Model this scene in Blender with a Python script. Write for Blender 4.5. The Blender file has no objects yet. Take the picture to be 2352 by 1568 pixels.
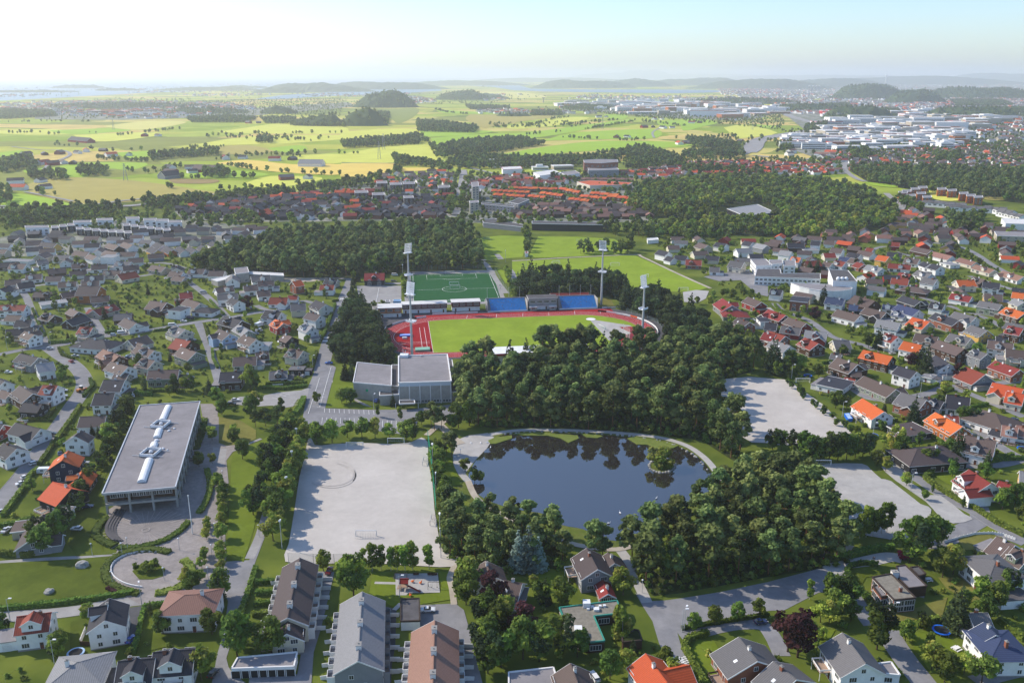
import bpy, math, random
import numpy as np
from mathutils import Vector, Matrix, Quaternion, noise as mnoise
random.seed(7)
D = bpy.data
SC = bpy.context.scene
COL = SC.collection
# ---------------------------------------------------------------- camera, world, sun, exposure
FPX = 2000.0; CAMH = 156.0; TILT = math.atan(612.0 / FPX)  # picture measured in 2352 x 1568 units
cam = D.cameras.new('camera'); cam.sensor_width = 36.0; cam.lens = 36.0 * FPX / 2352.0
cam.clip_start = 1.0; cam.clip_end = 120000.0
camo = D.objects.new('camera', cam); COL.objects.link(camo)
camo.location = (0, 0, CAMH); camo.rotation_euler = (math.pi / 2 - TILT, 0, 0)
SC.camera = camo
SUN_EL = math.radians(36.0)
SUN_AZ = math.atan2(-0.92, 0.40)  # clockwise from +Y
sund = Vector((math.sin(SUN_AZ) * math.cos(SUN_EL), math.cos(SUN_AZ) * math.cos(SUN_EL), math.sin(SUN_EL)))
w = D.worlds.new('World'); SC.world = w; w.use_nodes = True
wn = w.node_tree.nodes; wl = w.node_tree.links
sky = wn.new('ShaderNodeTexSky'); sky.sky_type = 'NISHITA'; sky.sun_disc = False
sky.sun_elevation = SUN_EL; sky.sun_rotation = SUN_AZ
sky.air_density = 1.0; sky.dust_density = 0.75; sky.ozone_density = 5.5; sky.altitude = 100
bg = wn['Background']; bg.inputs['Strength'].default_value = 0.15
wl.new(sky.outputs[0], bg.inputs['Color'])
sl = D.lights.new('sun', 'SUN'); sl.energy = 3.8; sl.angle = math.radians(0.55); sl.color = (1.0, 0.90, 0.74)
slo = D.objects.new('sun', sl); COL.objects.link(slo)
slo.rotation_euler = sund.to_track_quat('Z', 'Y').to_euler()
SC.view_settings.view_transform = 'Standard'; SC.view_settings.look = 'None'
SC.view_settings.exposure = 0.56; SC.view_settings.gamma = 1.0
SC.cycles.use_denoising = True
SC.cycles.max_bounces = 6; SC.cycles.diffuse_bounces = 3; SC.cycles.glossy_bounces = 3
SC.cycles.transparent_max_bounces = 10; SC.cycles.transmission_bounces = 3; SC.cycles.volume_bounces = 4
SC.cycles.caustics_reflective = False; SC.cycles.caustics_refractive = False
SC.cycles.sample_clamp_indirect = 6.0

# ---------------------------------------------------------------- measuring the place from the picture
def G(x, y, z=0.0):
    dx = x - 1176.0; v = y - 784.0
    dy = FPX * math.cos(TILT) - v * math.sin(TILT); dz = -(FPX * math.sin(TILT) + v * math.cos(TILT))
    t = (z - CAMH) / dz
    return Vector((dx * t, dy * t, z))
CR = {'A': (0, 551.25, .25), 'B': (588, 551.25, .25), 'C': (1176, 551.25, .25), 'D': (1764, 551.25, .25),
      'E': (0, 857.5, .25), 'F': (588, 857.5, .25), 'R': (1176, 857.5, .25), 'H': (1764, 857.5, .25),
      'I': (0, 1176, .25), 'J': (588, 1176, .25), 'K': (1176, 1176, .25), 'L': (1764, 1176, .25),
      'M': (0, 122.5, .3359), 'N': (784, 122.5, .3359), 'O': (1568, 122.5, .3359), 'V': (0, 0, 1)}
def c2(r, x, y):
    o = CR[r]; return (o[0] + x * o[2], o[1] + y * o[2])
def g(r, x, y, z=0.0):
    return G(*c2(r, x, y), z)
def inv(p):  # ground point back to picture units
    X, Y, Z = p[0], p[1], p[2] - CAMH
    zc = Y * math.cos(TILT) - Z * math.sin(TILT); yc = Y * math.sin(TILT) + Z * math.cos(TILT)
    return (1176 + FPX * X / zc, 784 - FPX * yc / zc)

# ---------------------------------------------------------------- materials
MATS = {}
def mat(name, col, rough=0.85, var=0.12, scale=0.35, col2=None, rnd=0.0, spec=0.04, metal=0.0, stripes=None, trans=0.0, detail=3.0, macro=0.0):
    if name in MATS: return MATS[name]
    m = D.materials.new(name); m.use_nodes = True; MATS[name] = m
    nt = m.node_tree; N = nt.nodes; L = nt.links
    b = N['Principled BSDF']; b.inputs['Roughness'].default_value = rough
    b.inputs['Specular IOR Level'].default_value = spec; b.inputs['Metallic'].default_value = metal
    geo = N.new('ShaderNodeNewGeometry')
    nz = N.new('ShaderNodeTexNoise'); nz.inputs['Scale'].default_value = scale; nz.inputs['Detail'].default_value = detail
    nz.inputs['Roughness'].default_value = 0.65
    L.new(geo.outputs['Position'], nz.inputs['Vector'])
    mr = N.new('ShaderNodeMapRange'); mr.inputs['From Min'].default_value = 0.3; mr.inputs['From Max'].default_value = 0.7
    L.new(nz.outputs['Fac'], mr.inputs['Value'])
    mx = N.new('ShaderNodeMix'); mx.data_type = 'RGBA'
    c2_ = col2 if col2 else tuple(min(1, c * (1 + var)) for c in col)
    c1_ = col if col2 else tuple(c * (1 - var) for c in col)
    mx.inputs[6].default_value = (*c1_, 1); mx.inputs[7].default_value = (*c2_, 1)
    L.new(mr.outputs[0], mx.inputs[0]); out = mx.outputs[2]
    if macro:  # wear, damp and stains several metres across
        for sc_, k_ in ((.045, 1.0), (.35, .6)):
            n2 = N.new('ShaderNodeTexNoise'); n2.inputs['Scale'].default_value = sc_; n2.inputs['Detail'].default_value = 9; n2.inputs['Roughness'].default_value = .72; n2.inputs['Distortion'].default_value = .6
            L.new(geo.outputs['Position'], n2.inputs['Vector']); r2 = N.new('ShaderNodeMapRange'); r2.inputs['From Min'].default_value = .3; r2.inputs['From Max'].default_value = .72; r2.inputs['To Min'].default_value = 1 + macro * k_ * .6; r2.inputs['To Max'].default_value = 1 - macro * k_
            L.new(n2.outputs[0], r2.inputs[0]); v2 = N.new('ShaderNodeVectorMath'); v2.operation = 'SCALE'; L.new(out, v2.inputs[0]); L.new(r2.outputs[0], v2.inputs['Scale']); out = v2.outputs[0]
    if stripes:  # rows of tiles or boards: (axis, period m, depth)
        sx = N.new('ShaderNodeTexWave'); sx.wave_type = 'BANDS'; sx.bands_direction = stripes[0]
        sx.inputs['Scale'].default_value = 0.314 / stripes[1] ; sx.inputs['Distortion'].default_value = 0.3
        tc = N.new('ShaderNodeTexCoord'); L.new(tc.outputs['Object'], sx.inputs['Vector'])
        ms = N.new('ShaderNodeMapRange'); ms.inputs['To Min'].default_value = 1 - stripes[2]; ms.inputs['To Max'].default_value = 1 + stripes[2] * .3
        L.new(sx.outputs['Fac'], ms.inputs['Value'])
        vm = N.new('ShaderNodeVectorMath'); vm.operation = 'SCALE'; L.new(out, vm.inputs[0]); L.new(ms.outputs[0], vm.inputs['Scale'])
        out = vm.outputs[0]
    if rnd:
        oi = N.new('ShaderNodeObjectInfo'); hs = N.new('ShaderNodeHueSaturation')
        m1 = N.new('ShaderNodeMapRange'); m1.inputs['To Min'].default_value = 1 - rnd; m1.inputs['To Max'].default_value = 1 + rnd
        L.new(oi.outputs['Random'], m1.inputs['Value']); L.new(m1.outputs[0], hs.inputs['Value'])
        m2 = N.new('ShaderNodeMath'); m2.operation = 'MULTIPLY'; m2.inputs[1].default_value = 7.31
        m3 = N.new('ShaderNodeMath'); m3.operation = 'FRACT'; L.new(oi.outputs['Random'], m2.inputs[0]); L.new(m2.outputs[0], m3.inputs[0])
        m4 = N.new('ShaderNodeMapRange'); m4.inputs['To Min'].default_value = 0.5 - rnd * .06; m4.inputs['To Max'].default_value = 0.5 + rnd * .06
        L.new(m3.outputs[0], m4.inputs['Value']); L.new(m4.outputs[0], hs.inputs['Hue'])
        L.new(out, hs.inputs['Color']); out = hs.outputs[0]
    L.new(out, b.inputs['Base Color'])
    if trans:
        tr = N.new('ShaderNodeBsdfTranslucent'); L.new(out, tr.inputs['Color'])
        ms_ = N.new('ShaderNodeMixShader'); ms_.inputs[0].default_value = trans
        L.new(b.outputs[0], ms_.inputs[1]); L.new(tr.outputs[0], ms_.inputs[2])
        L.new(ms_.outputs[0], N['Material Output'].inputs['Surface'])
    return m

# ---------------------------------------------------------------- mesh building
class MB:
    def __init__(s): s.v = []; s.f = []; s.m = []
    def quad(s, pts, m=0):
        n = len(s.v); s.v += [tuple(p) for p in pts]; s.f.append(tuple(range(n, n + len(pts)))); s.m.append(m)
    def box(s, x0, y0, z0, x1, y1, z1, m=0, top=None):
        n = len(s.v)
        s.v += [(x0, y0, z0), (x1, y0, z0), (x1, y1, z0), (x0, y1, z0), (x0, y0, z1), (x1, y0, z1), (x1, y1, z1), (x0, y1, z1)]
        for k, f in enumerate([(0, 3, 2, 1), (4, 5, 6, 7), (0, 1, 5, 4), (1, 2, 6, 5), (2, 3, 7, 6), (3, 0, 4, 7)]):
            s.f.append(tuple(n + i for i in f)); s.m.append(top if (k == 1 and top is not None) else m)
    def prism(s, poly, z0, z1, m=0, top=None, zt=None):
        n = len(s.v); k = len(poly)
        a = sum(poly[i][0] * poly[(i + 1) % k][1] - poly[(i + 1) % k][0] * poly[i][1] for i in range(k))
        if a < 0: poly = list(poly)[::-1]; zt = zt[::-1] if zt else None
        s.v += [(p[0], p[1], z0) for p in poly] + [(p[0], p[1], zt[i] if zt else z1) for i, p in enumerate(poly)]
        s.f.append(tuple(n + i for i in range(k))[::-1]); s.m.append(m)
        s.f.append(tuple(n + k + i for i in range(k))); s.m.append(m if top is None else top)
        for i in range(k):
            j = (i + 1) % k; s.f.append((n + i, n + j, n + k + j, n + k + i)); s.m.append(m)
    def beam(s, p0, p1, w_, h_=None, m=0):
        p0 = Vector(p0); p1 = Vector(p1); d = (p1 - p0).normalized(); h_ = h_ or w_
        u = d.cross(Vector((0, 0, 1)))
        u = Vector((1, 0, 0)) if u.length < 1e-3 else u.normalized()
        t = u.cross(d).normalized(); n = len(s.v)
        for p in (p0, p1):
            for a, b in ((-1, -1), (1, -1), (1, 1), (-1, 1)):
                s.v.append(tuple(p + u * a * w_ / 2 + t * b * h_ / 2))
        for f in [(0, 1, 2, 3), (7, 6, 5, 4), (0, 4, 5, 1), (1, 5, 6, 2), (2, 6, 7, 3), (3, 7, 4, 0)]:
            s.f.append(tuple(n + i for i in f)); s.m.append(m)
    def tube(s, p0, p1, r0, r1, k=6, m=0, cap=True):
        p0 = Vector(p0); p1 = Vector(p1); d = (p1 - p0).normalized()
        u = d.cross(Vector((0, 0, 1))); u = Vector((1, 0, 0)) if u.length < 1e-3 else u.normalized()
        t = d.cross(u); n = len(s.v)
        for p, r in ((p0, r0), (p1, r1)):
            for i in range(k):
                a = 2 * math.pi * i / k; s.v.append(tuple(p + (u * math.cos(a) + t * math.sin(a)) * r))
        for i in range(k):
            j = (i + 1) % k; s.f.append((n + i, n + j, n + k + j, n + k + i)); s.m.append(m)
        if cap: s.f.append(tuple(n + k + i for i in range(k))); s.m.append(m); s.f.append(tuple(n + i for i in range(k))[::-1]); s.m.append(m)
    def blob(s, c, r, k=6, rings=4, m=0, jit=0.0, rz=None):
        n = len(s.v); rz = rz or r
        s.v.append((c[0], c[1], c[2] + rz))
        for i in range(1, rings):
            th = math.pi * i / rings
            for j in range(k):
                a = 2 * math.pi * j / k; q = 1 + random.uniform(-jit, jit)
                s.v.append((c[0] + r * q * math.sin(th) * math.cos(a), c[1] + r * q * math.sin(th) * math.sin(a), c[2] + rz * q * math.cos(th)))
        s.v.append((c[0], c[1], c[2] - rz)); last = len(s.v) - 1
        for j in range(k):
            s.f.append((n, n + 1 + j, n + 1 + (j + 1) % k)); s.m.append(m)
            for i in range(rings - 2):
                a = n + 1 + i * k; s.f.append((a + j, a + k + j, a + k + (j + 1) % k, a + (j + 1) % k)); s.m.append(m)
            a = n + 1 + (rings - 2) * k; s.f.append((a + j, last, a + (j + 1) % k)); s.m.append(m)
    def mesh(s, name, mats):
        me = D.meshes.new(name); me.from_pydata(s.v, [], s.f)
        for x in (mats if isinstance(mats, (list, tuple)) else [mats]): me.materials.append(x)
        if any(s.m): me.polygons.foreach_set('material_index', s.m)
        me.update(); return me
    def build(s, name, mats, parent=None, loc=None, rz=0.0):
        return link(name, s.mesh(name, mats), parent, loc, rz)
def link(name, me, parent=None, loc=None, rz=0.0, sc=None):
    o = D.objects.new(name, me); COL.objects.link(o)
    if parent: o.parent = parent
    if loc is not None: o.location = loc
    if rz: o.rotation_euler = (0, 0, rz)
    if sc is not None: o.scale = (sc, sc, sc) if not hasattr(sc, '__len__') else sc
    return o
def copy_tree(o, parent=None):
    c = o.copy(); COL.objects.link(c); c.parent = parent
    for ch in KIDS.get(o.name, []):
        KIDS.setdefault(c.name, []).append(copy_tree(ch, c))
    return c
KIDS = {}
def kids_of(o):  # remember the parts of a prototype
    KIDS[o.name] = [c for c in D.objects if c.parent == o]
    for c in KIDS[o.name]: kids_of(c)
    return o
REG = []
def thing(name, base, cat, loc=(0, 0, 0), rz=0.0, group=None, fixed=False):
    o = D.objects.new(name, None); COL.objects.link(o); o.location = loc; o.rotation_euler = (0, 0, rz)
    o.empty_display_size = 1.0
    reg(o, base, cat, group, fixed); return o
def reg(o, base, cat, group=None, fixed=False, pos=None):
    """fixed: the label already singles the thing out (or is shared by look-alikes on purpose)"""
    o['label'] = base; o['category'] = cat
    if group: o['group'] = group
    REG.append((o, base, fixed, Vector(pos) if pos is not None else Vector(o.location)))
    return o
def struct(o, kind='structure'):
    o['kind'] = kind; return o
# ---------------------------------------------------------------- which ground is taken (1.5 m cells)
OX, OY, OW, OH, OC = -760, 150, 1180, 1000, 1.5
OCC = np.zeros((OH, OW), bool)
gx = OX + (np.arange(OW) + .5) * OC; gy = OY + (np.arange(OH) + .5) * OC
def inpoly(X, Y, poly):
    r = np.zeros(X.shape, bool); n = len(poly)
    for i in range(n):
        x1, y1 = poly[i][0], poly[i][1]; x2, y2 = poly[(i + 1) % n][0], poly[(i + 1) % n][1]
        if y1 == y2: continue
        c = ((y1 > Y) != (y2 > Y)) & (X < (x2 - x1) * (Y - y1) / (y2 - y1) + x1); r ^= c
    return r
def occ_poly(poly, arr=None):
    arr = OCC if arr is None else arr
    xs = [p[0] for p in poly]; ys = [p[1] for p in poly]
    i0 = max(0, int((min(xs) - OX) / OC)); i1 = min(OW, int((max(xs) - OX) / OC) + 2)
    j0 = max(0, int((min(ys) - OY) / OC)); j1 = min(OH, int((max(ys) - OY) / OC) + 2)
    if i1 <= i0 or j1 <= j0: return
    X, Y = np.meshgrid(gx[i0:i1], gy[j0:j1]); arr[j0:j1, i0:i1] |= inpoly(X, Y, poly)
def occ_disc(x, y, r):
    occ_poly([(x + r * math.cos(a), y + r * math.sin(a)) for a in np.linspace(0, 2 * math.pi, 9)[:-1]])
def free(x, y, r=0.0):
    for a, b in ((0, 0), (r, 0), (-r, 0), (0, r), (0, -r), (r * .7, r * .7), (-r * .7, r * .7), (r * .7, -r * .7), (-r * .7, -r * .7)):
        i = int((x + a - OX) / OC); j = int((y + b - OY) / OC)
        if 0 <= i < OW and 0 <= j < OH and OCC[j, i]: return False
        if r == 0: break
    return True
def scatter(poly, n, sep=None, seed=1):
    """random points in a ground polygon, about n of them, kept sep apart"""
    rs = random.Random(seed); xs = [p[0] for p in poly]; ys = [p[1] for p in poly]; out = []; cell = {}
    q = sep or 1.0; tries = 0
    while len(out) < n and tries < n * 12:
        tries += 1; x = rs.uniform(min(xs), max(xs)); y = rs.uniform(min(ys), max(ys))
        if not bool(inpoly(np.array([x]), np.array([y]), poly)[0]): continue
        if sep:
            k = (int(x // q), int(y // q))
            if any((x - a) ** 2 + (y - b) ** 2 < sep * sep for i in (-1, 0, 1) for j in (-1, 0, 1) for a, b in cell.get((k[0] + i, k[1] + j), ())): continue
            cell.setdefault(k, []).append((x, y))
        out.append((x, y))
    return out
def gp(r, pts, z=0.0):
    return [g(r, a, b, z) for a, b in pts]
def area(poly):
    k = len(poly); return abs(sum(poly[i][0] * poly[(i + 1) % k][1] - poly[(i + 1) % k][0] * poly[i][1] for i in range(k))) / 2
def smooth(pts, n=4):
    if len(pts) < 3: return list(pts)
    P = [pts[0]] + list(pts) + [pts[-1]]; out = []
    for i in range(1, len(P) - 2):
        for k in range(n):
            t = k / n; a, b, c, d = P[i - 1], P[i], P[i + 1], P[i + 2]
            out.append(tuple(0.5 * ((2 * b[j]) + (-a[j] + c[j]) * t + (2 * a[j] - 5 * b[j] + 4 * c[j] - d[j]) * t * t + (-a[j] + 3 * b[j] - 3 * c[j] + d[j]) * t ** 3) for j in range(len(b))))
    out.append(tuple(P[-2])); return out
def offs(pts, w_):
    """left and right borders of a line of width w_"""
    Lf = []; Rt = []
    for i, p in enumerate(pts):
        a = pts[max(0, i - 1)]; b = pts[min(len(pts) - 1, i + 1)]
        d = Vector((b[0] - a[0], b[1] - a[1])).normalized(); n = Vector((-d.y, d.x)) * w_ / 2
        Lf.append((p[0] + n.x, p[1] + n.y)); Rt.append((p[0] - n.x, p[1] - n.y))
    return Lf, Rt
ZL = [0.02]
def sheet(name, poly, m, z=None, occ=True, kind='structure'):
    if z is None: ZL[0] += 0.002; z = ZL[0]
    b = MB(); b.quad([(p[0], p[1], 0) for p in (poly if _ccw(poly) else poly[::-1])]); o = b.build(name, m, loc=(0, 0, z)); struct(o, kind)
    if occ: occ_poly(poly)
    return o
def _ccw(p):
    k = len(p); return sum(p[i][0] * p[(i + 1) % k][1] - p[(i + 1) % k][0] * p[i][1] for i in range(k)) > 0
def road(name, pts, wd, m, z=None, kerb=False, occ=True, sm=True, line=False):
    if z is None: ZL[0] += 0.002; z = ZL[0]
    P = smooth([(p[0], p[1]) for p in pts]) if sm else [(p[0], p[1]) for p in pts]
    Lf, Rt = offs(P, wd); b = MB()
    for i in range(len(P) - 1):
        b.quad([(*Rt[i], 0), (*Rt[i + 1], 0), (*Lf[i + 1], 0), (*Lf[i], 0)])
        if occ: occ_poly([Rt[i], Rt[i + 1], Lf[i + 1], Lf[i]])
    o = b.build(name, m, loc=(0, 0, z)); struct(o)
    if kerb:
        k = MB()
        for s_ in (1, -1):
            A, B_ = offs(P, wd * 1.0 + s_ * 0) if False else (Lf, Rt)
            E_ = A if s_ == 1 else B_
            for i in range(len(P) - 1):
                k.beam((*E_[i], 0.06), (*E_[i + 1], 0.06), 0.16, 0.13)
        k.build('kerb', MATS['kerb'], o, loc=(0, 0, -z))
    return o
HAZE = 0.00008
# ================================================================ THE SETTING
mat('kerb', (.30, .29, .28)); mat('asphalt', (.20, .20, .215), var=.10, scale=.12, col2=(.26, .255, .265), macro=0.22)
mat('asphalt_dark', (.075, .075, .085), col2=(.11, .11, .12), scale=.15, macro=0.25)
mat('asphalt_pale', (.27, .26, .26), col2=(.34, .33, .32), scale=.1, macro=0.2)
mat('gravel', (.45, .415, .385), col2=(.51, .475, .44), scale=.05, detail=8, macro=0.13)
mat('gravel_grey', (.36, .35, .34), col2=(.44, .42, .40), scale=.09, detail=8, macro=0.2)
mat('paving', (.24, .215, .21), col2=(.32, .29, .275), scale=.5, detail=6, macro=0.25)
mat('paint', (.75, .75, .74)); mat('dirt_path', (.36, .31, .25), col2=(.46, .41, .34), scale=.2, macro=0.2)
mat('lawn', (.072, .100, .012), col2=(.10, .128, .018), scale=.06, detail=8, macro=0.3)
mat('lawn_fresh', (.11, .155, .014), col2=(.145, .19, .022), scale=.08, detail=6, macro=0.22)
mat('lawn_dry', (.15, .15, .035), col2=(.20, .185, .05), scale=.1, detail=6, macro=0.3)
mat('meadow', (.14, .20, .025), col2=(.19, .26, .035), scale=.03, detail=6)
mat('sports_grass', (.20, .28, .022), col2=(.24, .32, .03), scale=.05, detail=6, macro=0.18)
mat('synthetic', (.018, .085, .028), col2=(.025, .105, .034), scale=.3, stripes=('Y', 6.0, .12))
mat('track_red', (.30, .013, .018), col2=(.34, .018, .022), spec=.05, scale=.08, macro=0.12)
mat('track_dark', (.26, .010, .014), col2=(.30, .014, .018), spec=.05, scale=.08, macro=0.1)
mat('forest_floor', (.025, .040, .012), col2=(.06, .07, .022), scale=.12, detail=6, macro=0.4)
mat('bank', (.09, .13, .02), col2=(.14, .15, .04), scale=.2, macro=0.35)
# ground: one sheet to the horizon; further off it is farmland cut into fields
def ground_material():
    m = D.materials.new('ground'); m.use_nodes = True; nt = m.node_tree; N = nt.nodes; L = nt.links
    b = N['Principled BSDF']; b.inputs['Roughness'].default_value = .95; b.inputs['Specular IOR Level'].default_value = .02
    geo = N.new('ShaderNodeNewGeometry'); mp = N.new('ShaderNodeMapping'); mp.inputs['Rotation'].default_value = (0, 0, .35)
    mp.inputs['Scale'].default_value = (1 / 330, 1 / 210, 0); L.new(geo.outputs['Position'], mp.inputs['Vector'])
    wz = N.new('ShaderNodeTexNoise'); wz.inputs['Scale'].default_value = 1.4; L.new(mp.outputs[0], wz.inputs['Vector'])
    ad = N.new('ShaderNodeVectorMath'); ad.operation = 'MULTIPLY_ADD'; ad.inputs[1].default_value = (.55, .55, 0)
    L.new(wz.outputs['Color'], ad.inputs[0]); L.new(mp.outputs[0], ad.inputs[2])
    vo = N.new('ShaderNodeTexVoronoi'); vo.distance = 'CHEBYCHEV'; vo.inputs['Randomness'].default_value = .8; vo.inputs['Scale'].default_value = 1
    L.new(ad.outputs[0], vo.inputs['Vector'])
    sp = N.new('ShaderNodeSeparateColor'); L.new(vo.outputs['Color'], sp.inputs[0])
    cr = N.new('ShaderNodeValToRGB'); cr.color_ramp.interpolation = 'CONSTANT'; e = cr.color_ramp.elements
    cols = [(.24, .32, .03), (.42, .43, .07), (.17, .21, .04), (.52, .45, .13), (.30, .37, .045), (.24, .26, .06), (.56, .43, .14), (.34, .40, .06)]
    e[0].position = 0; e[0].color = (*cols[0], 1); e[1].position = 1 / 8; e[1].color = (*cols[1], 1)
    for i in range(2, 8): q = e.new(i / 8); q.color = (*cols[i], 1)
    L.new(sp.outputs[0], cr.inputs[0])
    n2 = N.new('ShaderNodeTexNoise'); n2.inputs['Scale'].default_value = .012; n2.inputs['Detail'].default_value = 9; n2.inputs['Roughness'].default_value = .7; L.new(geo.outputs['Position'], n2.inputs['Vector'])
    r2 = N.new('ShaderNodeMapRange'); r2.inputs['From Min'].default_value = .3; r2.inputs['From Max'].default_value = .7; r2.inputs['To Min'].default_value = .78; r2.inputs['To Max'].default_value = 1.15
    L.new(n2.outputs[0], r2.inputs[0]); sc_ = N.new('ShaderNodeVectorMath'); sc_.operation = 'SCALE'; L.new(cr.outputs[0], sc_.inputs[0]); L.new(r2.outputs[0], sc_.inputs['Scale'])
    n3 = N.new('ShaderNodeTexNoise'); n3.inputs['Scale'].default_value = .045; n3.inputs['Detail'].default_value = 9; L.new(geo.outputs['Position'], n3.inputs['Vector'])
    cr3 = N.new('ShaderNodeValToRGB'); q = cr3.color_ramp.elements; q[0].position = .35; q[0].color = (.065, .095, .016, 1); q[1].position = .68; q[1].color = (.15, .18, .03, 1)
    L.new(n3.outputs[0], cr3.inputs[0])
    sx = N.new('ShaderNodeSeparateXYZ'); L.new(geo.outputs['Position'], sx.inputs[0])
    mr = N.new('ShaderNodeMapRange'); mr.inputs['From Min'].default_value = 1150; mr.inputs['From Max'].default_value = 1250; L.new(sx.outputs['Y'], mr.inputs[0])
    mx = N.new('ShaderNodeMix'); mx.data_type = 'RGBA'; L.new(mr.outputs[0], mx.inputs[0]); L.new(cr3.outputs[0], mx.inputs[6]); L.new(sc_.outputs[0], mx.inputs[7])
    L.new(mx.outputs[2], b.inputs['Base Color']); return m
gb = MB()
ys_ = [-400, 100, 300, 600, 1000, 1600, 2600, 4200, 7000, 11000, 18000, 30000, 50000, 80000]
for i in range(len(ys_) - 1):
    a, b2 = ys_[i], ys_[i + 1]; wa, wb = 900 + a * 1.3 + 500, 900 + b2 * 1.3 + 500
    wa = max(wa, 1200)
    gb.quad([(-wa, a, 0), (wa, a, 0), (wb, b2, 0), (-wb, b2, 0)])
struct(gb.build('ground', ground_material()))

# ---- fields seen across the plain (farm plots, each with its own crop)
def fmat(n, c, c2_=None): return mat('crop_' + n, c, col2=c2_ or tuple(k * 1.18 for k in c), scale=.02, detail=8)
FM = {'y': fmat('gold', (.62, .46, .11)), 'g': fmat('green', (.27, .40, .035)), 'l': fmat('lime', (.50, .51, .09)), 'p': fmat('pale', (.52, .48, .14)),
      'b': fmat('brown', (.26, .19, .08)), 'd': fmat('dull', (.20, .23, .05)), 'o': fmat('ochre', (.34, .29, .08))}
FIELDS = [('M', 'g', [(0, 1050), (70, 960), (250, 975), (480, 1030), (300, 1055)]), ('M', 'o', [(170, 900), (420, 850), (900, 870), (1400, 940), (1480, 965), (700, 1030), (480, 1020), (220, 960)]),
 ('M', 'g', [(330, 790), (560, 750), (1000, 750), (900, 800), (720, 790), (560, 850), (330, 820)]), ('M', 'g', [(160, 800), (310, 780), (300, 820), (180, 820)]),
 ('M', 'y', [(1480, 750), (1700, 730), (2000, 760), (2334, 760), (2334, 830), (2000, 820), (1700, 790)]), ('M', 'g', [(1230, 830), (1550, 800), (1850, 830), (1600, 850), (1300, 850)]),
 ('M', 'l', [(1650, 900), (1850, 840), (2200, 850), (2100, 890), (1850, 920)]), ('M', 'l', [(2000, 700), (2334, 690), (2334, 750), (2100, 745)]),
 ('M', 'g', [(0, 680), (150, 665), (160, 700), (0, 710)]), ('M', 'l', [(0, 530), (330, 520), (600, 545), (300, 560), (0, 550)]), ('M', 'g', [(330, 530), (700, 515), (900, 530), (500, 555)]),
 ('M', 'p', [(700, 500), (1000, 465), (1280, 470), (1100, 510), (900, 525)]), ('M', 'l', [(1270, 640), (1700, 570), (2334, 560), (2334, 590), (1900, 620), (1500, 630)]),
 ('M', 'l', [(1480, 540), (2000, 470), (2334, 500), (2334, 550), (1800, 550)]), ('M', 'o', [(1480, 690), (1500, 640), (1700, 630), (1880, 670), (1700, 690)]),
 ('M', 'g', [(1830, 650), (2050, 630), (2100, 660), (2000, 680), (1880, 670)]), ('M', 'g', [(1450, 460), (1700, 415), (1750, 420), (1600, 450)]),
 ('M', 'l', [(500, 560), (1000, 540), (1100, 560), (800, 600), (600, 600)]), ('M', 'g', [(780, 680), (1100, 665), (1180, 690), (900, 720)]), ('M', 'b', [(1150, 860), (1480, 865), (1450, 890), (1200, 890)]),
 ('M', 'p', [(0, 395), (700, 360), (1200, 340), (1200, 350), (500, 385), (0, 410)]), ('M', 'o', [(0, 1085), (300, 1080), (420, 1100), (150, 1130), (0, 1140)]),
 ('N', 'l', [(0, 690), (300, 640), (560, 620), (680, 700), (670, 730), (400, 750), (0, 745)]), ('N', 'y', [(0, 755), (390, 755), (370, 820), (150, 860), (0, 860)]), ('N', 'y', [(400, 785), (670, 785), (600, 800), (400, 812)]),
 ('N', 'g', [(610, 580), (1000, 550), (1300, 540), (1900, 460), (1990, 465), (1400, 570), (1250, 575), (1100, 580), (830, 640), (660, 640)]),
 ('N', 'g', [(990, 710), (1400, 640), (1800, 600), (2334, 610), (2334, 640), (1700, 670), (1300, 700)]), ('N', 'g', [(1380, 600), (1600, 545), (2130, 520), (2160, 580), (1800, 590)]),
 ('N', 'o', [(880, 420), (1300, 425), (1560, 435), (1350, 450), (1050, 500), (960, 510), (850, 450)]), ('N', 'l', [(1100, 500), (1350, 470), (1450, 440), (1700, 440), (1500, 490), (1200, 520)]),
 ('N', 'g', [(640, 385), (900, 400), (1170, 405), (1160, 415), (900, 415), (700, 410)]), ('N', 'p', [(930, 265), (1200, 265), (1400, 295), (1300, 310), (950, 300)]), ('N', 'd', [(240, 390), (510, 375), (515, 420), (400, 480), (330, 440)]),
 ('N', 'y', [(1750, 700), (1960, 690), (2060, 720), (1990, 745), (1800, 720)]), ('N', 'g', [(1790, 420), (1950, 420), (1940, 450), (1850, 450)]), ('N', 'g', [(2150, 470), (2334, 455), (2334, 490), (2200, 500)]),
 ('N', 'l', [(0, 540), (270, 520), (510, 520), (540, 570), (200, 585), (0, 600)]), ('N', 'g', [(540, 530), (980, 530), (1000, 545), (600, 575)]),
 ('O', 'l', [(280, 510), (420, 490), (650, 545), (420, 582), (360, 575)]), ('O', 'g', [(0, 455), (140, 450), (240, 475), (150, 500), (0, 530)]), ('O', 'g', [(420, 480), (640, 500), (600, 515)]),
 ('O', 'o', [(560, 430), (700, 410), (760, 440), (620, 445)]), ('O', 'l', [(1680, 935), (1850, 960), (1880, 1010), (1720, 1000)]), ('O', 'p', [(1650, 510), (2050, 500), (2150, 515), (1800, 520)]), ('O', 'o', [(2050, 985), (2240, 985), (2200, 1005), (2080, 1005)]),
 ('O', 'l', [(480, 340), (670, 325), (660, 350), (560, 355)]), ('O', 'l', [(800, 320), (950, 310), (930, 325)]), ('O', 'd', [(760, 925), (900, 930), (870, 950), (770, 945)]),
 ('O', 'b', [(0, 1095), (150, 1095), (150, 1115), (0, 1120)]), ('O', 'g', [(1240, 880), (1450, 905), (1450, 920), (1300, 905)])]
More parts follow.
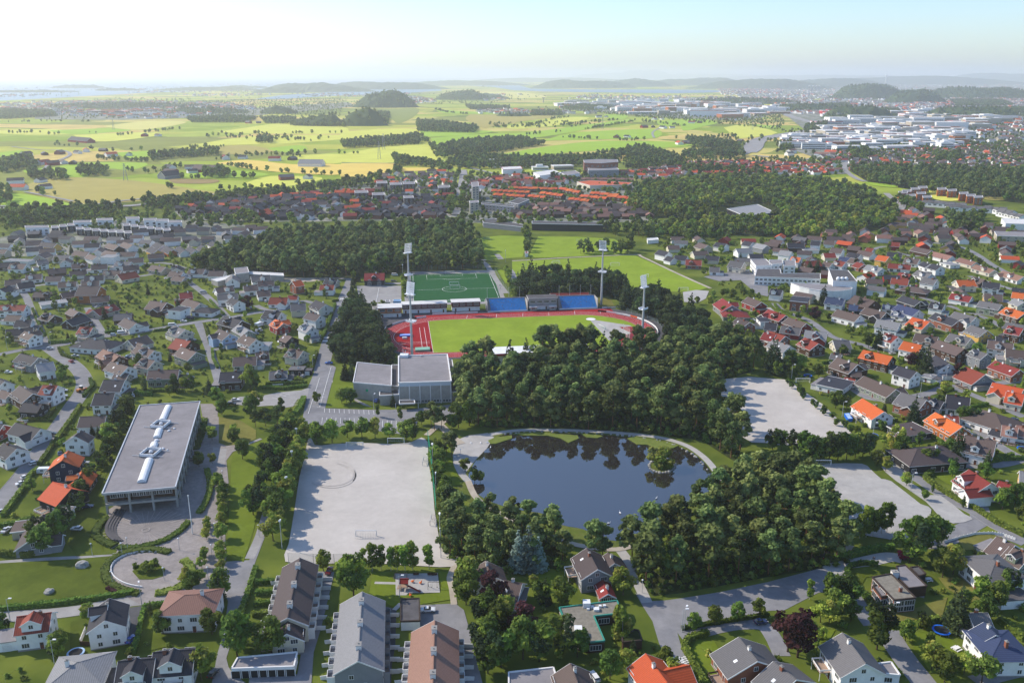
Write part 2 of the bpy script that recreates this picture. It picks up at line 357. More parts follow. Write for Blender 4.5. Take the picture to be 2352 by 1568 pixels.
for i, (r, k, pts) in enumerate(FIELDS):
    P = gp(r, pts); P = [(p[0], p[1]) for p in P]
    P2 = smooth(P + [P[0]], 3)[:-1]
    sheet('field', P2, FM[k], z=.25 + .01 * i if P[0][1] > 1100 else .02 + i * .0005)
mat('town_ground', (.06, .09, .025), col2=(.40, .38, .35), scale=.03, detail=12, macro=.4)
for i, P in enumerate([[(1660, 190), (2400, 186), (2420, 398), (1960, 392), (1880, 365), (1790, 335), (1850, 300), (1800, 262), (1700, 225)], [(1275, 240), (1480, 232), (1800, 240), (1810, 262), (1700, 278), (1560, 272), (1290, 252)], [(80, 262), (280, 250), (560, 250), (800, 235), (820, 245), (560, 268), (280, 276), (80, 274)], [(1400, 395), (1640, 368), (1880, 372), (1950, 400), (1480, 415)], [(400, 485), (620, 448), (1050, 395), (1050, 505), (640, 510), (420, 505)], [(1065, 405), (1400, 400), (1490, 440), (1500, 510), (1065, 512)], [(0, 545), (200, 505), (420, 505), (600, 520), (640, 545), (330, 580), (0, 590)]]):
    sheet('town_ground', [(p[0], p[1]) for p in gp('V', P)], MATS['town_ground'], z=.018 if i > 3 else .6, occ=False)
# ---- water
def water_mat(name, col, rough, bump, sc_):
    m = D.materials.new(name); m.use_nodes = True; N = m.node_tree.nodes; L = m.node_tree.links; b = N['Principled BSDF']
    b.inputs['Base Color'].default_value = (*col, 1); b.inputs['Roughness'].default_value = rough; b.inputs['IOR'].default_value = 2.7 if rough < .1 else 1.33
    geo = N.new('ShaderNodeNewGeometry'); n = N.new('ShaderNodeTexNoise'); n.inputs['Scale'].default_value = sc_; n.inputs['Detail'].default_value = 4
    L.new(geo.outputs['Position'], n.inputs['Vector']); bp = N.new('ShaderNodeBump'); bp.inputs['Strength'].default_value = bump; bp.inputs['Distance'].default_value = .05
    L.new(n.outputs[0], bp.inputs['Height']); L.new(bp.outputs[0], b.inputs['Normal']); return m
pond_m = water_mat('pond_water', (.022, .019, .017), .03, .05, .6); sea_m = water_mat('sea_water', (.10, .17, .24), .35, .3, .02)
def wsheet(name, r, pts, m, z):
    P = [(p[0], p[1]) for p in gp(r, pts)]; return sheet(name, P, m, z=z)
horz = 175.3
wsheet('sea', 'V', [(-500, 243), (0, 232), (120, 226), (330, 214), (500, 208), (700, 203), (830, 197), (1000, 193), (1176, 189), (1500, 184), (1800, 182), (2352, 179), (2352, horz), (-500, horz)], sea_m, .8)
wsheet('fjord', 'V', [(585, 228), (640, 220), (700, 216), (830, 207), (920, 204), (1010, 204), (1015, 209), (920, 215), (760, 221), (650, 228)], sea_m, 1.0)
wsheet('fjord', 'V', [(1040, 195), (1120, 192), (1190, 196), (1220, 204), (1350, 206), (1500, 206), (1640, 207), (1665, 212), (1560, 215), (1400, 213), (1250, 211), (1180, 208), (1130, 200)], sea_m, 1.0)
# ---- roads
RD = 'asphalt'
def rd(r, pts, wd, m=RD, name='road', kerb=False, **k): return road(name, gp(r, pts), wd, MATS[m], kerb=kerb, **k)
rd('A', [(-200, 1090), (0, 1050), (250, 1000), (440, 985)], 6, kerb=True)
rd('A', [(440, 985), (560, 1070), (690, 1160), (770, 1270), (760, 1380), (680, 1500), (560, 1680), (430, 1850), (300, 2040), (150, 2230), (0, 2400), (-150, 2560)], 8, kerb=True)
rd('A', [(440, 985), (650, 945), (820, 905), (1000, 880), (1200, 858), (1420, 820), (1700, 772), (1900, 742), (2100, 715), (2352, 668), (2560, 650)], 6, kerb=True)
rd('A', [(1820, 760), (1880, 890), (1930, 1020), (1970, 1150), (2010, 1290)], 5)
rd('A', [(2080, 700), (2000, 610), (1940, 550), (1860, 480), (1780, 420), (1700, 360)], 5)
rd('A', [(420, 970), (380, 860), (330, 740), (280, 620), (240, 520), (180, 450)], 5)
rd('A', [(960, 880), (900, 780), (840, 690), (800, 620)], 4.5)
rd('A', [(1930, 1020), (2050, 985), (2200, 940)], 4)
rd('A', [(0, 480), (400, 410), (700, 420), (1000, 350), (1300, 330), (1500, 290)], 5)
rd('A', [(600, 330), (900, 250), (1200, 225), (1500, 210), (1700, 260)], 4.5)
rd('B', [(880, 350), (840, 460), (790, 570), (745, 660), (710, 760), (690, 860), (660, 960), (630, 1080), (600, 1200)], 8, kerb=True)
rd('B', [(0, 600), (100, 640), (250, 640), (420, 560), (520, 580)], 4.5)
rd('B', [(860, 360), (700, 350), (450, 355), (100, 370)], 4)
rd('D', [(1500, 130), (1300, 145), (1100, 60), (950, 90)], 5); rd('D', [(1230, 480), (1370, 515), (1500, 555), (1560, 575)], 5)
rd('D', [(1480, 20), (1750, 60), (1900, 120), (2100, 250), (2352, 370)], 5.5); rd('D', [(1650, 600), (1770, 640), (1900, 680), (2050, 740), (2200, 830)], 5)
rd('D', [(60, 580), (120, 640), (250, 690), (380, 740), (520, 840), (620, 900), (860, 960), (980, 1010)], 5); rd('D', [(1850, 330), (2000, 380), (2200, 440), (2352, 490)], 5)
rd('D', [(560, 1200), (680, 1290), (790, 1370), (880, 1430), (980, 1462), (1150, 1462), (1320, 1440), (1500, 1400), (1600, 1360), (1760, 1340), (2010, 1325), (2352, 1290)], 5, kerb=True)
rd('H', [(1640, 110), (1740, 150), (1850, 185), (2100, 290), (2352, 400)], 5); rd('H', [(1630, 130), (1560, 60), (1500, -60), (1420, -200)], 4.5)
rd('H', [(2480, 850), (2352, 790), (2230, 730), (2100, 650), (1990, 560), (1900, 520)], 5, kerb=True); rd('H', [(2352, 785), (2150, 835), (1950, 850), (1780, 845), (1690, 870), (1640, 900)], 5)
rd('H', [(1080, 720), (1130, 820), (1230, 900), (1330, 945), (1420, 990), (1550, 1080), (1700, 1170), (1900, 1270), (2100, 1400), (2352, 1520), (2560, 1620)], 6, kerb=True)
rd('H', [(1100, 830), (1180, 880), (1230, 960)], 4, 'gravel_grey'); rd('D', [(1770, 1225), (1900, 1260), (2040, 1300)], 4)
rd('D', [(-10, 620), (120, 740), (220, 850), (290, 900)], 5, 'gravel_grey', name='path')
# bottom streets
P = gp('K', [(1130, 735), (1200, 790), (1290, 815), (1400, 810), (1550, 790), (1900, 735), (2352, 640), (2812, 520), (3010, 505), (3100, 600), (3120, 700), (2812, 740), (2500, 900), (2352, 905), (2100, 960), (1800, 1020), (1600, 1065), (1520, 1110), (1545, 1200), (1600, 1330), (1700, 1568), (1790, 1800), (1620, 1800), (1500, 1568), (1440, 1400), (1350, 1200), (1290, 1000), (1200, 860)])
sheet('street', [(p[0], p[1]) for p in P], MATS['asphalt'])
rd('L', [(690, 500), (740, 640), (800, 800), (870, 920), (960, 1040)], 5.5); rd('L', [(560, 540), (680, 490), (820, 470), (960, 440), (1120, 410), (1230, 430)], 6, 'gravel_grey')
rd('L', [(640, 430), (700, 370), (750, 300)], 3, 'dirt_path', name='path'); rd('L', [(1090, 1080), (1150, 1190), (1280, 1380), (1430, 1568), (1560, 1760)], 7)
rd('L', [(1060, 560), (1100, 640), (1300, 720), (1440, 760)], 4); rd('L', [(1430, 290), (1600, 270), (1850, 130), (1950, 60), (1930, -60)], 7)
rd('K', [(1545, 1140), (1700, 1110), (1900, 1060), (2100, 1030), (2300, 1040), (2400, 1150), (2480, 1320)], 5); rd('K', [(1240, 830), (1180, 700), (1130, 600), (1060, 440), (980, 330)], 3.5, 'gravel_grey', name='path')
rd('L', [(2352, 290), (2250, 250), (2100, 190)], 4) ; rd('L', [(1900, 1560), (2100, 1500), (2352, 1440)], 5)
sheet('street', [(p[0], p[1]) for p in gp('I', [(2060, 455), (2290, 440), (2352, 270), (2420, 130), (2470, 130), (2352, 440), (2310, 560), (2230, 850), (2160, 1080), (2080, 1340), (2100, 1420), (2140, 1480), (2300, 1600), (2300, 1800), (1900, 1800), (1960, 1500), (2000, 1290), (2060, 1100), (2095, 820), (2050, 700)])], MATS['asphalt'])
rd('I', [(-300, 1010), (0, 965), (400, 938), (700, 905), (1000, 850), (1300, 808), (1600, 795), (1960, 768), (2080, 760)], 5.5, 'asphalt_pale', kerb=True)
rd('I', [(-200, 485), (0, 462), (400, 432), (800, 412), (1100, 385), (1250, 360), (1600, 320), (1750, 290)], 2.2, 'asphalt_pale', name='path')
rd('F', [(-60, 1700), (30, 1500), (110, 1250), (190, 1080), (250, 940), (300, 800), (350, 680), (380, 560), (420, 470)], 3.2, 'asphalt_pale', name='path')
rd('E', [(1960, 800), (2120, 720), (2250, 660), (2400, 600)], 1.8, 'asphalt_pale', name='path')
sheet('street', [(p[0], p[1]) for p in gp('I', [(1160, 880), (1310, 860), (1310, 960), (1250, 1180), (1150, 1180)])], MATS['asphalt_dark'])
# wide street and parking by the sports hall
sheet('street', [(p[0], p[1]) for p in gp('B', [(590, 1160), (700, 1150), (735, 1170), (700, 1300), (660, 1450), (635, 1545), (1090, 1560), (1420, 1555), (1900, 1500), (1960, 1560), (1900, 1640), (1600, 1640), (1500, 1600), (1480, 1680), (1440, 1800), (1180, 1760), (800, 1720), (500, 1690), (420, 1700), (440, 1568), (480, 1350), (540, 1200)])], MATS['asphalt'])
sheet('car_park', [(p[0], p[1]) for p in gp('B', [(60, 1430), (200, 1400), (420, 1380), (490, 1350), (470, 1450), (380, 1460), (340, 1530), (240, 1545), (150, 1520), (0, 1530), (-200, 1510), (-260, 1480), (-150, 1440)])], MATS['asphalt_pale'])
sheet('car_park', [(p[0], p[1]) for p in gp('B', [(925, 420), (1335, 420), (1335, 540), (1340, 590), (1190, 590), (1120, 650), (1040, 660), (1000, 600), (940, 510)])], MATS['asphalt_pale'])
sheet('yard', [(p[0], p[1]) for p in gp('B', [(1030, 660), (1200, 650), (1440, 690), (1330, 740), (1220, 800), (1150, 750), (1060, 710)])], MATS['asphalt_dark'])
sheet('yard', [(p[0], p[1]) for p in gp('B', [(0, 340), (280, 345), (630, 350), (640, 370), (480, 385), (300, 390), (0, 370)])], MATS['dirt_path'])
rd('B', [(1000, 400), (1330, 400)], 6, 'asphalt_pale', name='yard', sm=False); rd('B', [(1385, 320), (1405, 560)], 6, 'asphalt_pale', name='path', sm=False)
rd('C', [(-140, 130), (0, 300), (60, 470)], 5, 'asphalt_pale', name='path', sm=False)
rd('B', [(2090, 180), (2140, 260), (2230, 400), (2300, 490)], 4.5, 'asphalt_pale', name='path')
rd('B', [(705, 1290), (760, 1380), (900, 1460), (1060, 1545)], 1.8, 'asphalt_pale', name='path')
sheet('lawn', [(p[0], p[1]) for p in gp('B', [(735, 1205), (830, 1205), (900, 1330), (905, 1500), (1080, 1540), (1060, 1550), (640, 1540), (690, 1350)])], MATS['lawn_fresh'], occ=False)
# paved school grounds
sheet('plaza', [(p[0], p[1]) for p in gp('E', [(1880, 400), (2010, 400), (2010, 640), (2200, 640), (2080, 800), (2100, 1000), (2060, 1270), (2080, 1700), (1960, 2000), (1940, 2040), (1500, 2080), (1280, 2120), (1000, 1960), (1020, 1780), (1100, 1560), (980, 1440), (1000, 1250), (1100, 1180), (1640, 1150), (1720, 820), (1840, 560)])], MATS['paving'])
sheet('plaza', [(p[0], p[1]) for p in gp('E', [(1840, 280), (1950, 280), (2000, 330), (2000, 400), (1860, 400)])], MATS['paving'])
sheet('paved_pad', [(p[0], p[1]) for p in gp('E', [(1960, 680), (2085, 690), (2060, 860), (1930, 850)])], MATS['asphalt_pale'])
for r, pts, m in [('E', [(2010, 400), (2200, 430), (2352, 520), (2352, 600), (2240, 650), (2080, 665), (2010, 640)], 'lawn_dry'), ('E', [(2130, 760), (2352, 640), (2500, 560), (2560, 700), (2400, 1100), (2330, 1440), (2240, 1730), (2080, 1700), (2110, 1200)], 'lawn_fresh'),
                  ('I', [(0, 470), (700, 430), (1060, 400), (980, 520), (940, 640), (1000, 790), (0, 880)], 'lawn'), ('E', [(900, 1100), (950, 1130), (880, 1350), (960, 1640), (1060, 1660), (700, 1680), (620, 1560), (700, 1300), (800, 1150), (1000, 760), (1100, 560), (1250, 300), (1290, 300)], 'lawn'),
                  ('K', [(120, 560), (370, 520), (560, 560), (600, 720), (200, 720)], 'lawn_fresh'), ('K', [(200, 900), (430, 890), (520, 1180), (150, 1200)], 'lawn'), ('K', [(1700, 1170), (1860, 1190), (2080, 1568), (1850, 1568), (1640, 1280)], 'lawn_fresh'),
                  ('L', [(1740, 240), (2000, 200), (2150, 230), (2000, 340), (1800, 350)], 'lawn_dry'), ('L', [(1560, 600), (1900, 600), (2050, 780), (1850, 830), (1640, 700)], 'lawn_dry'), ('L', [(1100, 900), (1360, 880), (1650, 780), (1600, 960), (1150, 1010)], 'lawn_dry'),
                  ('L', [(1300, 1100), (1520, 1080), (1700, 1180), (1900, 1420), (1500, 1480), (1340, 1250)], 'lawn_fresh'), ('L', [(450, 1090), (620, 1080), (560, 1180), (480, 1200)], 'lawn_fresh'), ('L', [(730, 520), (1000, 490), (1080, 570), (900, 600), (850, 690)], 'lawn'),
                  ('I', [(650, 1010), (850, 950), (870, 1180), (1220, 1190), (1230, 1300), (860, 1350), (640, 1320)], 'lawn'), ('I', [(1330, 900), (1590, 880), (1560, 1080), (1800, 1180), (1680, 1200), (1260, 1300)], 'lawn'),
                  ('B', [(2090, 190), (2352, 170), (2352, 300), (2200, 260)], 'lawn'), ('H', [(1530, 940), (1720, 920), (1750, 1060), (1640, 1010)], 'lawn_fresh'), ('D', [(1760, 600), (2010, 610), (2050, 650), (1900, 665)], 'lawn_fresh'), ('D', [(1480, 520), (1660, 515), (1800, 570), (1600, 575)], 'lawn_fresh'),
                  ('F', [(1620, 660), (1790, 640), (1800, 800), (1890, 1030), (1700, 1030), (1640, 800)], 'lawn_fresh'), ('J', [(1080, 540), (1280, 550), (1290, 760), (1480, 760), (1700, 740), (1680, 540), (1780, 560), (1810, 800), (1510, 850), (1270, 880), (1040, 740)], 'lawn_fresh')]:
    sheet('lawn', [(p[0], p[1]) for p in gp(r, pts)], MATS[m], occ=False)
# lanes between the terraces
for pts, m in [([(560, 545), (720, 550), (700, 640), (650, 850), (600, 1060), (530, 1290), (510, 1568), (500, 1760), (-80, 1760), (-60, 1500), (380, 1490), (420, 1270), (480, 1160), (560, 900), (600, 640)], 'asphalt'),
               ([(1130, 850), (1270, 890), (1290, 900), (1280, 1230), (1250, 1400), (1230, 1760), (1080, 1760), (1110, 1300), (1170, 1100)], 'asphalt_dark'),
               ([(1510, 855), (1830, 840), (1910, 900), (1960, 1080), (2080, 1568), (2120, 1760), (1830, 1760), (1860, 1400), (1780, 1060), (1640, 1000), (1500, 1080)], 'asphalt')]:
    sheet('lane', [(p[0], p[1]) for p in gp('J', pts)], MATS[m])
rd('J', [(1820, 850), (1800, 700), (1780, 600), (1820, 500), (1850, 430), (1760, 400), (1690, 330)], 2, 'dirt_path', name='path')
rd('J', [(1090, 650), (1290, 655)], 1.3, 'gravel_grey', name='path', sm=False); rd('J', [(1270, 900), (1330, 840)], 1.5, 'gravel_grey', name='path', sm=False)
sheet('playground', [(p[0], p[1]) for p in gp('J', [(1280, 570), (1670, 560), (1690, 740), (1400, 745), (1380, 765), (1285, 765)])], MATS['gravel_grey'])
# gravel pitches
GR = [('F', [(500, 540), (540, 660), (700, 650), (1000, 640), (1250, 650), (1430, 630), (1520, 590), (1580, 640), (1580, 800), (1620, 1000), (1640, 1250), (1690, 1568), (1690, 1620), (1860, 1700), (1820, 1760), (1690, 1780), (1000, 1740), (620, 1750), (270, 1730), (300, 1568), (350, 1280), (400, 950), (440, 800), (470, 640)]),
      ('H', [(-480, 60), (180, 60), (800, 580), (700, 640), (200, 660), (-20, 640), (-280, 560)]),
      ('H', [(380, 860), (560, 830), (860, 830), (940, 880), (1040, 970), (1130, 990), (1400, 1200), (1500, 1250), (1420, 1500), (1140, 1530), (760, 1440), (740, 1300), (600, 1050), (480, 930)]),
      ('H', [(1150, 860), (1220, 960), (1300, 1000), (1400, 1060), (1440, 1130), (1580, 1120), (1800, 1290), (1880, 1340), (1700, 1380), (1560, 1300), (1450, 1180), (1170, 985), (1040, 860)])]
for i, (r, pts) in enumerate(GR):
    sheet('gravel_pitch' if i < 3 else 'gravel_lot', [(p[0], p[1]) for p in smooth([(p[0], p[1]) for p in gp(r, pts + pts[:1])], 2)[:-1]], MATS['gravel' if i < 2 else 'gravel_grey'])
mat('tyre_mark', (.44, .41, .383)); tm = MB()
for cx_, cy_, rx_, ry_, a0, a1 in [(690, 940, 225, 115, -2.5, 1.35), (690, 935, 205, 100, -2.3, 1.2), (700, 930, 215, 130, -.5, 1.1), (680, 950, 190, 100, -2.6, -1.5)]:
    pts = [g('F', cx_ + rx_ * math.cos(t), cy_ - ry_ * math.sin(t) ) for t in np.linspace(a0, a1, 24)]
    Lf, Rt = offs(pts, .5)
    for i in range(23): tm.quad([(*Lf[i], 0), (*Rt[i], 0), (*Rt[i + 1], 0), (*Lf[i + 1], 0)])
struct(tm.build('tyre_track', MATS['tyre_mark'], loc=(0, 0, .30)))
# ---- pond with its path, banks and reed beds
PONDpx = [(1076, 1090), (1090, 1062), (1108, 1040), (1120, 1018), (1150, 1000), (1190, 993), (1240, 992), (1300, 995), (1370, 998), (1440, 1003), (1510, 1012), (1570, 1030), (1610, 1055), (1635, 1085), (1655, 1115), (1640, 1135), (1590, 1150), (1550, 1175), (1500, 1205), (1440, 1235), (1400, 1240), (1340, 1215), (1290, 1205), (1250, 1180), (1200, 1172), (1150, 1160), (1105, 1140), (1080, 1115)]
PP = [(p[0], p[1]) for p in gp('V', PONDpx)]; PP = smooth(PP + PP[:1], 3)[:-1]
PPP = [(1060, 1140), (1042, 1085), (1050, 1050), (1070, 1020), (1060, 1000), (1110, 994), (1170, 988), (1240, 985), (1330, 987), (1420, 992), (1510, 1002), (1575, 1020), (1615, 1045), (1645, 1080), (1665, 1115), (1660, 1150), (1600, 1180), (1500, 1240), (1400, 1262), (1300, 1245), (1180, 1210), (1110, 1175)]
b = [(p[0], p[1]) for p in gp('V', PPP)]; b = smooth(b + b[:1], 3)[:-1]
sheet('pond_bank', b, MATS['bank'], z=.03); sheet('pond', PP, pond_m, z=.075)
rd('V', [(1075, 1105), (1056, 1080), (1050, 1050), (1062, 1030), (1090, 1008), (1130, 997), (1180, 989), (1240, 987), (1330, 989), (1420, 994), (1510, 1004), (1572, 1021), (1612, 1046), (1640, 1076), (1660, 1110)], 3.0, 'gravel_grey', name='path', z=.09)
sheet('beach', [(p[0], p[1]) for p in gp('V', [(1042, 1075), (1040, 1045), (1050, 1010), (1075, 1000), (1120, 994), (1135, 1004), (1118, 1030), (1100, 1048), (1085, 1065), (1070, 1085)])], MATS['gravel_grey'], z=.085)
rd('V', [(1000, 965), (1020, 985), (1040, 1005), (1060, 1020)], 4, 'dirt_path', name='path'); rd('V', [(1075, 1105), (1100, 1150), (1180, 1195), (1300, 1245), (1400, 1262), (1450, 1255)], 2.6, 'dirt_path', name='path')
rd('V', [(980, 1000), (1010, 975), (1040, 960), (1100, 965)], 3, 'dirt_path', name='path')
mat('water_plant', (.11, .15, .03), col2=(.17, .20, .05), scale=.5)
for r, pts in [('R', [(0, 560), (110, 545), (300, 545), (430, 560), (600, 570), (615, 600), (520, 640), (450, 600), (330, 575), (100, 572)]), ('R', [(630, 555), (800, 570), (835, 580), (780, 598), (690, 590)]),
               ('R', [(1060, 600), (1120, 585), (1300, 615), (1450, 640), (1530, 665), (1480, 690), (1330, 695), (1250, 660), (1150, 655)]), ('F', [(2130, 620), (2200, 590), (2352, 572), (2352, 600), (2200, 650), (2160, 650)])]:
    P = gp(r, pts); m_ = MB(); n = len(P); c = sum(P, Vector()) / n
    m_.prism([(p[0], p[1]) for p in P], .05, .35, 0); o = m_.build('reed_bed', MATS['water_plant']); o['kind'] = 'stuff'
# ---- stadium ground: pitch, running track, markings
TA = math.radians(8.0); TU = Vector((math.cos(TA), math.sin(TA), 0)); TV = Vector((-math.sin(TA), math.cos(TA), 0))
TC = TU * 78.0 + TV * 523.2
def tk(u, v, z=0.0): p = TC + TU * u + TV * v; return Vector((p.x, p.y, z))
def stad(r, hs=42.2, n=24):
    return [(hs + r * math.cos(t), r * math.sin(t)) for t in np.linspace(-math.pi / 2, math.pi / 2, n)] + [(-hs + r * math.cos(t), r * math.sin(t)) for t in np.linspace(math.pi / 2, 3 * math.pi / 2, n)]
def tks(name, uv, m, z, **k): return sheet(name, [(tk(a, b).x, tk(a, b).y) for a, b in uv], m, z=z, **k)
tks('yard', [(-70, -47), (70, -50), (92, -40), (97, 0), (94, 30), (70, 52), (64, 56), (-70, 58), (-92, 40), (-94, 0)], MATS['asphalt_dark'], .10)
tks('running_track', stad(45.3), MATS['track_red'], .12); tks('running_track', [(-64, 30), (72, 30), (72, 49.2), (-64, 49.2)], MATS['track_red'], .116)
tks('infield', stad(36.5), MATS['track_dark'], .13)
tks('football_pitch', [(-56, -35.0), (42, -36.2)] + [(42.2 + 36 * math.cos(t), 36 * math.sin(t)) for t in np.linspace(-math.pi / 2 + .15, math.pi / 2 - .15, 14)] + [(-42, 36.2), (-55.5, 34.2)], MATS['sports_grass'], .14)
tks('throwing_sector', [(52, -25), (76, -16), (74, 6), (54, 22), (51, 21)], MATS['gravel_grey'], .145)
tks('infield', [(58, -34), (78, -16), (74, 3), (66, 3), (70, -12), (56, -20)], MATS['track_dark'], .15)
pm = MB()
def line(P, wd=.12, z=0):
    Lf, Rt = offs(P, wd)
    for i in range(len(P) - 1): pm.quad([(*Lf[i], z), (*Rt[i], z), (*Rt[i + 1], z), (*Lf[i + 1], z)])
for k in range(8):
    P = [tk(a, b) for a, b in stad(36.6 + k * 1.21)]; line([(p.x, p.y) for p in P + P[:1]], .09 if k else .2)
for u in (-30, -10, 8, 26, 44, 62): line([(tk(u, 37).x, tk(u, 37).y), (tk(u + 1.5, 46).x, tk(u + 1.5, 46).y)], .2)
for a, b, c, d in [(-62, 20, -62, -28), (-59, 20, -59, -28), (-76, -12, -57, -12), (-76, -15, -57, -15), (-55.8, 34.2, -56, -34.8), (66, 48, 70, 42)]:
    line([(tk(a, b).x, tk(a, b).y), (tk(c, d).x, tk(c, d).y)], .2)
struct(pm.build('track_marking', MATS['paint'], loc=(0, 0, .165)))
# synthetic pitch (about 64 x 105 m)
p0 = G(945.5, 632); p1 = G(1125.5, 627.5); p2 = G(1145.5, 690); p3 = G(948, 695)
sheet('synthetic_surround', [(p[0], p[1]) for p in (G(935, 624), G(1135, 620), G(1165, 697), G(930, 702))], MATS['asphalt_pale'], z=.05)
sheet('synthetic_pitch', [(p[0], p[1]) for p in (p0 + Vector((-2, 2, 0)), p1 + Vector((2, 2, 0)), p2 + Vector((2, -2, 0)), p3 + Vector((-2, -2, 0)))], MATS['synthetic'], z=.06)
su = (p1 - p0).normalized(); sv = Vector((su.y, -su.x, 0)); W_, L_ = (p1 - p0).length, 104.0
def sy(a, b): p = p0 + su * a + sv * b; return (p.x, p.y)
pm = MB()
def circ(cx_, cy_, r_, a0=0, a1=2 * math.pi, n=28): return [sy(cx_ + r_ * math.cos(t), cy_ + r_ * math.sin(t)) for t in np.linspace(a0, a1, n)]
h = W_ / 2
for P in [[(1, 1), (W_ - 1, 1)], [(1, L_), (W_ - 1, L_)], [(1, 1), (1, L_)], [(W_ - 1, 1), (W_ - 1, L_)], [(1, L_ / 2), (W_ - 1, L_ / 2)], [(h - 20, 1), (h - 20, 17), (h + 20, 17), (h + 20, 1)], [(h - 9, 1), (h - 9, 6.5), (h + 9, 6.5), (h + 9, 1)], [(h - 20, L_), (h - 20, L_ - 17), (h + 20, L_ - 17), (h + 20, L_)]]:
    line([sy(*q) for q in P], .25)
line(circ(h, L_ / 2, 9.15), .25); line(circ(h, 11, 9.15, .65, math.pi - .65), .25); line(circ(h, L_ - 11, 9.15, -math.pi + .65, -.65), .25)
struct(pm.build('pitch_marking', MATS['paint'], loc=(0, 0, .075)))
# grass fields behind the stadium
sheet('playing_field', [(p[0], p[1]) for p in gp('V', [(1080, 548), (1150, 541), (1215, 543), (1200, 590), (1115, 598), (1085, 570)])], MATS['sports_grass'], z=.04)
sheet('playing_field', [(p[0], p[1]) for p in gp('V', [(1236, 543), (1330, 544), (1410, 549), (1450, 570), (1430, 584), (1250, 592), (1214, 590)])], MATS['sports_grass'], z=.045)
sheet('playing_field', [(p[0], p[1]) for p in gp('V', [(1116, 604), (1300, 594), (1440, 586), (1462, 588), (1628, 660), (1600, 668), (1560, 670), (1450, 665), (1300, 640), (1160, 650), (1140, 615)])], MATS['sports_grass'], z=.05)
rd('V', [(1112, 602), (1200, 598), (1300, 592), (1455, 585), (1475, 590), (1560, 630), (1632, 662)], 2.6, 'dirt_path', name='path', z=.07)
sheet('yard', [(p[0], p[1]) for p in gp('C', [(1570, 480), (1690, 460), (1810, 470), (1780, 540), (1700, 580), (1580, 570)])], MATS['gravel_grey'])
sheet('yard', [(p[0], p[1]) for p in gp('C', [(1760, 340), (1900, 310), (2170, 285), (2260, 330), (2352, 350), (2352, 520), (2250, 500), (2100, 370), (1900, 380)])], MATS['asphalt'])
rd('V', [(1260, 700), (1320, 693), (1290, 685)], 3, 'gravel_grey', name='path'); sheet('lawn', [(p[0], p[1]) for p in gp('V', [(1265, 688), (1400, 680), (1412, 705), (1265, 706)])], MATS['lawn_dry'], z=.09, occ=False)
# markings: car park bays, zebra crossings, chequer bump
pm = MB()
def bays(r, p, q, n, d):
    a = g(r, *p); b_ = g(r, *q); dd = g(r, p[0] + d[0], p[1] + d[1]) - a
    for i in range(n + 1):
        s_ = a.lerp(b_, i / n); line([(s_.x, s_.y), (s_.x + dd.x, s_.y + dd.y)], .18)
bays('F', (630, 325), (1080, 345), 10, (0, 36)); bays('F', (610, 408), (1070, 420), 11, (-4, 52)); bays('F', (1165, 435), (1330, 440), 4, (-2, 60)); bays('B', (1125, 440), (1100, 590), 1, (1, 1))
bays('F', (600, 190), (560, 310), 4, (36, 2)); bays('F', (250, 185), (150, 225), 3, (60, 15)); bays('F', (370, 240), (310, 300), 4, (70, -5)); line([tuple(g('B', 1130, 440)[:2]), tuple(g('B', 1100, 600)[:2])], .25)
line([tuple(g('B', 690, 1170)[:2]), tuple(g('B', 585, 1540)[:2])], .2); line([tuple(g('B', 585, 1270)[:2]), tuple(g('B', 480, 1600)[:2])], .2)
for r, x, y, n in [('B', 780, 543, 4), ('B', 755, 625, 4), ('B', 630, 900, 5), ('B', 620, 930, 5)]:
    for i in range(n): a = g(r, x + i * 14, y); pm.box(a.x - .45, a.y - 1.4, 0, a.x + .45, a.y + 1.4, .004)
for i in range(6):
    for j in range(4):
        a = g('K', 1450 + i * 27 + j * 12, 1345 + j * 16 - (i % 2) * 7 + (i - 3) * -2); pm.box(a.x - .4, a.y - .22, 0, a.x + .4, a.y + .22, .004)
struct(pm.build('road_marking', MATS['paint'], loc=(0, 0, .29)))
# the big roads across the plain
for r, pts, wd in [('M', [(-200, 1080), (0, 1065), (300, 1060), (600, 1055)], 16), ('M', [(-200, 1045), (200, 1050), (450, 1048), (700, 1030), (850, 1010), (1100, 990), (1500, 965), (1700, 945), (1900, 930)], 8), ('M', [(600, 1055), (900, 1045), (1050, 1025)], 14), ('N', [(830, 800), (835, 850), (820, 930), (795, 1030), (780, 1105)], 13),
                   ('O', [(380, 690), (430, 670), (470, 645), (490, 610), (560, 580), (700, 555), (850, 530), (930, 505), (940, 488), (880, 470), (780, 445), (700, 415), (650, 370)], 36), ('O', [(480, 680), (520, 650), (550, 600), (640, 575), (800, 548), (920, 515)], 16),
                   ('O', [(1300, 1180), (1400, 1130), (1480, 1080), (1500, 1040), (1440, 1000), (1390, 960)], 8), ('O', [(1250, 880), (1190, 860), (1120, 810), (1110, 760), (1200, 720)], 9), ('O', [(480, 700), (620, 715), (800, 735), (1000, 700), (1200, 690), (1290, 740)], 12), ('O', [(1500, 1040), (1700, 1010), (2000, 1060), (2334, 1110)], 8),
                   ('N', [(800, 765), (900, 790), (1000, 815), (1100, 840)], 8), ('M', [(80, 640), (250, 660), (420, 665), (480, 690), (440, 720), (350, 750), (290, 810)], 7), ('N', [(2140, 580), (2130, 540), (2200, 500)], 6), ('N', [(0, 752), (390, 756)], 4), ('M', [(170, 950), (330, 980), (500, 1015)], 5)]:
    road('road', gp(r, pts), wd, MATS['asphalt_pale'], z=.9 + random.random() * .05)
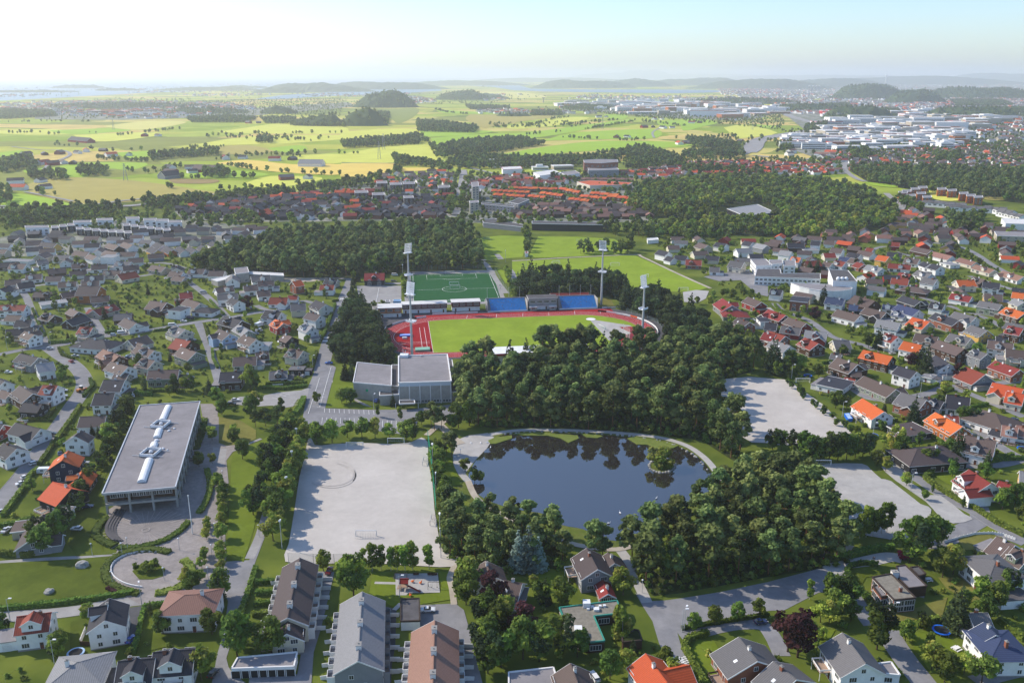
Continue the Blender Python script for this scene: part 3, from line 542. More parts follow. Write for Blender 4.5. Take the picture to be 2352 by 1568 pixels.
# ---- hills and far land: closed mounds on the plain
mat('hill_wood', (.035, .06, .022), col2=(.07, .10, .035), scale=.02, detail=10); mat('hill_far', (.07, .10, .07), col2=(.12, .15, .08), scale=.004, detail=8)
def hill(name, top, base_y, half, m='hill_wood', dep=.7, seed=0, lump=5.0, nx=46, ny=24):
    """top: (x, y) crest in picture units; base_y where its near foot meets the ground; half-width in picture units"""
    f = G(top[0], base_y); sc_ = f.y / FPX; hw = half * sc_ * 1.02; cy_ = f.y + hw * dep
    t = (cy_) / (FPX * math.cos(TILT) - (top[1] - 784) * math.sin(TILT))
    hz = CAMH - (FPX * math.sin(TILT) + (top[1] - 784) * math.cos(TILT)) * t
    cx_ = (top[0] - 1176) * t; hz = max(hz, 12); v = []; fs = []
    for j in range(ny + 1):
        for i in range(nx + 1):
            a = -1 + 2 * i / nx; b_ = -1 + 2 * j / ny; r2 = math.sqrt(a * a + b_ * b_)
            px_ = cx_ + a * hw * 1.15; py_ = cy_ + b_ * hw * dep * 1.15
            q = max(0.0, 1 - r2 ** 2.0); q = q * q * (3 - 2 * q)
            n_ = mnoise.noise(Vector((px_ / (hw * .5), py_ / (hw * .5), seed)))
            l_ = mnoise.noise(Vector((px_ / 28., py_ / 28., seed + 5))) * lump
            v.append((px_, py_, -2 + (q * hz * (1 + .35 * n_) + l_ * min(1, q * 5))))
    for j in range(ny):
        for i in range(nx):
            k = j * (nx + 1) + i; fs.append((k, k + 1, k + nx + 2, k + nx + 1))
    me = D.meshes.new(name); me.from_pydata(v, [], fs); me.materials.append(MATS[m]); me.update(); o = link(name, me); struct(o)
    return (cx_, cy_, hw, hz, dep, v)
HILLS = []
for args in [((885, 214), 248, 70), ((1062, 210), 230, 60), ((835, 254), 290, 50), ((740, 267), 290, 65), ((2105, 207), 238, 66), ((2000, 194), 228, 85), ((2250, 205), 228, 150), ((1860, 240), 258, 90), ((1975, 243), 275, 80), ((2230, 246), 272, 110), ((1180, 260), 268, 40), ((640, 245), 262, 40), ((300, 238), 250, 180), ((480, 248), 262, 90), ((1700, 227), 240, 130)]:
    HILLS.append(hill('hill', *args, seed=len(HILLS), lump=9))
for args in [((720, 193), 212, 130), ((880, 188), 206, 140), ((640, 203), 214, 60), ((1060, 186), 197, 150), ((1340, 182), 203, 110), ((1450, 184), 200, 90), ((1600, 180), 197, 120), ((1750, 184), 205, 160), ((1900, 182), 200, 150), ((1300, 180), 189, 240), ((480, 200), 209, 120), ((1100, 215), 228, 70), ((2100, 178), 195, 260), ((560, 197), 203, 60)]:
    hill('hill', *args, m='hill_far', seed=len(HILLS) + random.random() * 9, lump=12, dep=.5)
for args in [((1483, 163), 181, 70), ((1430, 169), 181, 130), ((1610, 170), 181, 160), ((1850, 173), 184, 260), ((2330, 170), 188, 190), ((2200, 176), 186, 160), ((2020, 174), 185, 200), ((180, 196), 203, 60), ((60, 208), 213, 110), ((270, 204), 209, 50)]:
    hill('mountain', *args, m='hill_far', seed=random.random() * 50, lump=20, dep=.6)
# ================================================================ BUILDINGS
WALL = {'w': ('white', (.80, .79, .78)), 'c': ('cream', (.60, .55, .44)), 'n': ('dark brown', (.075, .042, .028)), 'r': ('red', (.26, .035, .03)), 'y': ('yellow', (.62, .38, .10)),
        'o': ('orange-brown', (.40, .14, .045)), 'b': ('light blue', (.32, .44, .60)), 'v': ('navy blue', (.022, .035, .07)), 'g': ('green-grey', (.21, .25, .19)), 'k': ('black', (.03, .03, .033)),
        'e': ('grey', (.23, .24, .26)), 'd': ('red brick', (.24, .095, .06)), 's': ('beige', (.42, .37, .29))}
ROOF = {'K': ('charcoal', (.042, .042, .054)), 'N': ('brown', (.12, .088, .080)), 'B': ('dark brown', (.085, .066, .066)), 'R': ('red', (.22, .045, .035)), 'O': ('orange', (.52, .11, .035)),
        'G': ('grey', (.135, .13, .135)), 'L': ('pale grey', (.25, .25, .262)), 'P': ('pinkish brown', (.24, .135, .105)), 'V': ('blue-black', (.045, .06, .12))}
for k, (n, c) in WALL.items(): mat('wall_' + k, c, rough=.7, var=.07, scale=.6, stripes=('Z', .35, .10) if k in 'wcnryobvgke' else None)
for k, (n, c) in ROOF.items(): mat('roof_' + k, c, rough=.7, var=.10, scale=1.6, stripes=('X', .55, .22), spec=.12, rnd=.14, detail=6)
mat('trim', (.72, .71, .70), rough=.5, var=.04); mat('trim_dark', (.06, .045, .04)); mat('glass', (.035, .042, .05), rough=.12, spec=.7, var=.3, scale=.4); mat('concrete', (.38, .36, .33), var=.14, scale=.5, detail=8, macro=.15)
mat('plinth', (.27, .26, .25)); mat('door', (.16, .06, .04)); mat('deck', (.36, .26, .20), stripes=('Y', .3, .2)); mat('membrane', (.25, .235, .245), var=.10, scale=.12, detail=8, macro=.2); mat('membrane_dark', (.10, .095, .10), var=.25, scale=.3, detail=8)
mat('moss_roof', (.16, .145, .12), col2=(.27, .25, .21), scale=.8, detail=9); mat('brick', (.26, .10, .065), stripes=('Z', .25, .2)); mat('steel', (.50, .51, .53), rough=.4, metal=.3); mat('green_trim', (.05, .25, .20)); mat('white_metal', (.72, .73, .75), rough=.35)
# one window, shared by all: frame, cross bar and pane set proud of the wall; local +Y looks outwards
def window_mesh(name, w_, h_, bars=1, fr='trim'):
    b = MB(); t = .1
    for x0, z0, x1, z1 in ((-w_ / 2 - t, -h_ / 2 - t, w_ / 2 + t, -h_ / 2), (-w_ / 2 - t, h_ / 2, w_ / 2 + t, h_ / 2 + t), (-w_ / 2 - t, -h_ / 2, -w_ / 2, h_ / 2), (w_ / 2, -h_ / 2, w_ / 2 + t, h_ / 2)):
        b.box(x0, 0, z0, x1, .09, z1, 0)
    for i in range(1, bars + 1): x = -w_ / 2 + w_ * i / (bars + 1); b.box(x - .04, 0.0, -h_ / 2, x + .04, .07, h_ / 2, 0)
    b.box(-w_ / 2, 0, -h_ / 2, w_ / 2, .03, h_ / 2, 1); return b.mesh(name, [MATS[fr], MATS['glass']])
WM = {'s': window_mesh('window_s', 1.1, 1.2), 'm': window_mesh('window_m', 1.9, 1.35, 2), 'l': window_mesh('window_l', 3.2, 1.6, 3), 't': window_mesh('window_t', .7, .8, 0), 'x': window_mesh('window_x', 2.6, 2.0, 2)}
b_ = MB(); b_.box(-.5, 0, 0, .5, .08, 2.1, 0); b_.box(-.28, .08, 1.3, .28, .1, 1.85, 1); b_.box(-.6, 0, 0, -.5, .1, 2.2, 2); b_.box(.5, 0, 0, .6, .1, 2.2, 2); b_.box(-.6, 0, 2.1, .6, .1, 2.25, 2)
DOORM = b_.mesh('door', [MATS['door'], MATS['glass'], MATS['trim']])
b_ = MB(); b_.box(-1.25, 0, 0, 1.25, .07, 2.1, 0)
for i in range(1, 5): b_.box(-1.25, .07, i * .42 - .02, 1.25, .09, i * .42 + .02, 1)
GARM = b_.mesh('garage_door', [MATS['trim'], MATS['plinth']])
def win(parent, k, x, y, z, ang, name='window'):
    me = WM[k] if isinstance(k, str) else k
    return link(name, me, parent, (x, y, z), ang)
def chimney(parent, x, y, z0, z1, m='trim', s=.45):
    b = MB(); b.box(x - s, y - s * .8, z0, x + s, y + s * .8, z1, 0); b.box(x - s - .08, y - s * .8 - .08, z1, x + s + .08, y + s * .8 + .08, z1 + .14, 1); b.box(x - .15, y - .15, z1 + .14, x + .15, y + .15, z1 + .4, 1)
    return b.build('chimney', [MATS[m], MATS['plinth']], parent)
def gable_body(L, W, e, rise, mb, x0=0, y0=0, along='x', m=0, base=0.0):
    """walls with gable triangles, ridge along x (or y) centred at x0, y0"""
    a = L / 2; c = W / 2; P = [(-a, -c), (a, -c), (a, c), (-a, c)]
    T = (lambda x, y, z: (x0 + x, y0 + y, z)) if along == 'x' else (lambda x, y, z: (x0 - y, y0 + x, z))
    for i in range(4):
        p, q = P[i], P[(i + 1) % 4]
        if i in (1, 3): mb.quad([T(*p, base), T(*q, base), T(*q, e), T((p[0]), 0, e + rise), T(*p, e)], m)
        else: mb.quad([T(*p, base), T(*q, base), T(*q, e), T(*p, e)], m)
def gable_roof(L, W, e, rise, mb, x0=0, y0=0, along='x', oh=.5, og=.45, th=.22, m=0, fm=1):
    a = L / 2 + og; c = W / 2; k = rise / c; ze = e - oh * k
    T = (lambda x, y, z: (x0 + x, y0 + y, z)) if along == 'x' else (lambda x, y, z: (x0 - y, y0 + x, z))
    for s in (-1, 1):
        E_, R = (c + oh) * s, 0.0
        q = [T(-a, E_, ze), T(a, E_, ze), T(a, R, e + rise), T(-a, R, e + rise)]; up = [(p[0], p[1], p[2] + th) for p in q]
        if s > 0: q = q[::-1]; up = up[::-1]
        mb.quad(up, m); mb.quad(q[::-1], fm)
        for i in range(4):
            j = (i + 1) % 4; mb.quad([q[i], q[j], up[j], up[i]], fm)
    for x in (-a - .03, a + .03):  # barge boards
        for s in (-1, 1):
            mb.beam(T(x, (c + oh) * s, ze + .02), T(x, 0, e + rise + .02), .08, .36, fm)
    mb.beam(T(-a, 0, e + rise + th + .03), T(a, 0, e + rise + th + .03), .25, .14, m)
def hip_roof(L, W, e, rise, mb, oh=.6, th=.2, m=0, fm=1, hip=1.0):
    a, c = L / 2 + oh, W / 2 + oh; r = max(.3, a - c * hip)
    P = [(-a, -c, e), (a, -c, e), (a, c, e), (-a, c, e)]; U = [(p[0], p[1], e + th) for p in P]; R0, R1 = (-r, 0, e + th + rise), (r, 0, e + th + rise)
    mb.quad(P[::-1], fm)
    for i in range(4): j = (i + 1) % 4; mb.quad([P[i], P[j], U[j], U[i]], fm)
    mb.quad([U[0], U[1], R1, R0], m); mb.quad([U[2], U[3], R0, R1], m); mb.quad([U[1], U[2], R1], m); mb.quad([U[3], U[0], R0], m)
    mb.beam(R0, R1, .28, .14, m)
    for p, q in ((U[0], R0), (U[3], R0), (U[1], R1), (U[2], R1)): mb.beam(p, q, .2, .12, m)
HOUSES = []
def flip(L): return L
def house(r, x1, y1, x2, y2, W, e, wc, rc, ty='g', det=None, name='house', lab=None, wing=None, dorm=None, ext=None, p3=None, pitch=None, fr=None, cat=None, grp=None):
    W = W * 1.08 if not lab else W; rise = W / 2 * (pitch or (.62 if ty == 'g' else .42 if ty == 'h' else 0)); zr = e + rise
    if p3: A, B_ = p3
    else: A = g(r, x1, y1, zr); B_ = g(r, x2, y2, zr)
    d = B_ - A; L = max(5.0, min(d.length, 90)) if ty != 'h' else max(W * 1.02, d.length + W * .75)
    ang = math.atan2(d.y, d.x)
    if ang > math.pi / 2: ang -= math.pi
    if ang <= -math.pi / 2: ang += math.pi
    c = (A + B_) / 2; near = inv((c.x, c.y, 0))[1]
    if det is None: det = 3 if near > 1150 else 2 if near > 760 else 1 if near > 610 else 0
    rs = random.Random(int(c.x * 13 + c.y * 7)); fr = fr or ('trim' if wc not in 'knv' or rs.random() < .6 else 'trim_dark')
    wn_, rn_ = WALL[wc][0], ROOF[rc][0]
    kind = {'g': 'gable', 'h': 'hip', 'f': 'flat'}[ty]
    base = lab or f"{wn_} house with {rn_} {kind} roof"
    o = thing(name, base, cat or 'house', (c.x, c.y, 0), ang, grp or 'detached houses of the estates', fixed=bool(lab))
    ca, sa = math.cos(ang), math.sin(ang)
    occ_poly([(c.x + ca * a - sa * b, c.y + sa * a + ca * b) for a, b in ((-L / 2 - 1.5, -W / 2 - 1.5), (L / 2 + 1.5, -W / 2 - 1.5), (L / 2 + 1.5, W / 2 + 1.5), (-L / 2 - 1.5, W / 2 + 1.5))])
    HOUSES.append((c.x, c.y, max(L, W) / 2))
    wb = MB(); rb = MB(); wm_ = [MATS['wall_' + wc], MATS['plinth']]; rm = [MATS['roof_' + rc], MATS[fr]]
    if ty == 'g': gable_body(L, W, e, rise, wb); gable_roof(L, W, e, rise, rb)
    elif ty == 'h': wb.box(-L / 2, -W / 2, 0, L / 2, W / 2, e, 0); hip_roof(L, W, e, rise, rb)
    else:
        wb.box(-L / 2, -W / 2, 0, L / 2, W / 2, e, 0); rb.box(-L / 2 - .5, -W / 2 - .5, e, L / 2 + .5, W / 2 + .5, e + .3, 1, 0); rb.box(-L / 2 - .5, -W / 2 - .5, e + .3, L / 2 + .5, -W / 2 - .3, e + .42, 1); rb.box(-L / 2 - .5, W / 2 + .3, e + .3, L / 2 + .5, W / 2 + .5, e + .42, 1)
    if det: wb.box(-L / 2 - .06, -W / 2 - .06, 0, L / 2 + .06, W / 2 + .06, .5, 1)
    side = -1 if (-math.cos(ang)) < 0 else 1  # which long side looks to the camera (local -Y or +Y)
    if wing is None and lab is None and ty == 'g' and det and rs.random() < .35 and L > 11: wing = (rs.choice((-1, 1)) * (L / 2 - 3.2), side if rs.random() < .6 else -side, 6.0, 3.0)
    if wing:
        wx, ws, ww, wl = wing; re = min(rise * .8, ww / 2 * .62); we = e if e < 4 else e - .05
        gable_body(wl + W / 2, ww, we - .02, re, wb, wx, ws * (W / 2 + wl) / 2 , 'y'); gable_roof(wl + W / 2, ww, we - .02, re, rb, wx, ws * (W / 2 + wl) / 2, 'y')
    if dorm is None and lab is None and ty == 'g' and e >= 3 and det and rs.random() < .3: dorm = (rs.uniform(-.2, .2) * L, side, 3.0)
    if ext is None and lab is None and det >= 1 and rs.random() < .4: ext = (rs.choice((-1, 1)), rs.uniform(3, 5), 2.5)
    w_o = wb.build('wall', wm_, o); r_o = rb.build('roof', rm, o)
    if dorm:
        dx, ds, dw = dorm; db = MB(); y0 = ds * W / 4; zb = e + rise * .28; hh = 1.7
        gable_body(W / 2 - .5, dw, zb + hh, dw * .3, db, dx, y0, 'y', 0, zb - .4); gable_roof(W / 2 - .3, dw, zb + hh, dw * .3, db, dx, y0, 'y', .3, .3, .12, 1, 2)
        do = db.build('dormer', [MATS['wall_' + wc], MATS['roof_' + rc], MATS['trim']], o)
        if det >= 2: win(do, 's', dx, y0 + ds * (W / 4 - .25), zb + .95, 0 if ds > 0 else math.pi)
    if ext:
        es, el, eh = ext; eb = MB(); x0 = es * L / 2; x1_ = x0 + es * el; lo, hi = min(x0, x1_), max(x0, x1_)
        eb.box(lo + .01, -W / 2 + 1, 0, hi, W / 2 - 1.6, eh, 0); eb.box(lo - (.3 if es < 0 else 0), -W / 2 + .7, eh, hi + (.3 if es > 0 else 0), W / 2 - 1.3, eh + .22, 1)
        eo = eb.build('annex', [MATS['wall_' + wc], MATS['membrane' if rs.random() < .5 else 'membrane_dark']], o)
        if det >= 2: link('garage_door', GARM, eo, ((lo + hi) / 2, (-W / 2 + 1) if side < 0 else (W / 2 - 1.6), 0), math.pi if side < 0 else 0)
    if det >= 1 and ty != 'f' or det >= 2:
        cx_ = rs.uniform(-.25, .25) * L; cm = 'trim' if rs.random() < .6 else 'brick'
        chimney(r_o, cx_, rs.uniform(-.6, .6), zr - .9 if ty != 'f' else e + .3, zr + 1.1, cm)
    if det >= 1:  # windows on every side
        flo = [1.5] if e < 4.2 else [1.5, 4.15]
        n = max(1, min(6, int(L / (3.4 if det >= 2 else 5))))
        for s in (-1, 1):
            if det < 2 and s != side: continue
            for fl in flo:
                for i in range(n):
                    if rs.random() < .14: continue
                    x = -L / 2 + L * (i + .5) / n
                    if fl == 1.5 and i == n // 2 and s == side and det >= 2: link('door', DOORM, o, (x, s * W / 2, .1), 0 if s > 0 else math.pi); continue
                    if wing and s == wing[1] and abs(x - wing[0]) < wing[2] / 2 + .8: continue
                    win(o, rs.choice('smmx' if det >= 2 else 'mx'), x, s * W / 2, fl + .2, 0 if s > 0 else math.pi)
        for s in (-1, 1):
            if ext and s == ext[0]: fl2 = [z for z in flo if z > 3]
            else: fl2 = flo
            for fl in fl2:
                for y in ((-W * .22, W * .22) if det >= 2 else (0,)): win(o, rs.choice('ssm'), s * L / 2, y, fl + .2, -math.pi / 2 * s)
            if ty == 'g' and rise > 1.7: win(o, 's' if det >= 2 else 't', s * L / 2, 0, e + rise * .34, -math.pi / 2 * s)
    if det >= 2 and ty == 'g':  # skylights, gutter, terrace
        if rs.random() < .5:
            sb = MB(); sx_ = rs.uniform(-.3, .3) * L; sl_ = rise / (W / 2); yy = side * W * .27; zz = e + rise - abs(yy) * sl_ + .27
            sb.quad([(sx_ - .45, yy - .5, zz + .5 * sl_ * side), (sx_ + .45, yy - .5, zz + .5 * sl_ * side), (sx_ + .45, yy + .5, zz - .5 * sl_ * side), (sx_ - .45, yy + .5, zz - .5 * sl_ * side)], 0)
            sb.build('skylight', MATS['white_metal'], r_o)
        if rs.random() < .55:
            tb = MB(); tx = rs.uniform(-.25, .25) * L; y0 = side * W / 2; y1 = side * (W / 2 + 3); lo, hi = min(y0, y1), max(y0, y1); hh = .3 if e < 4.2 else 2.7
            tb.box(tx - 2.6, lo, hh - .15 if hh > 1 else 0, tx + 2.6, hi, hh, 0)
            for x in (-2.6, -1.3, 0, 1.3, 2.6): tb.box(tx + x - .05, y1 - .05, hh, tx + x + .05, y1 + .05, hh + .9, 1)
            tb.box(tx - 2.6, y1 - .04, hh + .45, tx + 2.6, y1 + .04, hh + .95, 1)
            for x in (-2.6, 2.6): tb.box(tx + x - .04, lo, hh + .45, tx + x + .04, hi, hh + .95, 1)
            if hh > 1:
                for x in (-2.5, 2.5): tb.box(tx + x - .07, y1 - .12 * side - .07, 0, tx + x + .07, y1 - .12 * side + .07, hh - .15, 1)
            tb.build('balcony' if hh > 1 else 'terrace', [MATS['deck'], MATS['trim'] if rs.random() < .7 else MATS['trim_dark']], o)
    return o
H = house
# ---- crop-wise list: region, ridge end to end, width, eaves height, wall, roof
HL = '''A 400 1335 525 1340 9 6.3 w R; A 185 1340 300 1410 10 4.4 n B; A 225 1495 385 1505 8 4 k K; A -40 1260 40 1300 8 4 w K; A 15 1380 105 1395 7 2.8 w N; A 335 1145 480 1120 9 5 w L; A 190 1045 350 1080 9 4.4 e K; A 800 905 980 920 15 3.4 w K h
A 950 1005 1090 1070 9 4.6 n P; A 1025 1120 1175 1165 9 4.6 w N; A 1060 1222 1180 1228 6 2.6 s N; A 1180 920 1345 875 11 3 c N; A 1262 975 1415 1015 8 4.6 w N; A 1310 1085 1420 1110 9 4.6 c N; A 1620 905 1750 930 12 3 n R; A 1670 985 1800 1030 10 5 g N
A 1600 790 1700 825 10 4.4 c G; A 1590 630 1700 640 10 6 w K f; A 1850 620 1930 625 10 3 w K h; A 1385 560 1530 575 12 4 n N; A 1650 490 1760 480 9 4 r R; A 1720 540 1840 580 9 4 c N; A 2000 500 2180 488 9 5 w G; A 2130 530 2195 560 8 5 w K; A 1150 720 1250 765 9 3.5 w B
A 1050 682 1210 672 9 3 n G; A 860 645 1045 592 9 3 s R; A 740 800 850 805 9 4.5 c R; A 610 740 780 690 9 3 n K; A 410 670 500 690 9 3 n B; A 650 630 720 660 7 4 n N; A 150 740 290 735 9 4 w K; A 60 825 300 805 9 3 y K; A 230 840 315 870 7 5.4 w N
A 70 690 200 695 8 3 w N; A 0 600 240 600 8 5 w R; A 370 590 610 560 9 3 w L f; A 730 425 920 425 14 6.5 o B; A 320 480 500 480 8 3 n B; A 560 490 690 470 8 3.4 n B; A 840 525 1000 512 9 3 e N; A 540 390 700 380 9 3 w N; A 160 400 300 382 10 3 w K; A 50 372 190 362 9 3 e B; A 430 335 570 332 9 3 w B
A 240 322 380 312 9 3 w N; A 640 290 790 277 9 3 w B; A 440 270 600 256 9 3 n B; A 840 232 980 222 9 3.2 w B; A 780 332 950 322 9 3 w K; A 960 282 1110 282 9 3 c N; A 1080 318 1240 290 11 3 c R; A 1130 242 1270 230 9 3 w B; A 1400 232 1520 250 9 3 s N; A 1745 265 1880 268 9 3.4 w B; A 1570 290 1680 297 9 3 w N
A 1180 172 1310 162 9 3 w N; A 1110 112 1250 112 9 3 w N; A 970 97 1080 115 9 3.4 w N; A 950 150 1070 152 10 6 w L f; A 820 130 890 150 8 4 w N; A 660 222 800 212 9 3 n N; A 690 102 820 112 9 3 s N; A 500 142 640 142 9 3 w G; A 340 190 430 180 9 4.6 w G; A 240 72 390 62 9 4 w K; A 0 212 170 202 9 3 k K; A 60 182 290 192 8 3 w L f; A 390 22 520 32 9 4 y K
A 1360 132 1500 122 9 3 e N; A 1390 62 1450 92 9 3 y K; A 1530 55 1590 90 9 3 o K; A 1640 60 1700 95 9 3 w K; A 1740 60 1800 95 9 3 w K; A 1850 45 1910 85 9 3 o K; A 1440 20 1500 50 9 3 w K; A 1950 10 2010 40 9 3 w K; A 1140 20 1220 45 9 3.4 w N; A 1000 30 1090 55 9 3 n N
A 2240 422 2360 412 9 4 w N; A 1980 442 2130 422 9 3 w N; A 2060 700 2220 740 11 4 n K; A 2190 780 2280 830 8 5 g L; A 2020 820 2110 860 9 5.4 b B; A 2240 870 2352 915 9 5 w N; A 2150 1080 2352 1070 10 3 c N; A 1370 1202 1640 1192 9 4.5 g N; A 2030 1218 2220 1212 10 4.6 n K; A 1660 1240 1750 1240 7 2.6 k K; A 960 1288 1140 1290 11 4.6 w K; A 1600 330 1700 340 8 3 s N
A 880 1412 1050 1408 11 5 w K; E 745 400 970 392 9 4 w B; E 690 575 745 528 9 6.4 w B; E 572 800 625 715 10 6.2 v O; E 490 1000 650 1060 12 4 k O; E 775 880 700 985 8 3 k O; E 150 455 370 510 9 4 w K; E 40 640 150 690 9 5 w K; E 395 1300 290 1520 10 3 e B; E 500 1280 620 1285 8 3.4 w G f; E 130 1415 290 1395 7 3 s N f; E -60 460 30 470 8 4 r K
B 1000 308 1178 305 12 4.4 k R; B 335 382 410 370 9 6 d O; B 595 415 715 415 8 4.4 w R; B 640 360 745 366 8 3 s K; B 130 530 290 530 10 3 w R; B 300 512 380 512 6 2.6 w R; B 320 590 450 582 10 4.6 c G; B 550 555 640 590 10 4.6 w K; B 10 472 120 462 9 3.4 w N; B 90 650 230 665 10 4.6 w K; B 480 668 590 692 8 6 w B; B 180 730 250 765 8 4.4 r O; B 440 770 515 800 8 6 w L
B 265 865 330 890 8 4 k N; B 310 1000 430 1020 9 4.6 c N; B 130 1210 280 1202 8 3 n G; B 315 1180 440 1180 6 3 k G f; B 20 385 160 378 8 4.6 w B; B 0 1040 110 1030 8 3 n N; B 40 960 130 960 7 3 w L f
C 1350 92 1440 112 9 4.6 w K; C 1500 140 1610 150 9 3.4 w K; C 1600 182 1740 188 10 3.4 d R; C 1780 145 1900 152 9 3 c K; C 1660 105 1790 100 9 3 c N; C 2010 190 2130 205 12 4.6 c G; C 1820 248 1905 252 9 3 w G; C 1720 25 1800 50 10 3.4 s N; C 1880 22 1970 37 9 4 w K; C 2060 82 2190 76 9 4 w L; C 2180 130 2300 130 9 3.4 w K; C 2230 180 2340 182 9 3 w N; C 2250 30 2340 50 9 4.4 e L; C 2140 10 2210 22 9 4 w K; C 1430 150 1490 165 8 3 w K
C 1935 538 2020 600 12 4 e R; C 2000 650 2100 652 12 3 g R h; C 2170 525 2290 570 9 4 r N; C 2080 715 2180 755 9 4.4 d B; C 2265 735 2352 735 9 5 w K f; C 2320 850 2420 870 9 4 d R
D 180 28 330 32 10 4 n K; D 400 10 480 16 9 5.6 w K; D 520 2 610 8 9 3.4 w N; D 120 95 215 108 9 5 w L; D 320 88 450 86 9 3 w L f; D 220 155 300 165 9 5 w O; D 340 195 470 190 10 3.6 n R; D 510 122 610 122 9 3 c R; D 590 70 690 82 10 4.6 w N; D 745 50 850 62 9 4.6 n N; D 910 72 970 80 8 3 w R; D 745 115 850 132 9 4.4 w K; D 660 155 750 165 8 3 w V; D 850 95 970 120 9 3 w N; D 1015 140 1110 155 10 4.6 y O
D 1110 18 1210 25 9 4 r R; D 1100 112 1230 122 9 3 e K; D 1345 62 1500 95 9 3 n N; D 1520 108 1690 148 9 3 w P; D 1270 160 1390 175 11 3 w N; D 1110 215 1310 232 9 3 w R; D 1430 200 1490 222 8 4 w K; D 1510 220 1590 240 9 5 w K; D 1620 205 1720 232 9 3 w L f; D 1765 165 1910 205 8 3 c P; D 1910 228 2080 275 8 3 c P; D 2160 285 2345 338 9 3 w P; D 620 190 710 205 9 3.4 w R; D 760 168 850 185 9 3.4 w N; D 815 205 880 222 9 3 d R; D 920 228 1050 258 9 3.4 w L; D 520 200 590 212 8 3 w N
D 1140 350 1290 365 10 4 w R; D 1210 300 1310 318 9 3 n R; D 1380 280 1500 312 9 3 w G; D 1430 345 1550 365 10 4.4 w G; D 1300 425 1410 440 12 3 n N h; D 1730 370 1890 370 10 4.6 c O; D 1890 340 1990 365 9 3 n N; D 1980 385 2130 400 10 4.6 w K; D 1690 492 1870 522 9 3.6 w R; D 1990 492 2150 505 10 3.4 y N; D 1950 560 2140 592 9 5 g G; D 2250 480 2352 492 9 3.6 w O; D 2270 540 2352 570 8 5 c L; D 2190 618 2360 670 10 4.6 n O; D 2210 790 2340 815 10 5 n R; D 1870 785 2010 830 10 4.6 y G; D 1680 860 1860 902 10 3 c G
D 1360 860 1560 892 10 4.6 c N; D 1010 730 1210 762 10 4.6 w L; D 1200 592 1385 645 10 5 w V; D 1060 592 1180 605 7 3 w V; D 1160 650 1270 672 7 3 w V; D 1330 712 1480 752 12 3 c O; D 1540 672 1750 740 9 5 d K; D 1720 660 1910 708 9 4 w G; D 1500 572 1620 590 9 4.6 w K; D 1240 512 1400 562 9 3 k K; D 800 510 980 560 13 4 n N; D 540 525 700 545 10 4.6 w V; D 750 595 825 602 8 3 k V; D 900 620 1085 665 10 3.4 k N; D 640 640 845 692 10 4 w N; D 215 540 370 555 13 7 d K f; D 30 450 130 462 9 4.6 w K; D 5 640 160 692 10 3 n R; D -20 760 80 770 9 4.6 e K
D 190 712 350 765 9 3.6 r N; D 130 790 300 812 9 3.6 r G; D 350 830 540 852 9 4 r L; D 5 835 155 882 9 4.4 d R; D 50 918 200 972 9 5 w L; D 340 900 460 950 10 4.6 n R; D 600 922 740 922 10 3 c G; D 1090 858 1190 890 9 6 w R; D 1250 932 1420 970 10 6.2 w O; D 880 1012 1140 1072 10 4.8 n O; D 640 1082 820 1142 12 4 n N; D 760 1195 850 1200 7 2.8 n N; D 1200 1162 1360 1210 9 5.8 w K; D 885 1252 1170 1370 10 3.4 g N; D 1570 922 1800 1000 10 5 n N; D 1540 1062 1665 1135 10 4.8 w K; D 1890 1005 2010 1045 8 6 e G; D 2030 922 2250 952 10 5 w N
D 2190 1002 2360 1020 10 4.6 c N; D 2090 1112 2310 1190 9 4 d R; D 1820 1168 1990 1235 14 3 e R; D 500 1290 730 1340 15 3.4 w K f; D 2070 1312 2340 1370 11 4 c O; D 2200 1392 2352 1420 11 3.6 c O; D 1230 1402 1450 1468 12 4.6 d G; D 1440 1442 1610 1485 8 3 w K; D 1650 1422 1850 1450 13 3.4 w K; D 600 1042 660 1052 6 2.4 e G; D 720 1265 790 1280 4 2.2 d R; D 2100 885 2200 895 7 3 e K; D 1620 705 1700 720 7 2.6 n L; D 1430 1240 1520 1260 7 2.6 w L f
H 870 235 1060 352 10 4.8 w O; H 1540 362 1780 490 10 4.2 o O; H 2010 345 2140 385 17 3.4 w N h; H 1820 570 2090 625 14 4.6 w N; H 1760 560 1900 600 11 4.2 w P; H 1210 470 1390 560 13 3 k B f; H 1330 700 1600 680 15 3.6 k B h; H 2160 478 2290 500 9 3 w P; H 2290 478 2420 500 9 3 w P; H 2130 990 2260 1030 8 3 w R; H 2330 900 2450 920 9 4.6 y L; H 2090 520 2140 535 5 2.2 w K; H 1640 385 1740 395 7 2.6 w R
L 2110 230 2260 300 11 3 g N; L 2230 320 2400 400 9 3 g N; L 1870 935 1990 930 8 3 w G; K -20 640 40 650 9 4 w N; K 0 755 100 765 7 2.8 w G f; K 540 1400 600 1560 9 4.8 e N; K 885 378 940 465 8 3 e B'''
for ln in HL.replace('\n', ';').split(';'):
    q = ln.split()
    if not q: continue
    house(q[0], *map(float, q[1:7]), q[7], q[8], q[9] if len(q) > 9 else 'g')
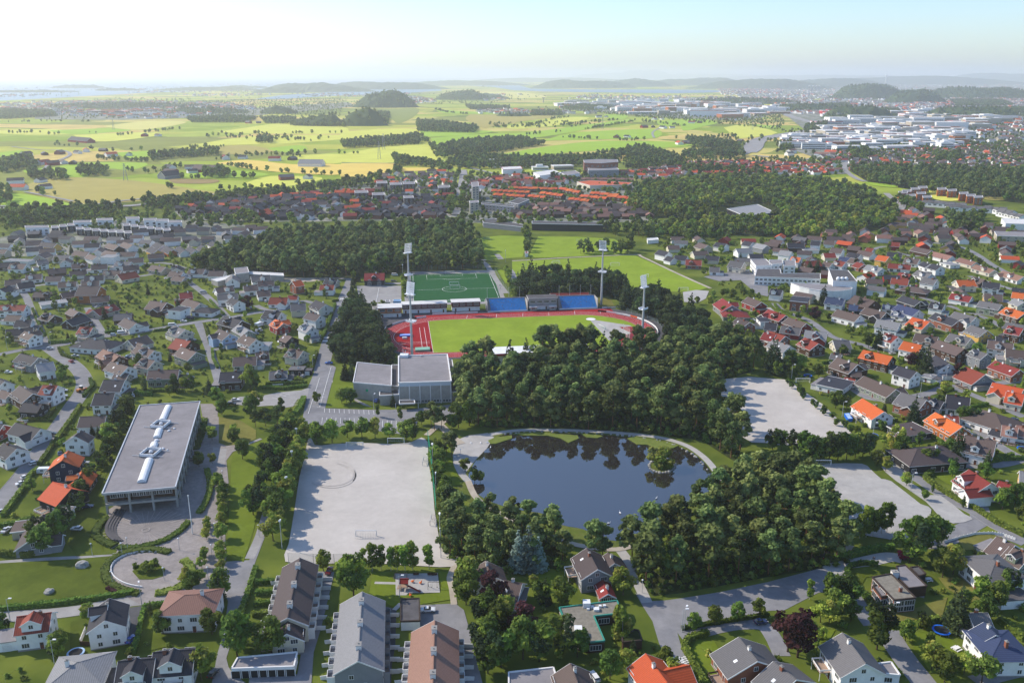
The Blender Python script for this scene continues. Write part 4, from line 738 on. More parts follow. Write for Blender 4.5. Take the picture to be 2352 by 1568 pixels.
# ---- houses with a shape of their own
H('H', 1850, 888, 2040, 1010, 13, 4.2, 'w', 'R', lab='large white villa with dark red roof and gabled dormer, behind a long clipped hedge', dorm=(-2, -1, 4.2), wing=(5, -1, 6, 3), ext=None)
H('I', 168, 962, 462, 925, 9, 5.6, 'w', 'R', lab='white house with rust red roof and wide roof dormer beside the park lawn', dorm=(0, -1, 5), ext=(-1, 6, 3))
H('I', 1003, 800, 965, 990, 9.5, 6.2, 'w', 'K', lab='white two-storey house with charcoal roof and trampoline on its lawn', dorm=(-1, -1, 4), ext=None)
H('I', 1650, 765, 1850, 755, 12, 6.2, 'w', 'P', 'h', lab='white house with weathered brown hipped roof beside the round plaza', dorm=None)
H('I', 1420, 1290, 1780, 1262, 11, 5, 'w', 'K', lab='white house with charcoal roof and gabled front dormer, right of a joined pair', dorm=(0, -1, 5.5))
H('I', 1100, 1372, 1412, 1345, 11, 4.4, 'w', 'K', lab='lower white house with charcoal roof and small dormer, left of a joined pair', dorm=(0, -1, 5), ext=(-1, 9, 3))
H('I', 650, 1385, 800, 1370, 13, 5, 'w', 'L', 'h', lab='white house with pale grey pyramid roof cut by the bottom edge')
H('L', 2035, 410, 2120, 480, 12.5, 6.2, 'w', 'G', 'h', lab='tall white villa with grey hipped roof above a dry lawn', ext=(1, 6, 3))
H('L', 690, 1118, 890, 1385, 12, 5.6, 'w', 'G', lab='white house with long mossy grey roof and tall white chimney')
H('L', 2000, 1030, 2080, 1110, 9, 5.2, 'w', 'V', lab='rear half of the white villa with blue-black roof and two chimneys')
H('L', 2095, 1115, 2170, 1200, 12, 5, 'w', 'V', 'h', lab='front half of the white villa with blue-black roof, beside a red maple')
H('K', 690, 338, 785, 520, 10, 5, 'e', 'B', lab='grey house with steep brown roof and tall white chimney below the pond', wing=None)
H('K', 1232, 1310, 1420, 1560, 10, 5, 'w', 'O', lab='white house with bright orange tiled roof and cross gable', wing=(1, 1, 8, 4))
H('K', 2090, 1158, 2250, 1360, 16, 3.2, 'd', 'G', lab='low brick bungalow with broad slate grey roof beside a striped lawn', pitch=.5)
H('L', 60, 1380, 250, 1530, 14, 3.2, 'd', 'G', lab='low brick bungalow wing with slate roof and red brick chimney', pitch=.5)
H('J', 2115, 455, 2150, 570, 10, 4, 'w', 'N', lab='white cottage with brown roof half hidden by a copper beech')
H('K', 830, 625, 880, 745, 4.5, 2.5, 'd', 'R', name='carport', cat='carport', lab='small red tiled outbuilding beside the grey house with white chimney')
# cottage veranda and tall chimney
# ---- flat shapes given by their corners
def flatb(r, pts, z, z0=0.0, name='building', label='', cat='building', wm='concrete', rmn='membrane', trim='trim', par=.35, wins=0, grp=None, zt=None, det=True, fixed=True, wk='m', rows=None):
    P = [(p[0], p[1]) for p in gp(r, pts, z)]
    if not _ccw(P): P = P[::-1]; zt = zt[::-1] if zt else None
    c = (sum(p[0] for p in P) / len(P), sum(p[1] for p in P) / len(P)); Q = [(p[0] - c[0], p[1] - c[1]) for p in P]
    o = thing(name, label, cat, (*c, 0), 0, grp, fixed); occ_poly(P)
    b = MB(); b.prism(Q, z0, z, 0, zt=[k - .05 for k in zt] if zt else None); w_ = b.build('wall', MATS[wm], o)
    b = MB(); k = len(Q); zz = zt or [z] * k
    b.prism([(p[0] * 1.0, p[1] * 1.0) for p in Q], z + .002, z + .12, 1, zt=[h_ + .12 for h_ in zz] if zt else None)
    for i in range(k):
        j = (i + 1) % k; b.beam((*Q[i], zz[i] + par / 2), (*Q[j], zz[j] + par / 2), .4, par + .15, 0)
    b.build('roof', [MATS[trim], MATS[rmn]], o)
    if wins:
        for i in range(k):
            a, d = Vector(Q[i]), Vector(Q[(i + 1) % k]); e_ = d - a; L = e_.length; nrm = Vector((e_.y, -e_.x)).normalized()
            if nrm.y > .3: continue
            ang = math.atan2(nrm.y, nrm.x) - math.pi / 2; n = min(40, int(L / wins))
            for zz_ in (rows or [1.6]):
                for q in range(n):
                    p = a + e_ * ((q + .5) / n); win(o, wk, p.x, p.y, zz_, ang)
    return o
flatb('K', [(435, 880), (965, 815), (985, 870), (940, 938), (752, 958), (850, 1185), (690, 1200), (560, 1160), (500, 1040)], 3.4, name='bungalow', label='flat-roofed L-shaped bungalow with green roof edge and white skylight boxes', cat='house', wm='wall_n', rmn='moss_roof', trim='green_trim', wins=4, wk='l')
ko = D.objects['bungalow']; b = MB()
for x, y, s, h_ in [(685, 848, 1.1, 1.6), (607, 1100, 1.1, 2.0), (775, 885, .8, .6), (850, 852, .4, .5), (810, 856, .4, .5), (738, 862, .4, .5), (700, 880, .4, .4)]:
    p = g('K', x, y, 4) - ko.location; b.box(p.x - s, p.y - s, 3.5, p.x + s, p.y + s, 3.6 + h_)
b.build('skylight', MATS['white_metal'], ko)
flatb('K', [(1125, 1080), (1165, 1090), (1195, 1178), (1020, 1198), (1010, 1160)], 2.8, name='carport', label='small carport with ochre turf roof beside a birch', cat='carport', wm='wall_n', rmn='forest_floor', trim='trim_dark')
flatb('L', [(958, 600), (1130, 570), (1355, 790), (1158, 810)], 4.6, name='bungalow', label='red brick bungalow with mossy flat roof and small brick chimney', cat='house', wm='brick', rmn='moss_roof', trim='trim_dark', wins=3.4, wk='l', rows=[1.4, 3.4])
kb = D.objects['bungalow.001']; p = g('L', 1217, 720, 5) - kb.location; chimney(kb, p.x, p.y, 4.6, 6.2, 'brick'); p = g('L', 1165, 555, 5) - kb.location; chimney(kb, p.x, p.y, 3.2, 5.5, 'trim', 1.0)
flatb('L', [(1180, 500), (1262, 490), (1458, 682), (1292, 702), (1200, 610)], 3.4, name='garage', label='grey flat-roofed garage wing behind the red brick bungalow', cat='garage', wm='wall_n', rmn='membrane', trim='trim_dark')
flatb('L', [(1305, 510), (1380, 500), (1450, 570), (1385, 590)], 2.6, name='pergola', label='dark timber pergola beside the grey garage wing', cat='pergola', wm='wall_k', rmn='membrane_dark', trim='trim_dark')
flatb('L', [(965, 680), (1040, 660), (1110, 770), (1040, 780)], 3.6, name='porch', label='low grey-roofed brick porch on the corner of the red brick bungalow', cat='porch', wm='brick', rmn='membrane', trim='trim_dark', wins=2, wk='x')
flatb('L', [(1000, 1395), (1130, 1380), (1212, 1500), (1010, 1480)], 3.2, name='garage', label='white garage with grey flat roof joined to the mossy-roofed house', cat='garage', wm='wall_w', rmn='membrane', wins=5, wk='m')
flatb('K', [(-30, 1475), (380, 1430), (440, 1620), (-30, 1660)], 3.4, name='flat_house', label='low house with wide ribbed grey roof at the bottom edge', cat='house', wm='wall_e', rmn='membrane', trim='trim')
flatb('J', [(1330, 800), (1500, 795), (1506, 1000), (1330, 1005)], 3.0, name='garage', label='white garage block with black flat roof next to the parked white saloon', cat='garage', wm='wall_w', rmn='membrane_dark', trim='trim_dark')
gr_ = flatb('I', [(2185, 1340), (2730, 1290), (2700, 1420), (2128, 1440)], 3.0, name='garage_row', label='row of open white garages with blue-grey flat roof', cat='garage', wm='wall_w', rmn='membrane', trim='trim')
a = g('I', 2140, 1485) - gr_.location; d = g('I', 2695, 1470) - gr_.location; e_ = (d - a)
for i in range(7):
    p = a + e_ * ((i + .5) / 7) ; b = MB(); b.box(-1.25, -.05, .05, 1.25, .06, 2.3, 0); b.box(-1.35, -.05, 0, -1.25, .1, 2.4, 1); b.box(1.25, -.05, 0, 1.35, .1, 2.4, 1)
P = [v.co for v in gr_.children[0].data.vertices] if gr_.children else None
def front_edge(o):  # lowest side wall: the one that looks to the camera
    me = [c for c in D.objects if c.parent == o and c.name.startswith('wall')][0].data; vs = [Vector((v.co.x, v.co.y)) for v in me.vertices if v.co.z < .01]
    best = None
    for i in range(len(vs)):
        a_, b2 = vs[i], vs[(i + 1) % len(vs)]; e2 = b2 - a_; n = Vector((e2.y, -e2.x)).normalized()
        sc_ = -n.y * e2.length
        if best is None or sc_ > best[0]: best = (sc_, a_, b2, n)
    return best[1:]
a, d, n_ = front_edge(gr_); me = None
b = MB(); b.box(-1.3, 0, .05, 1.3, .05, 2.35, 0); b.box(-1.45, 0, 0, -1.3, .08, 2.5, 1); b.box(1.3, 0, 0, 1.45, .08, 2.5, 1); b.box(-1.45, 0, 2.35, 1.45, .08, 2.55, 1); mat('opening_shade', (.02, .02, .022), spec=.1)
OPENM = b.mesh('garage_opening', [MATS['opening_shade'], MATS['trim']])  # framed near-black panel on the solid wall; its colour paints the shade inside
for i in range(7):
    p = a.lerp(d, (i + .5) / 7); link('garage_opening', OPENM, gr_, (p.x, p.y, 0), math.atan2(n_.y, n_.x) - math.pi / 2)
# ---- terraces of row houses
def terrace(r, x1, y1, x2, y2, W, e, wc, rc, lab, units, balc=1, name='row_house'):
    zr = e + W / 2 * .55; A = g(r, x1, y1, zr); B_ = g(r, x2, y2, zr); d = B_ - A; L = d.length; ang = math.atan2(d.y, d.x); c = (A + B_) / 2
    o = thing(name, lab, 'terrace', (c.x, c.y, 0), ang, None, True); wb = MB(); rb = MB(); rise = W / 2 * .55
    gable_body(L, W, e, rise, wb); gable_roof(L, W, e, rise, rb, fm=1)
    wb.build('wall', MATS['wall_' + wc], o); ro = rb.build('roof', [MATS['roof_' + rc], MATS['trim']], o)
    ca, sa = math.cos(ang), math.sin(ang); occ_poly([(c.x + ca * a - sa * b2, c.y + sa * a + ca * b2) for a, b2 in ((-L / 2 - 1, -W / 2 - 3), (L / 2 + 1, -W / 2 - 3), (L / 2 + 1, W / 2 + 3), (-L / 2 - 1, W / 2 + 3))])
    rs = random.Random(int(L * 10)); u = L / units
    for i in range(units):
        x0 = -L / 2 + u * i; xm = x0 + u / 2
        if i % 2 == 1: chimney(ro, x0, 0, zr - .8, zr + 1.3, 'trim', .9)
        for s in (-1, 1):
            b = MB(); y0, y1_ = s * W / 2, s * (W / 2 + (1.8 if s > 0 else 2.2)); lo, hi = min(y0, y1_), max(y0, y1_)
            b.box(xm - u * .3, lo, 2.7, xm + u * .3, hi, 2.85, 0); b.box(xm - u * .3, y1_ - .06, 2.85, xm + u * .3, y1_ + .06, 3.85, 1)
            for q in (-1, 1): b.box(xm + q * u * .3 - .06, lo, 0 if q > 0 else 2.85, xm + q * u * .3 + .06, hi, 3.85, 1)
            b.build('balcony', [MATS['deck' if s * balc > 0 else 'membrane'], MATS['trim' if wc != 'e' or s < 0 else 'wall_e']], o)
            q = MB(); yy = s * (W / 2 + 2.2); q.beam((x0, s * W / 2, .9), (x0, s * (W / 2 + 4.4), .5), .15, 1.7 if s > 0 else 1.4); q.build('partition_wall', MATS['trim'], o)
            for fl in (1.5, 4.1) if e > 5 else (1.5,):
                win(o, 'x' if s > 0 else 'm', xm - u * .12, s * W / 2, fl, 0 if s > 0 else math.pi); win(o, 's', xm + u * .32, s * W / 2, fl, 0 if s > 0 else math.pi)
            link('door', DOORM, o, (xm + u * .16, s * W / 2, .05), 0 if s > 0 else math.pi)
    for s in (-1, 1): win(o, 's', s * L / 2, -2, 4, -math.pi / 2 * s); win(o, 't', s * L / 2, 1.6, 1.5, -math.pi / 2 * s)
    return o
terrace('J', 402, 428, 292, 962, 10.5, 5.8, 'c', 'B', 'long pale yellow terrace of row houses with grey-brown roof', 6)
terrace('J', 975, 742, 937, 1360, 12.5, 5.6, 'e', 'L', 'long terrace of row houses with silvery slate roof', 6)
terrace('J', 1642, 1003, 1622, 1620, 12.5, 5.8, 'w', 'P', 'long white terrace of row houses with reddish brown roof', 6)
H('J', 292, 1018, 282, 1105, 8.5, 4.6, 'c', 'B', lab='pale yellow end house stepped down from the grey-brown terrace', det=3, ext=(0, 0, 0) and None)
# ---- the long school with its overhanging flat roof
sp = [(1285, 295), (1838, 258), (1612, 1045), (938, 1105)]; ZR = 9.5
P = gp('E', sp, ZR); c = sum(P, Vector()) / 4; so = thing('school_building', 'long school building with wide flat grey roof and a barrel skylight along it', 'school', (c.x, c.y, 0), 0, None, True); Q = [p - c for p in P]
occ_poly([(p.x, p.y) for p in P])
def bil(s, t): return Q[0] * (1 - s) * (1 - t) + Q[1] * s * (1 - t) + Q[2] * s * t + Q[3] * (1 - s) * t
rb = MB(); R_ = [(q.x, q.y) for q in Q]; rb.prism(R_, -.6, 0, 0, top=1)
for i in range(4): rb.beam((*R_[i], .18), (*R_[(i + 1) % 4], .18), .45, .4, 0)
ro = rb.build('roof', [MATS['concrete'], MATS['membrane']], so, loc=(0, 0, ZR - .05)); ro.data.materials[0] = MATS['steel']
b = MB(); inn = [bil(.03, .02), bil(.965, .02), bil(.965, .965), bil(.03, .965)]; b.prism([(p.x, p.y) for p in inn], 4.6, ZR - .66, 0); b.build('wall', MATS['wall_n'], so); so_in = [bil(.06, .05), bil(.93, .05), bil(.93, .9), bil(.06, .9)]
b = MB(); b.prism([(p.x, p.y) for p in so_in], 0, 3.7, 0); b.build('ground_floor', MATS['wall_n'], so)
b = MB(); b.prism([(p.x, p.y) for p in (bil(.01, .01), bil(.99, .01), bil(.99, .985), bil(.01, .985))], 3.7, 4.5, 0); b.build('gallery', MATS['concrete'], so)
for t in np.linspace(.04, .97, 13):
    for s in (.015, .985):
        if s < .1 and t < .9 and t > .1: continue
        p = bil(s, t); b = MB(); b.box(-.35, -.35, 0, .35, .35, ZR - .66); b.build('column', MATS['concrete'], so, loc=(p.x, p.y, 0))
for s in (.34, .66): p = bil(s, .98); b = MB(); b.box(-.35, -.35, 0, .35, .35, ZR - .66); b.build('column', MATS['concrete'], so, loc=(p.x, p.y, 0))
for t in np.linspace(.06, .9, 18): p = bil(.9655, t); e_ = (inn[2] - inn[1]).normalized(); win(so, 'l', p.x, p.y, 6.8, math.atan2(e_.y, e_.x) + math.pi / 2 - math.pi / 2)
e_ = (inn[2] - inn[3]).normalized()
for s in np.linspace(.14, .86, 9): p = bil(s, .9655); win(so, 'l', p.x, p.y, 6.8, math.atan2(e_.y, e_.x) + math.pi)
def barrel(p, q, r_, n=8):
    b = MB(); d = (q - p).normalized(); u = Vector((d.y, -d.x, 0)); a0 = [(p + u * r_ * math.cos(t) + Vector((0, 0, r_ * .8 * math.sin(t)))) for t in np.linspace(0, math.pi, n)]; a1 = [x + (q - p) for x in a0]
    for i in range(n - 1): b.quad([a0[i], a0[i + 1], a1[i + 1], a1[i]])
    b.quad(a0[::-1]); b.quad(a1); return b
for (x1, y1, x2, y2, r_) in [(1548, 305, 1490, 435, 1.5), (1465, 520, 1440, 592, 1.5), (1420, 645, 1405, 690, 1.5), (1372, 795, 1300, 1000, 1.6)]:
    p = g('E', x1, y1, ZR) - c; q = g('E', x2, y2, ZR) - c; p.z = q.z = ZR; ob = barrel(p, q, r_).build('barrel_skylight', MATS['white_metal'], ro, loc=(0, 0, -ZR + .05))
for x, y in [(1478, 480), (1385, 740)]:
    p = g('E', x, y, ZR) - c; b = MB(); w_ = 3.1; h_ = 3.4
    for q in ((-w_, -h_, -w_ + .3, h_), (w_ - .3, -h_, w_, h_), (-w_, -h_, w_, -h_ + .3), (-w_, h_ - .3, w_, h_)): b.box(q[0], q[1], 0, q[2], q[3], 1.5, 0)
    b.box(-w_, -h_, 0, w_, h_, .4, 1); b.blob((-.3, .8, .6), .9, 8, 4, 0)
    for yy in (-2.6, 2.9): b.box(-6.5, yy - .12, .2, 6.5, yy + .12, .45, 2)
    b.build('roof_vent', [MATS['white_metal'], MATS['membrane_dark'], MATS['steel']], ro, loc=(p.x, p.y, .05), rz=-.1)
for x, y, r_ in [(1552, 528, .7), (1602, 507, .5), (1497, 692, .7), (1538, 703, .4), (1438, 618, 1.0)]:
    p = g('E', x, y, ZR) - c; b = MB(); b.blob((0, 0, .1), r_, 8, 4, rz=r_ * .7); b.build('dome_light', MATS['white_metal'], ro, loc=(p.x, p.y, .1))
# ---- sports hall
hp = [(1310, 1068), (1757, 1052), (1793, 1300), (1310, 1315)]; ZH = 11.0
P = gp('B', hp, ZH); c = sum(P, Vector()) / 4; ho = thing('sports_hall', 'tall pale sports hall with flat grey roof and white edge beside the running track', 'sports hall', (c.x, c.y, 0), 0, None, True); Q = [p - c for p in P]; occ_poly([(p.x, p.y) for p in P])
if not _ccw(Q): Q = Q[::-1]
b = MB(); R_ = [(q.x, q.y) for q in Q]; b.prism(R_, 0, ZH - 1.8, 0); b.build('wall', MATS['concrete'], ho)
b = MB(); b.prism(R_, ZH - 1.8, ZH, 0, top=1); mat('hall_band', (.55, .60, .66), var=.03)
for i in range(4): b.beam((*R_[i], ZH + .2), (*R_[(i + 1) % 4], ZH + .2), .6, .6, 2)
hro = b.build('roof', [MATS['hall_band'], MATS['membrane'], MATS['trim']], ho)
a, d = None, None; best = max(range(4), key=lambda i: -(Q[i] + Q[(i + 1) % 4]).y); a, d = Q[best], Q[(best + 1) % 4]
for i in range(6):
    p = a.lerp(d, min(.992, max(.008, i / 5))); b = MB(); b.box(-.2, -.3, 0, .2, .15, ZH - 1.0); b.build('pilaster', MATS['trim'], ho, loc=(p.x, p.y, 0), rz=math.atan2(d.y - a.y, d.x - a.x))
for i in range(12): p = a.lerp(d, .33 + .64 * i / 11); win(ho, 's', p.x, p.y - .01, 1.3, math.pi + math.atan2(d.y - a.y, d.x - a.x))
b = MB(); b.box(-2.2, -2, 0, 2.2, 2, 1.4); b.box(-.6, -.6, 1.4, -.4, -.4, 4.4); b.box(.5, .2, 1.4, .7, .4, 3.6); p = g('B', 1362, 1072, ZH) - c; b.build('roof_vent', MATS['white_metal'], hro, loc=(p.x, p.y, ZH + .05))
p = g('B', 1520, 1068, ZH) - c; b = MB(); b.box(-.5, -.5, 0, .5, .5, .8); b.build('roof_vent', MATS['steel'], hro, loc=(p.x, p.y, ZH))
def add_text(s, size, m, parent, loc, rot, depth=.03, name='lettering'):
    cu = D.curves.new(name, 'FONT'); cu.body = s; cu.size = size; cu.extrude = depth; cu.align_x = 'CENTER'; cu.align_y = 'CENTER'
    t = D.objects.new(name, cu); COL.objects.link(t); bpy.context.view_layer.update(); dg = bpy.context.evaluated_depsgraph_get(); me = D.meshes.new_from_object(t.evaluated_get(dg)); D.objects.remove(t)
    me.materials.clear(); me.materials.append(m); o = link(name, me, parent, loc); o.rotation_euler = rot; return o
lo = flatb('B', [(930, 1125), (1245, 1158), (1243, 1340), (893, 1310)], 8.6, name='gymnasium', label='lower pale brick gymnasium with grey roof left of the tall sports hall', cat='gymnasium', wm='concrete', trim='trim')
a, d, n_ = front_edge(lo); ang = math.atan2(d.y - a.y, d.x - a.x); mat('sign_green', (.03, .35, .16)); mat('sign_dark', (.03, .07, .06)); p = a.lerp(d, .36); b = MB(); b.blob((0, 0, 0), .75, 8, 6); b.build('emblem', MATS['sign_green'], lo, loc=(p.x + n_.x * .1, p.y + n_.y * .1, 5.2)); D.objects['emblem'].scale = (1, .12, 1)
flatb('B', [(1248, 1150), (1308, 1150), (1308, 1345), (1246, 1340)], 7.0, name='link_building', label='narrow connecting block between the gymnasium and the sports hall', cat='building', wm='concrete', rmn='membrane_dark')
flatb('B', [(1138, 1385), (1308, 1372), (1310, 1422), (1136, 1432)], 5.0, name='entrance_block', label='small pale flat-roofed block in front of the gymnasium', cat='building', wm='concrete', rmn='membrane_dark')
flatb('B', [(1755, 1100), (1800, 1100), (1848, 1395), (1795, 1400)], 4.6, name='changing_rooms', label='low white-edged annex along the right side of the sports hall', cat='annex', wm='concrete', rmn='membrane_dark')
flatb('B', [(1318, 1475), (1452, 1470), (1460, 1502), (1318, 1508)], 3.2, z0=2.9, name='entrance_canopy', label='flat white-edged canopy over the sports hall entrance', cat='canopy', wm='concrete', rmn='membrane_dark')
co_ = [o for o in D.objects if o.name.startswith('entrance_canopy')][0]
for x in (-5.5, 5.5):
    b = MB(); b.box(-.12, -.12, 0, .12, .12, 2.9); b.build('post', MATS['trim'], co_, loc=(x, -.6, 0))
# ---- stadium buildings along the far straight: all set square to the track
def tb(name, label, cat, u0, u1, v0, v1, h, wm_, rf, **k):
    p = tk((u0 + u1) / 2, (v0 + v1) / 2); o = thing(name, label, cat, p, TA, None, True); b = MB(); a, c_ = (u1 - u0) / 2, (v1 - v0) / 2
    lo_ = k.get('white', 0)
    if lo_: b.box(-a, -c_, 0, a, c_, lo_, 1); b.box(-a - .3, -c_ - .8, lo_, a + .3, c_ + .3, h, 0)
    else: b.box(-a, -c_, 0, a, c_, h, 0)
    b.build('wall', [MATS[wm_], MATS['wall_w']], o); b = MB(); b.box(-a - .7, -c_ - 1.3, h, a + .7, c_ + .6, h + .35, 0, top=1); b.build('roof', [MATS['trim'], MATS[rf]], o)
    n = max(1, int((u1 - u0) / 4))
    for i in range(n):
        win(o, 'l' if lo_ else 'm', -a + (i + .5) * 2 * a / n, (-c_ - .8) if lo_ else -c_, (lo_ + h) / 2 + .2 if lo_ else 1.6, math.pi)
        if lo_ and i % 2 == 0: link('door', DOORM, o, (-a + (i + .5) * 2 * a / n, -c_, .05), math.pi)
    return o
mat('dark_wood', (.085, .028, .028), stripes=('Z', .4, .2)); mat('orange_wood', (.36, .13, .05), stripes=('Z', .4, .2)); mat('pale_roof', (.60, .59, .58), var=.1, scale=.2)
tb('club_house', 'two-storey club house with orange timber end and white base beside the track', 'club house', -88, -73, 48, 58, 6.6, 'orange_wood', 'pale_roof', white=3)
tb('club_house', 'long dark red club house with white base between the two smaller ones', 'club house', -72, -42, 56, 63, 6.4, 'dark_wood', 'pale_roof', white=3.2)
tb('club_house', 'dark-fronted club house with white base beside the left blue stand', 'club house', -38, -19, 57, 64, 6.6, 'dark_wood', 'pale_roof', white=3.2)
mat('seat_blue', (.06, .31, .68), var=.15, scale=.6); mat('stand_grey', (.27, .27, .28))
def stand(u0, u1, lab):
    o = thing('grandstand', lab, 'grandstand', tk((u0 + u1) / 2, 51.5), TA, 'blue seated stands by the straight', True); a = (u1 - u0) / 2; n = 13; b = MB()
    for i in range(n): b.box(-a, i * .85, 0, a, (i + 1) * .85, .6 + i * .45, 0)
    b.box(-a - .4, 0, 0, -a, n * .85 + .6, 7.0, 0); b.box(a, 0, 0, a + .4, n * .85 + .6, 7.0, 1); b.box(-a, n * .85, 0, a, n * .85 + .5, 7.2, 0); b.build('terrace', [MATS['stand_grey'], MATS['concrete']], o)
    rs = random.Random(int(u0)); k = 0
    for i in range(n):  # one part for each row of seats
        b = MB(); x = -a + 2.2; b.box(-a + 2.2, i * .85 + .5, .6 + i * .45, a - .5, i * .85 + .6, .72 + i * .45)
        while x < a - .6:
            if rs.random() > .04: b.box(x, i * .85 + .28, .6 + i * .45, x + .5, i * .85 + .75, .6 + i * .45 + .36); b.box(x, i * .85 + .68, .9 + i * .45, x + .5, i * .85 + .78, 1.25 + i * .45)
            x += .62
        b.build('seat_row', MATS['seat_blue'], o)
    b = MB(); b.box(-a, -.5, 0, a, -.35, 1.0, 0); b.box(-a + 1, -.53, .15, a - 1, -.5, .9, 1); b.build('front_board', [MATS['trim'], MATS['white_metal']], o)
    return o
stand(-14, 13.5, 'left bank of blue seats by the far straight of the track'); stand(36, 63, 'right bank of blue seats by the far straight of the track')
o = tb('press_building', 'grey commentary building with dark roof between the two blue stands', 'building', 15, 34.5, 54, 62, 8.2, 'stand_grey', 'membrane_dark', white=3);
H('V', 0, 0, 0, 0, 9, 4.6, 'd', 'R', p3=(tk(33, 69, 7), tk(60, 68, 7)), lab='long brick red roof showing behind the right blue stand', det=0)
tb('changing_hut', 'concrete players tunnel hut at the foot of the commentary building', 'hut', 15.5, 20, 51, 53.6, 2.7, 'concrete', 'pale_roof'); tb('changing_hut', 'second small pale hut at the foot of the commentary building', 'hut', 29, 33.5, 51, 53.6, 2.7, 'concrete', 'pale_roof')
# near stand hidden by the pines
o = thing('grandstand', 'near grandstand with long white roof half hidden by the pines', 'grandstand', tk(4, -57), TA, None, True); b = MB()
for i in range(8): b.box(-27, 5 - i * .8, 0, 27, 5 - (i + 1) * .8 + .8, .5 + i * .5, 0)
b.box(-27, -5, 0, 27, -4.6, 6.5, 1); b.build('terrace', [MATS['stand_grey'], MATS['wall_w']], o); b = MB(); n0 = len(b.v)
b.box(-28, -6, 6.5, 28, 7, 6.9, 0); b.box(-28, -6.15, 5.6, 28, -6, 6.9, 1); mat('fascia_red', (.45, .03, .04)); b.build('roof', [MATS['white_metal'], MATS['fascia_red']], o)
for x in np.linspace(-27, 27, 8): b = MB(); b.box(-.15, -.15, 0, .15, .15, 6.5); b.build('post', MATS['white_metal'], o, loc=(x, 6, 0))
# ---- curved white school on the right
flatb('D', [(-160, 180), (-20, 178), (40, 235), (-110, 240)], 8, label='white cube-like school block with a wall emblem, left of two', cat='school', wm='wall_w', name='school_building', wins=4, rows=[2, 5.4], rmn='membrane')
flatb('D', [(10, 185), (130, 185), (135, 215), (15, 228)], 8, label='white cube-like school block with brown window bays, right of two', cat='school', wm='wall_w', name='school_building', wins=4, rows=[2, 5.4], rmn='membrane')
flatb('D', [(140, 188), (250, 190), (252, 240), (145, 240)], 7, label='small white school block at the end of the cube-like pair', cat='school', wm='wall_w', name='school_building', wins=4, rows=[2, 5.0])
flatb('D', [(-100, 268), (110, 268), (120, 310), (480, 310), (482, 360), (-120, 338)], 6.5, label='long low white school wing with a dark flat roof and ribbon windows', cat='school', wm='wall_w', name='school_building', wins=3.2, rows=[1.6, 4.6], rmn='membrane_dark')
flatb('D', [(558, 272), (735, 282), (820, 385), (598, 378)], 11.5, label='tall white school hall with steep dark grey roof and big vents', cat='school', wm='wall_w', name='school_building', rmn='membrane_dark')
so2 = [o for o in D.objects if o.name == 'school_building.005']
cv = [(210, 398), (400, 402), (600, 415), (775, 440), (765, 455), (690, 468), (600, 472), (480, 465), (380, 450), (290, 430)]
ks = flatb('D', cv, 7.5, label='curved white school wing shaped like a crescent with vertical fins', cat='school', wm='wall_w', name='school_building', rmn='membrane')
b = MB()
for i in range(13):
    t = i / 12; p = G(1764 + (560 + 135 * t) * .25, 551.25 + (497 - 4 * t) * .25) - ks.location; b.box(p.x - .15, p.y - .5, .8, p.x + .15, p.y + .3, 5.5, 0)
b.build('fin', MATS['trim_dark'], ks)
k0 = [o for o in D.objects if 'wall emblem' in o.get('label', '')][0]; a, d, n_ = front_edge(k0); p = a.lerp(d, .8) if a.x < d.x else d.lerp(a, .8); p = p + n_ * .12; u = (d - a).normalized(); b = MB()
for x0, z0, x1_, z1 in ((0, 2, 0, 6.6), (0, 4, -1.4, 6.2), (0, 4, 1.4, 6), (0, 3, -1.7, 4.4), (0, 3, 1.6, 4.2), (-1.2, 2.4, 1.2, 2.4)): b.beam((p.x + u.x * x0, p.y + u.y * x0, z0), (p.x + u.x * x1_, p.y + u.y * x1_, z1), .2)
b.build('emblem', MATS['trim_dark'], k0)
b = MB(); p = g('D', 680, 370, 11.5)
for i in range(3): b.blob((p.x - 3 + i * 3, p.y, 12.6), 1.6, 8, 5)
kk = [o for o in D.objects if o.name.startswith('school_building') and 'steep' in o.get('label', '')][0]; q = b.build('roof_vent', MATS['white_metal'], kk); q.location = -kk.location
# ---- mid-ground landmark buildings
flatb('V', [(1670, 480), (1740, 470), (1780, 488), (1712, 497)], 8, label='large pale grey industrial shed with monopitch roof at the edge of the wood', cat='shed', wm='wall_k', name='industrial_shed', rmn='roof_L')
flatb('V', [(1108, 505), (1135, 502), (1205, 517), (1200, 522), (1110, 512)], 5, label='long low grey-roofed building above the grass fields', cat='building', wm='wall_e', name='long_building', rmn='membrane_dark')
flatb('V', [(1222, 508), (1390, 511), (1390, 517), (1222, 514)], 7, label='very long low building with a dark blue-black roof', cat='building', wm='wall_k', name='long_building', rmn='membrane_dark')
flatb('V', [(1480, 514), (1530, 512), (1545, 520), (1490, 523)], 5, label='low white building right of the very long dark one', cat='building', wm='wall_w', name='long_building', rmn='pale_roof')
flatb('V', [(1340, 368), (1375, 366), (1418, 367), (1420, 372), (1380, 375), (1342, 374)], 20, label='tall orange-red office block with a grey front wing', cat='office block', wm='wall_d', name='office_block', rmn='membrane', wins=9, rows=[5, 10, 15], wk='l')
flatb('V', [(1350, 386), (1415, 384), (1422, 390), (1352, 392)], 12, label='dark grey glazed wing in front of the tall orange-red office block', cat='office block', wm='wall_e', name='office_block', rmn='membrane', wins=9, rows=[4, 8], wk='l')
flatb('V', [(1152, 384), (1196, 382), (1200, 388), (1155, 390)], 9, label='white industrial hall with a pink roof edge', cat='hall', wm='wall_w', name='industrial_hall', rmn='pale_roof', trim='fascia_red')
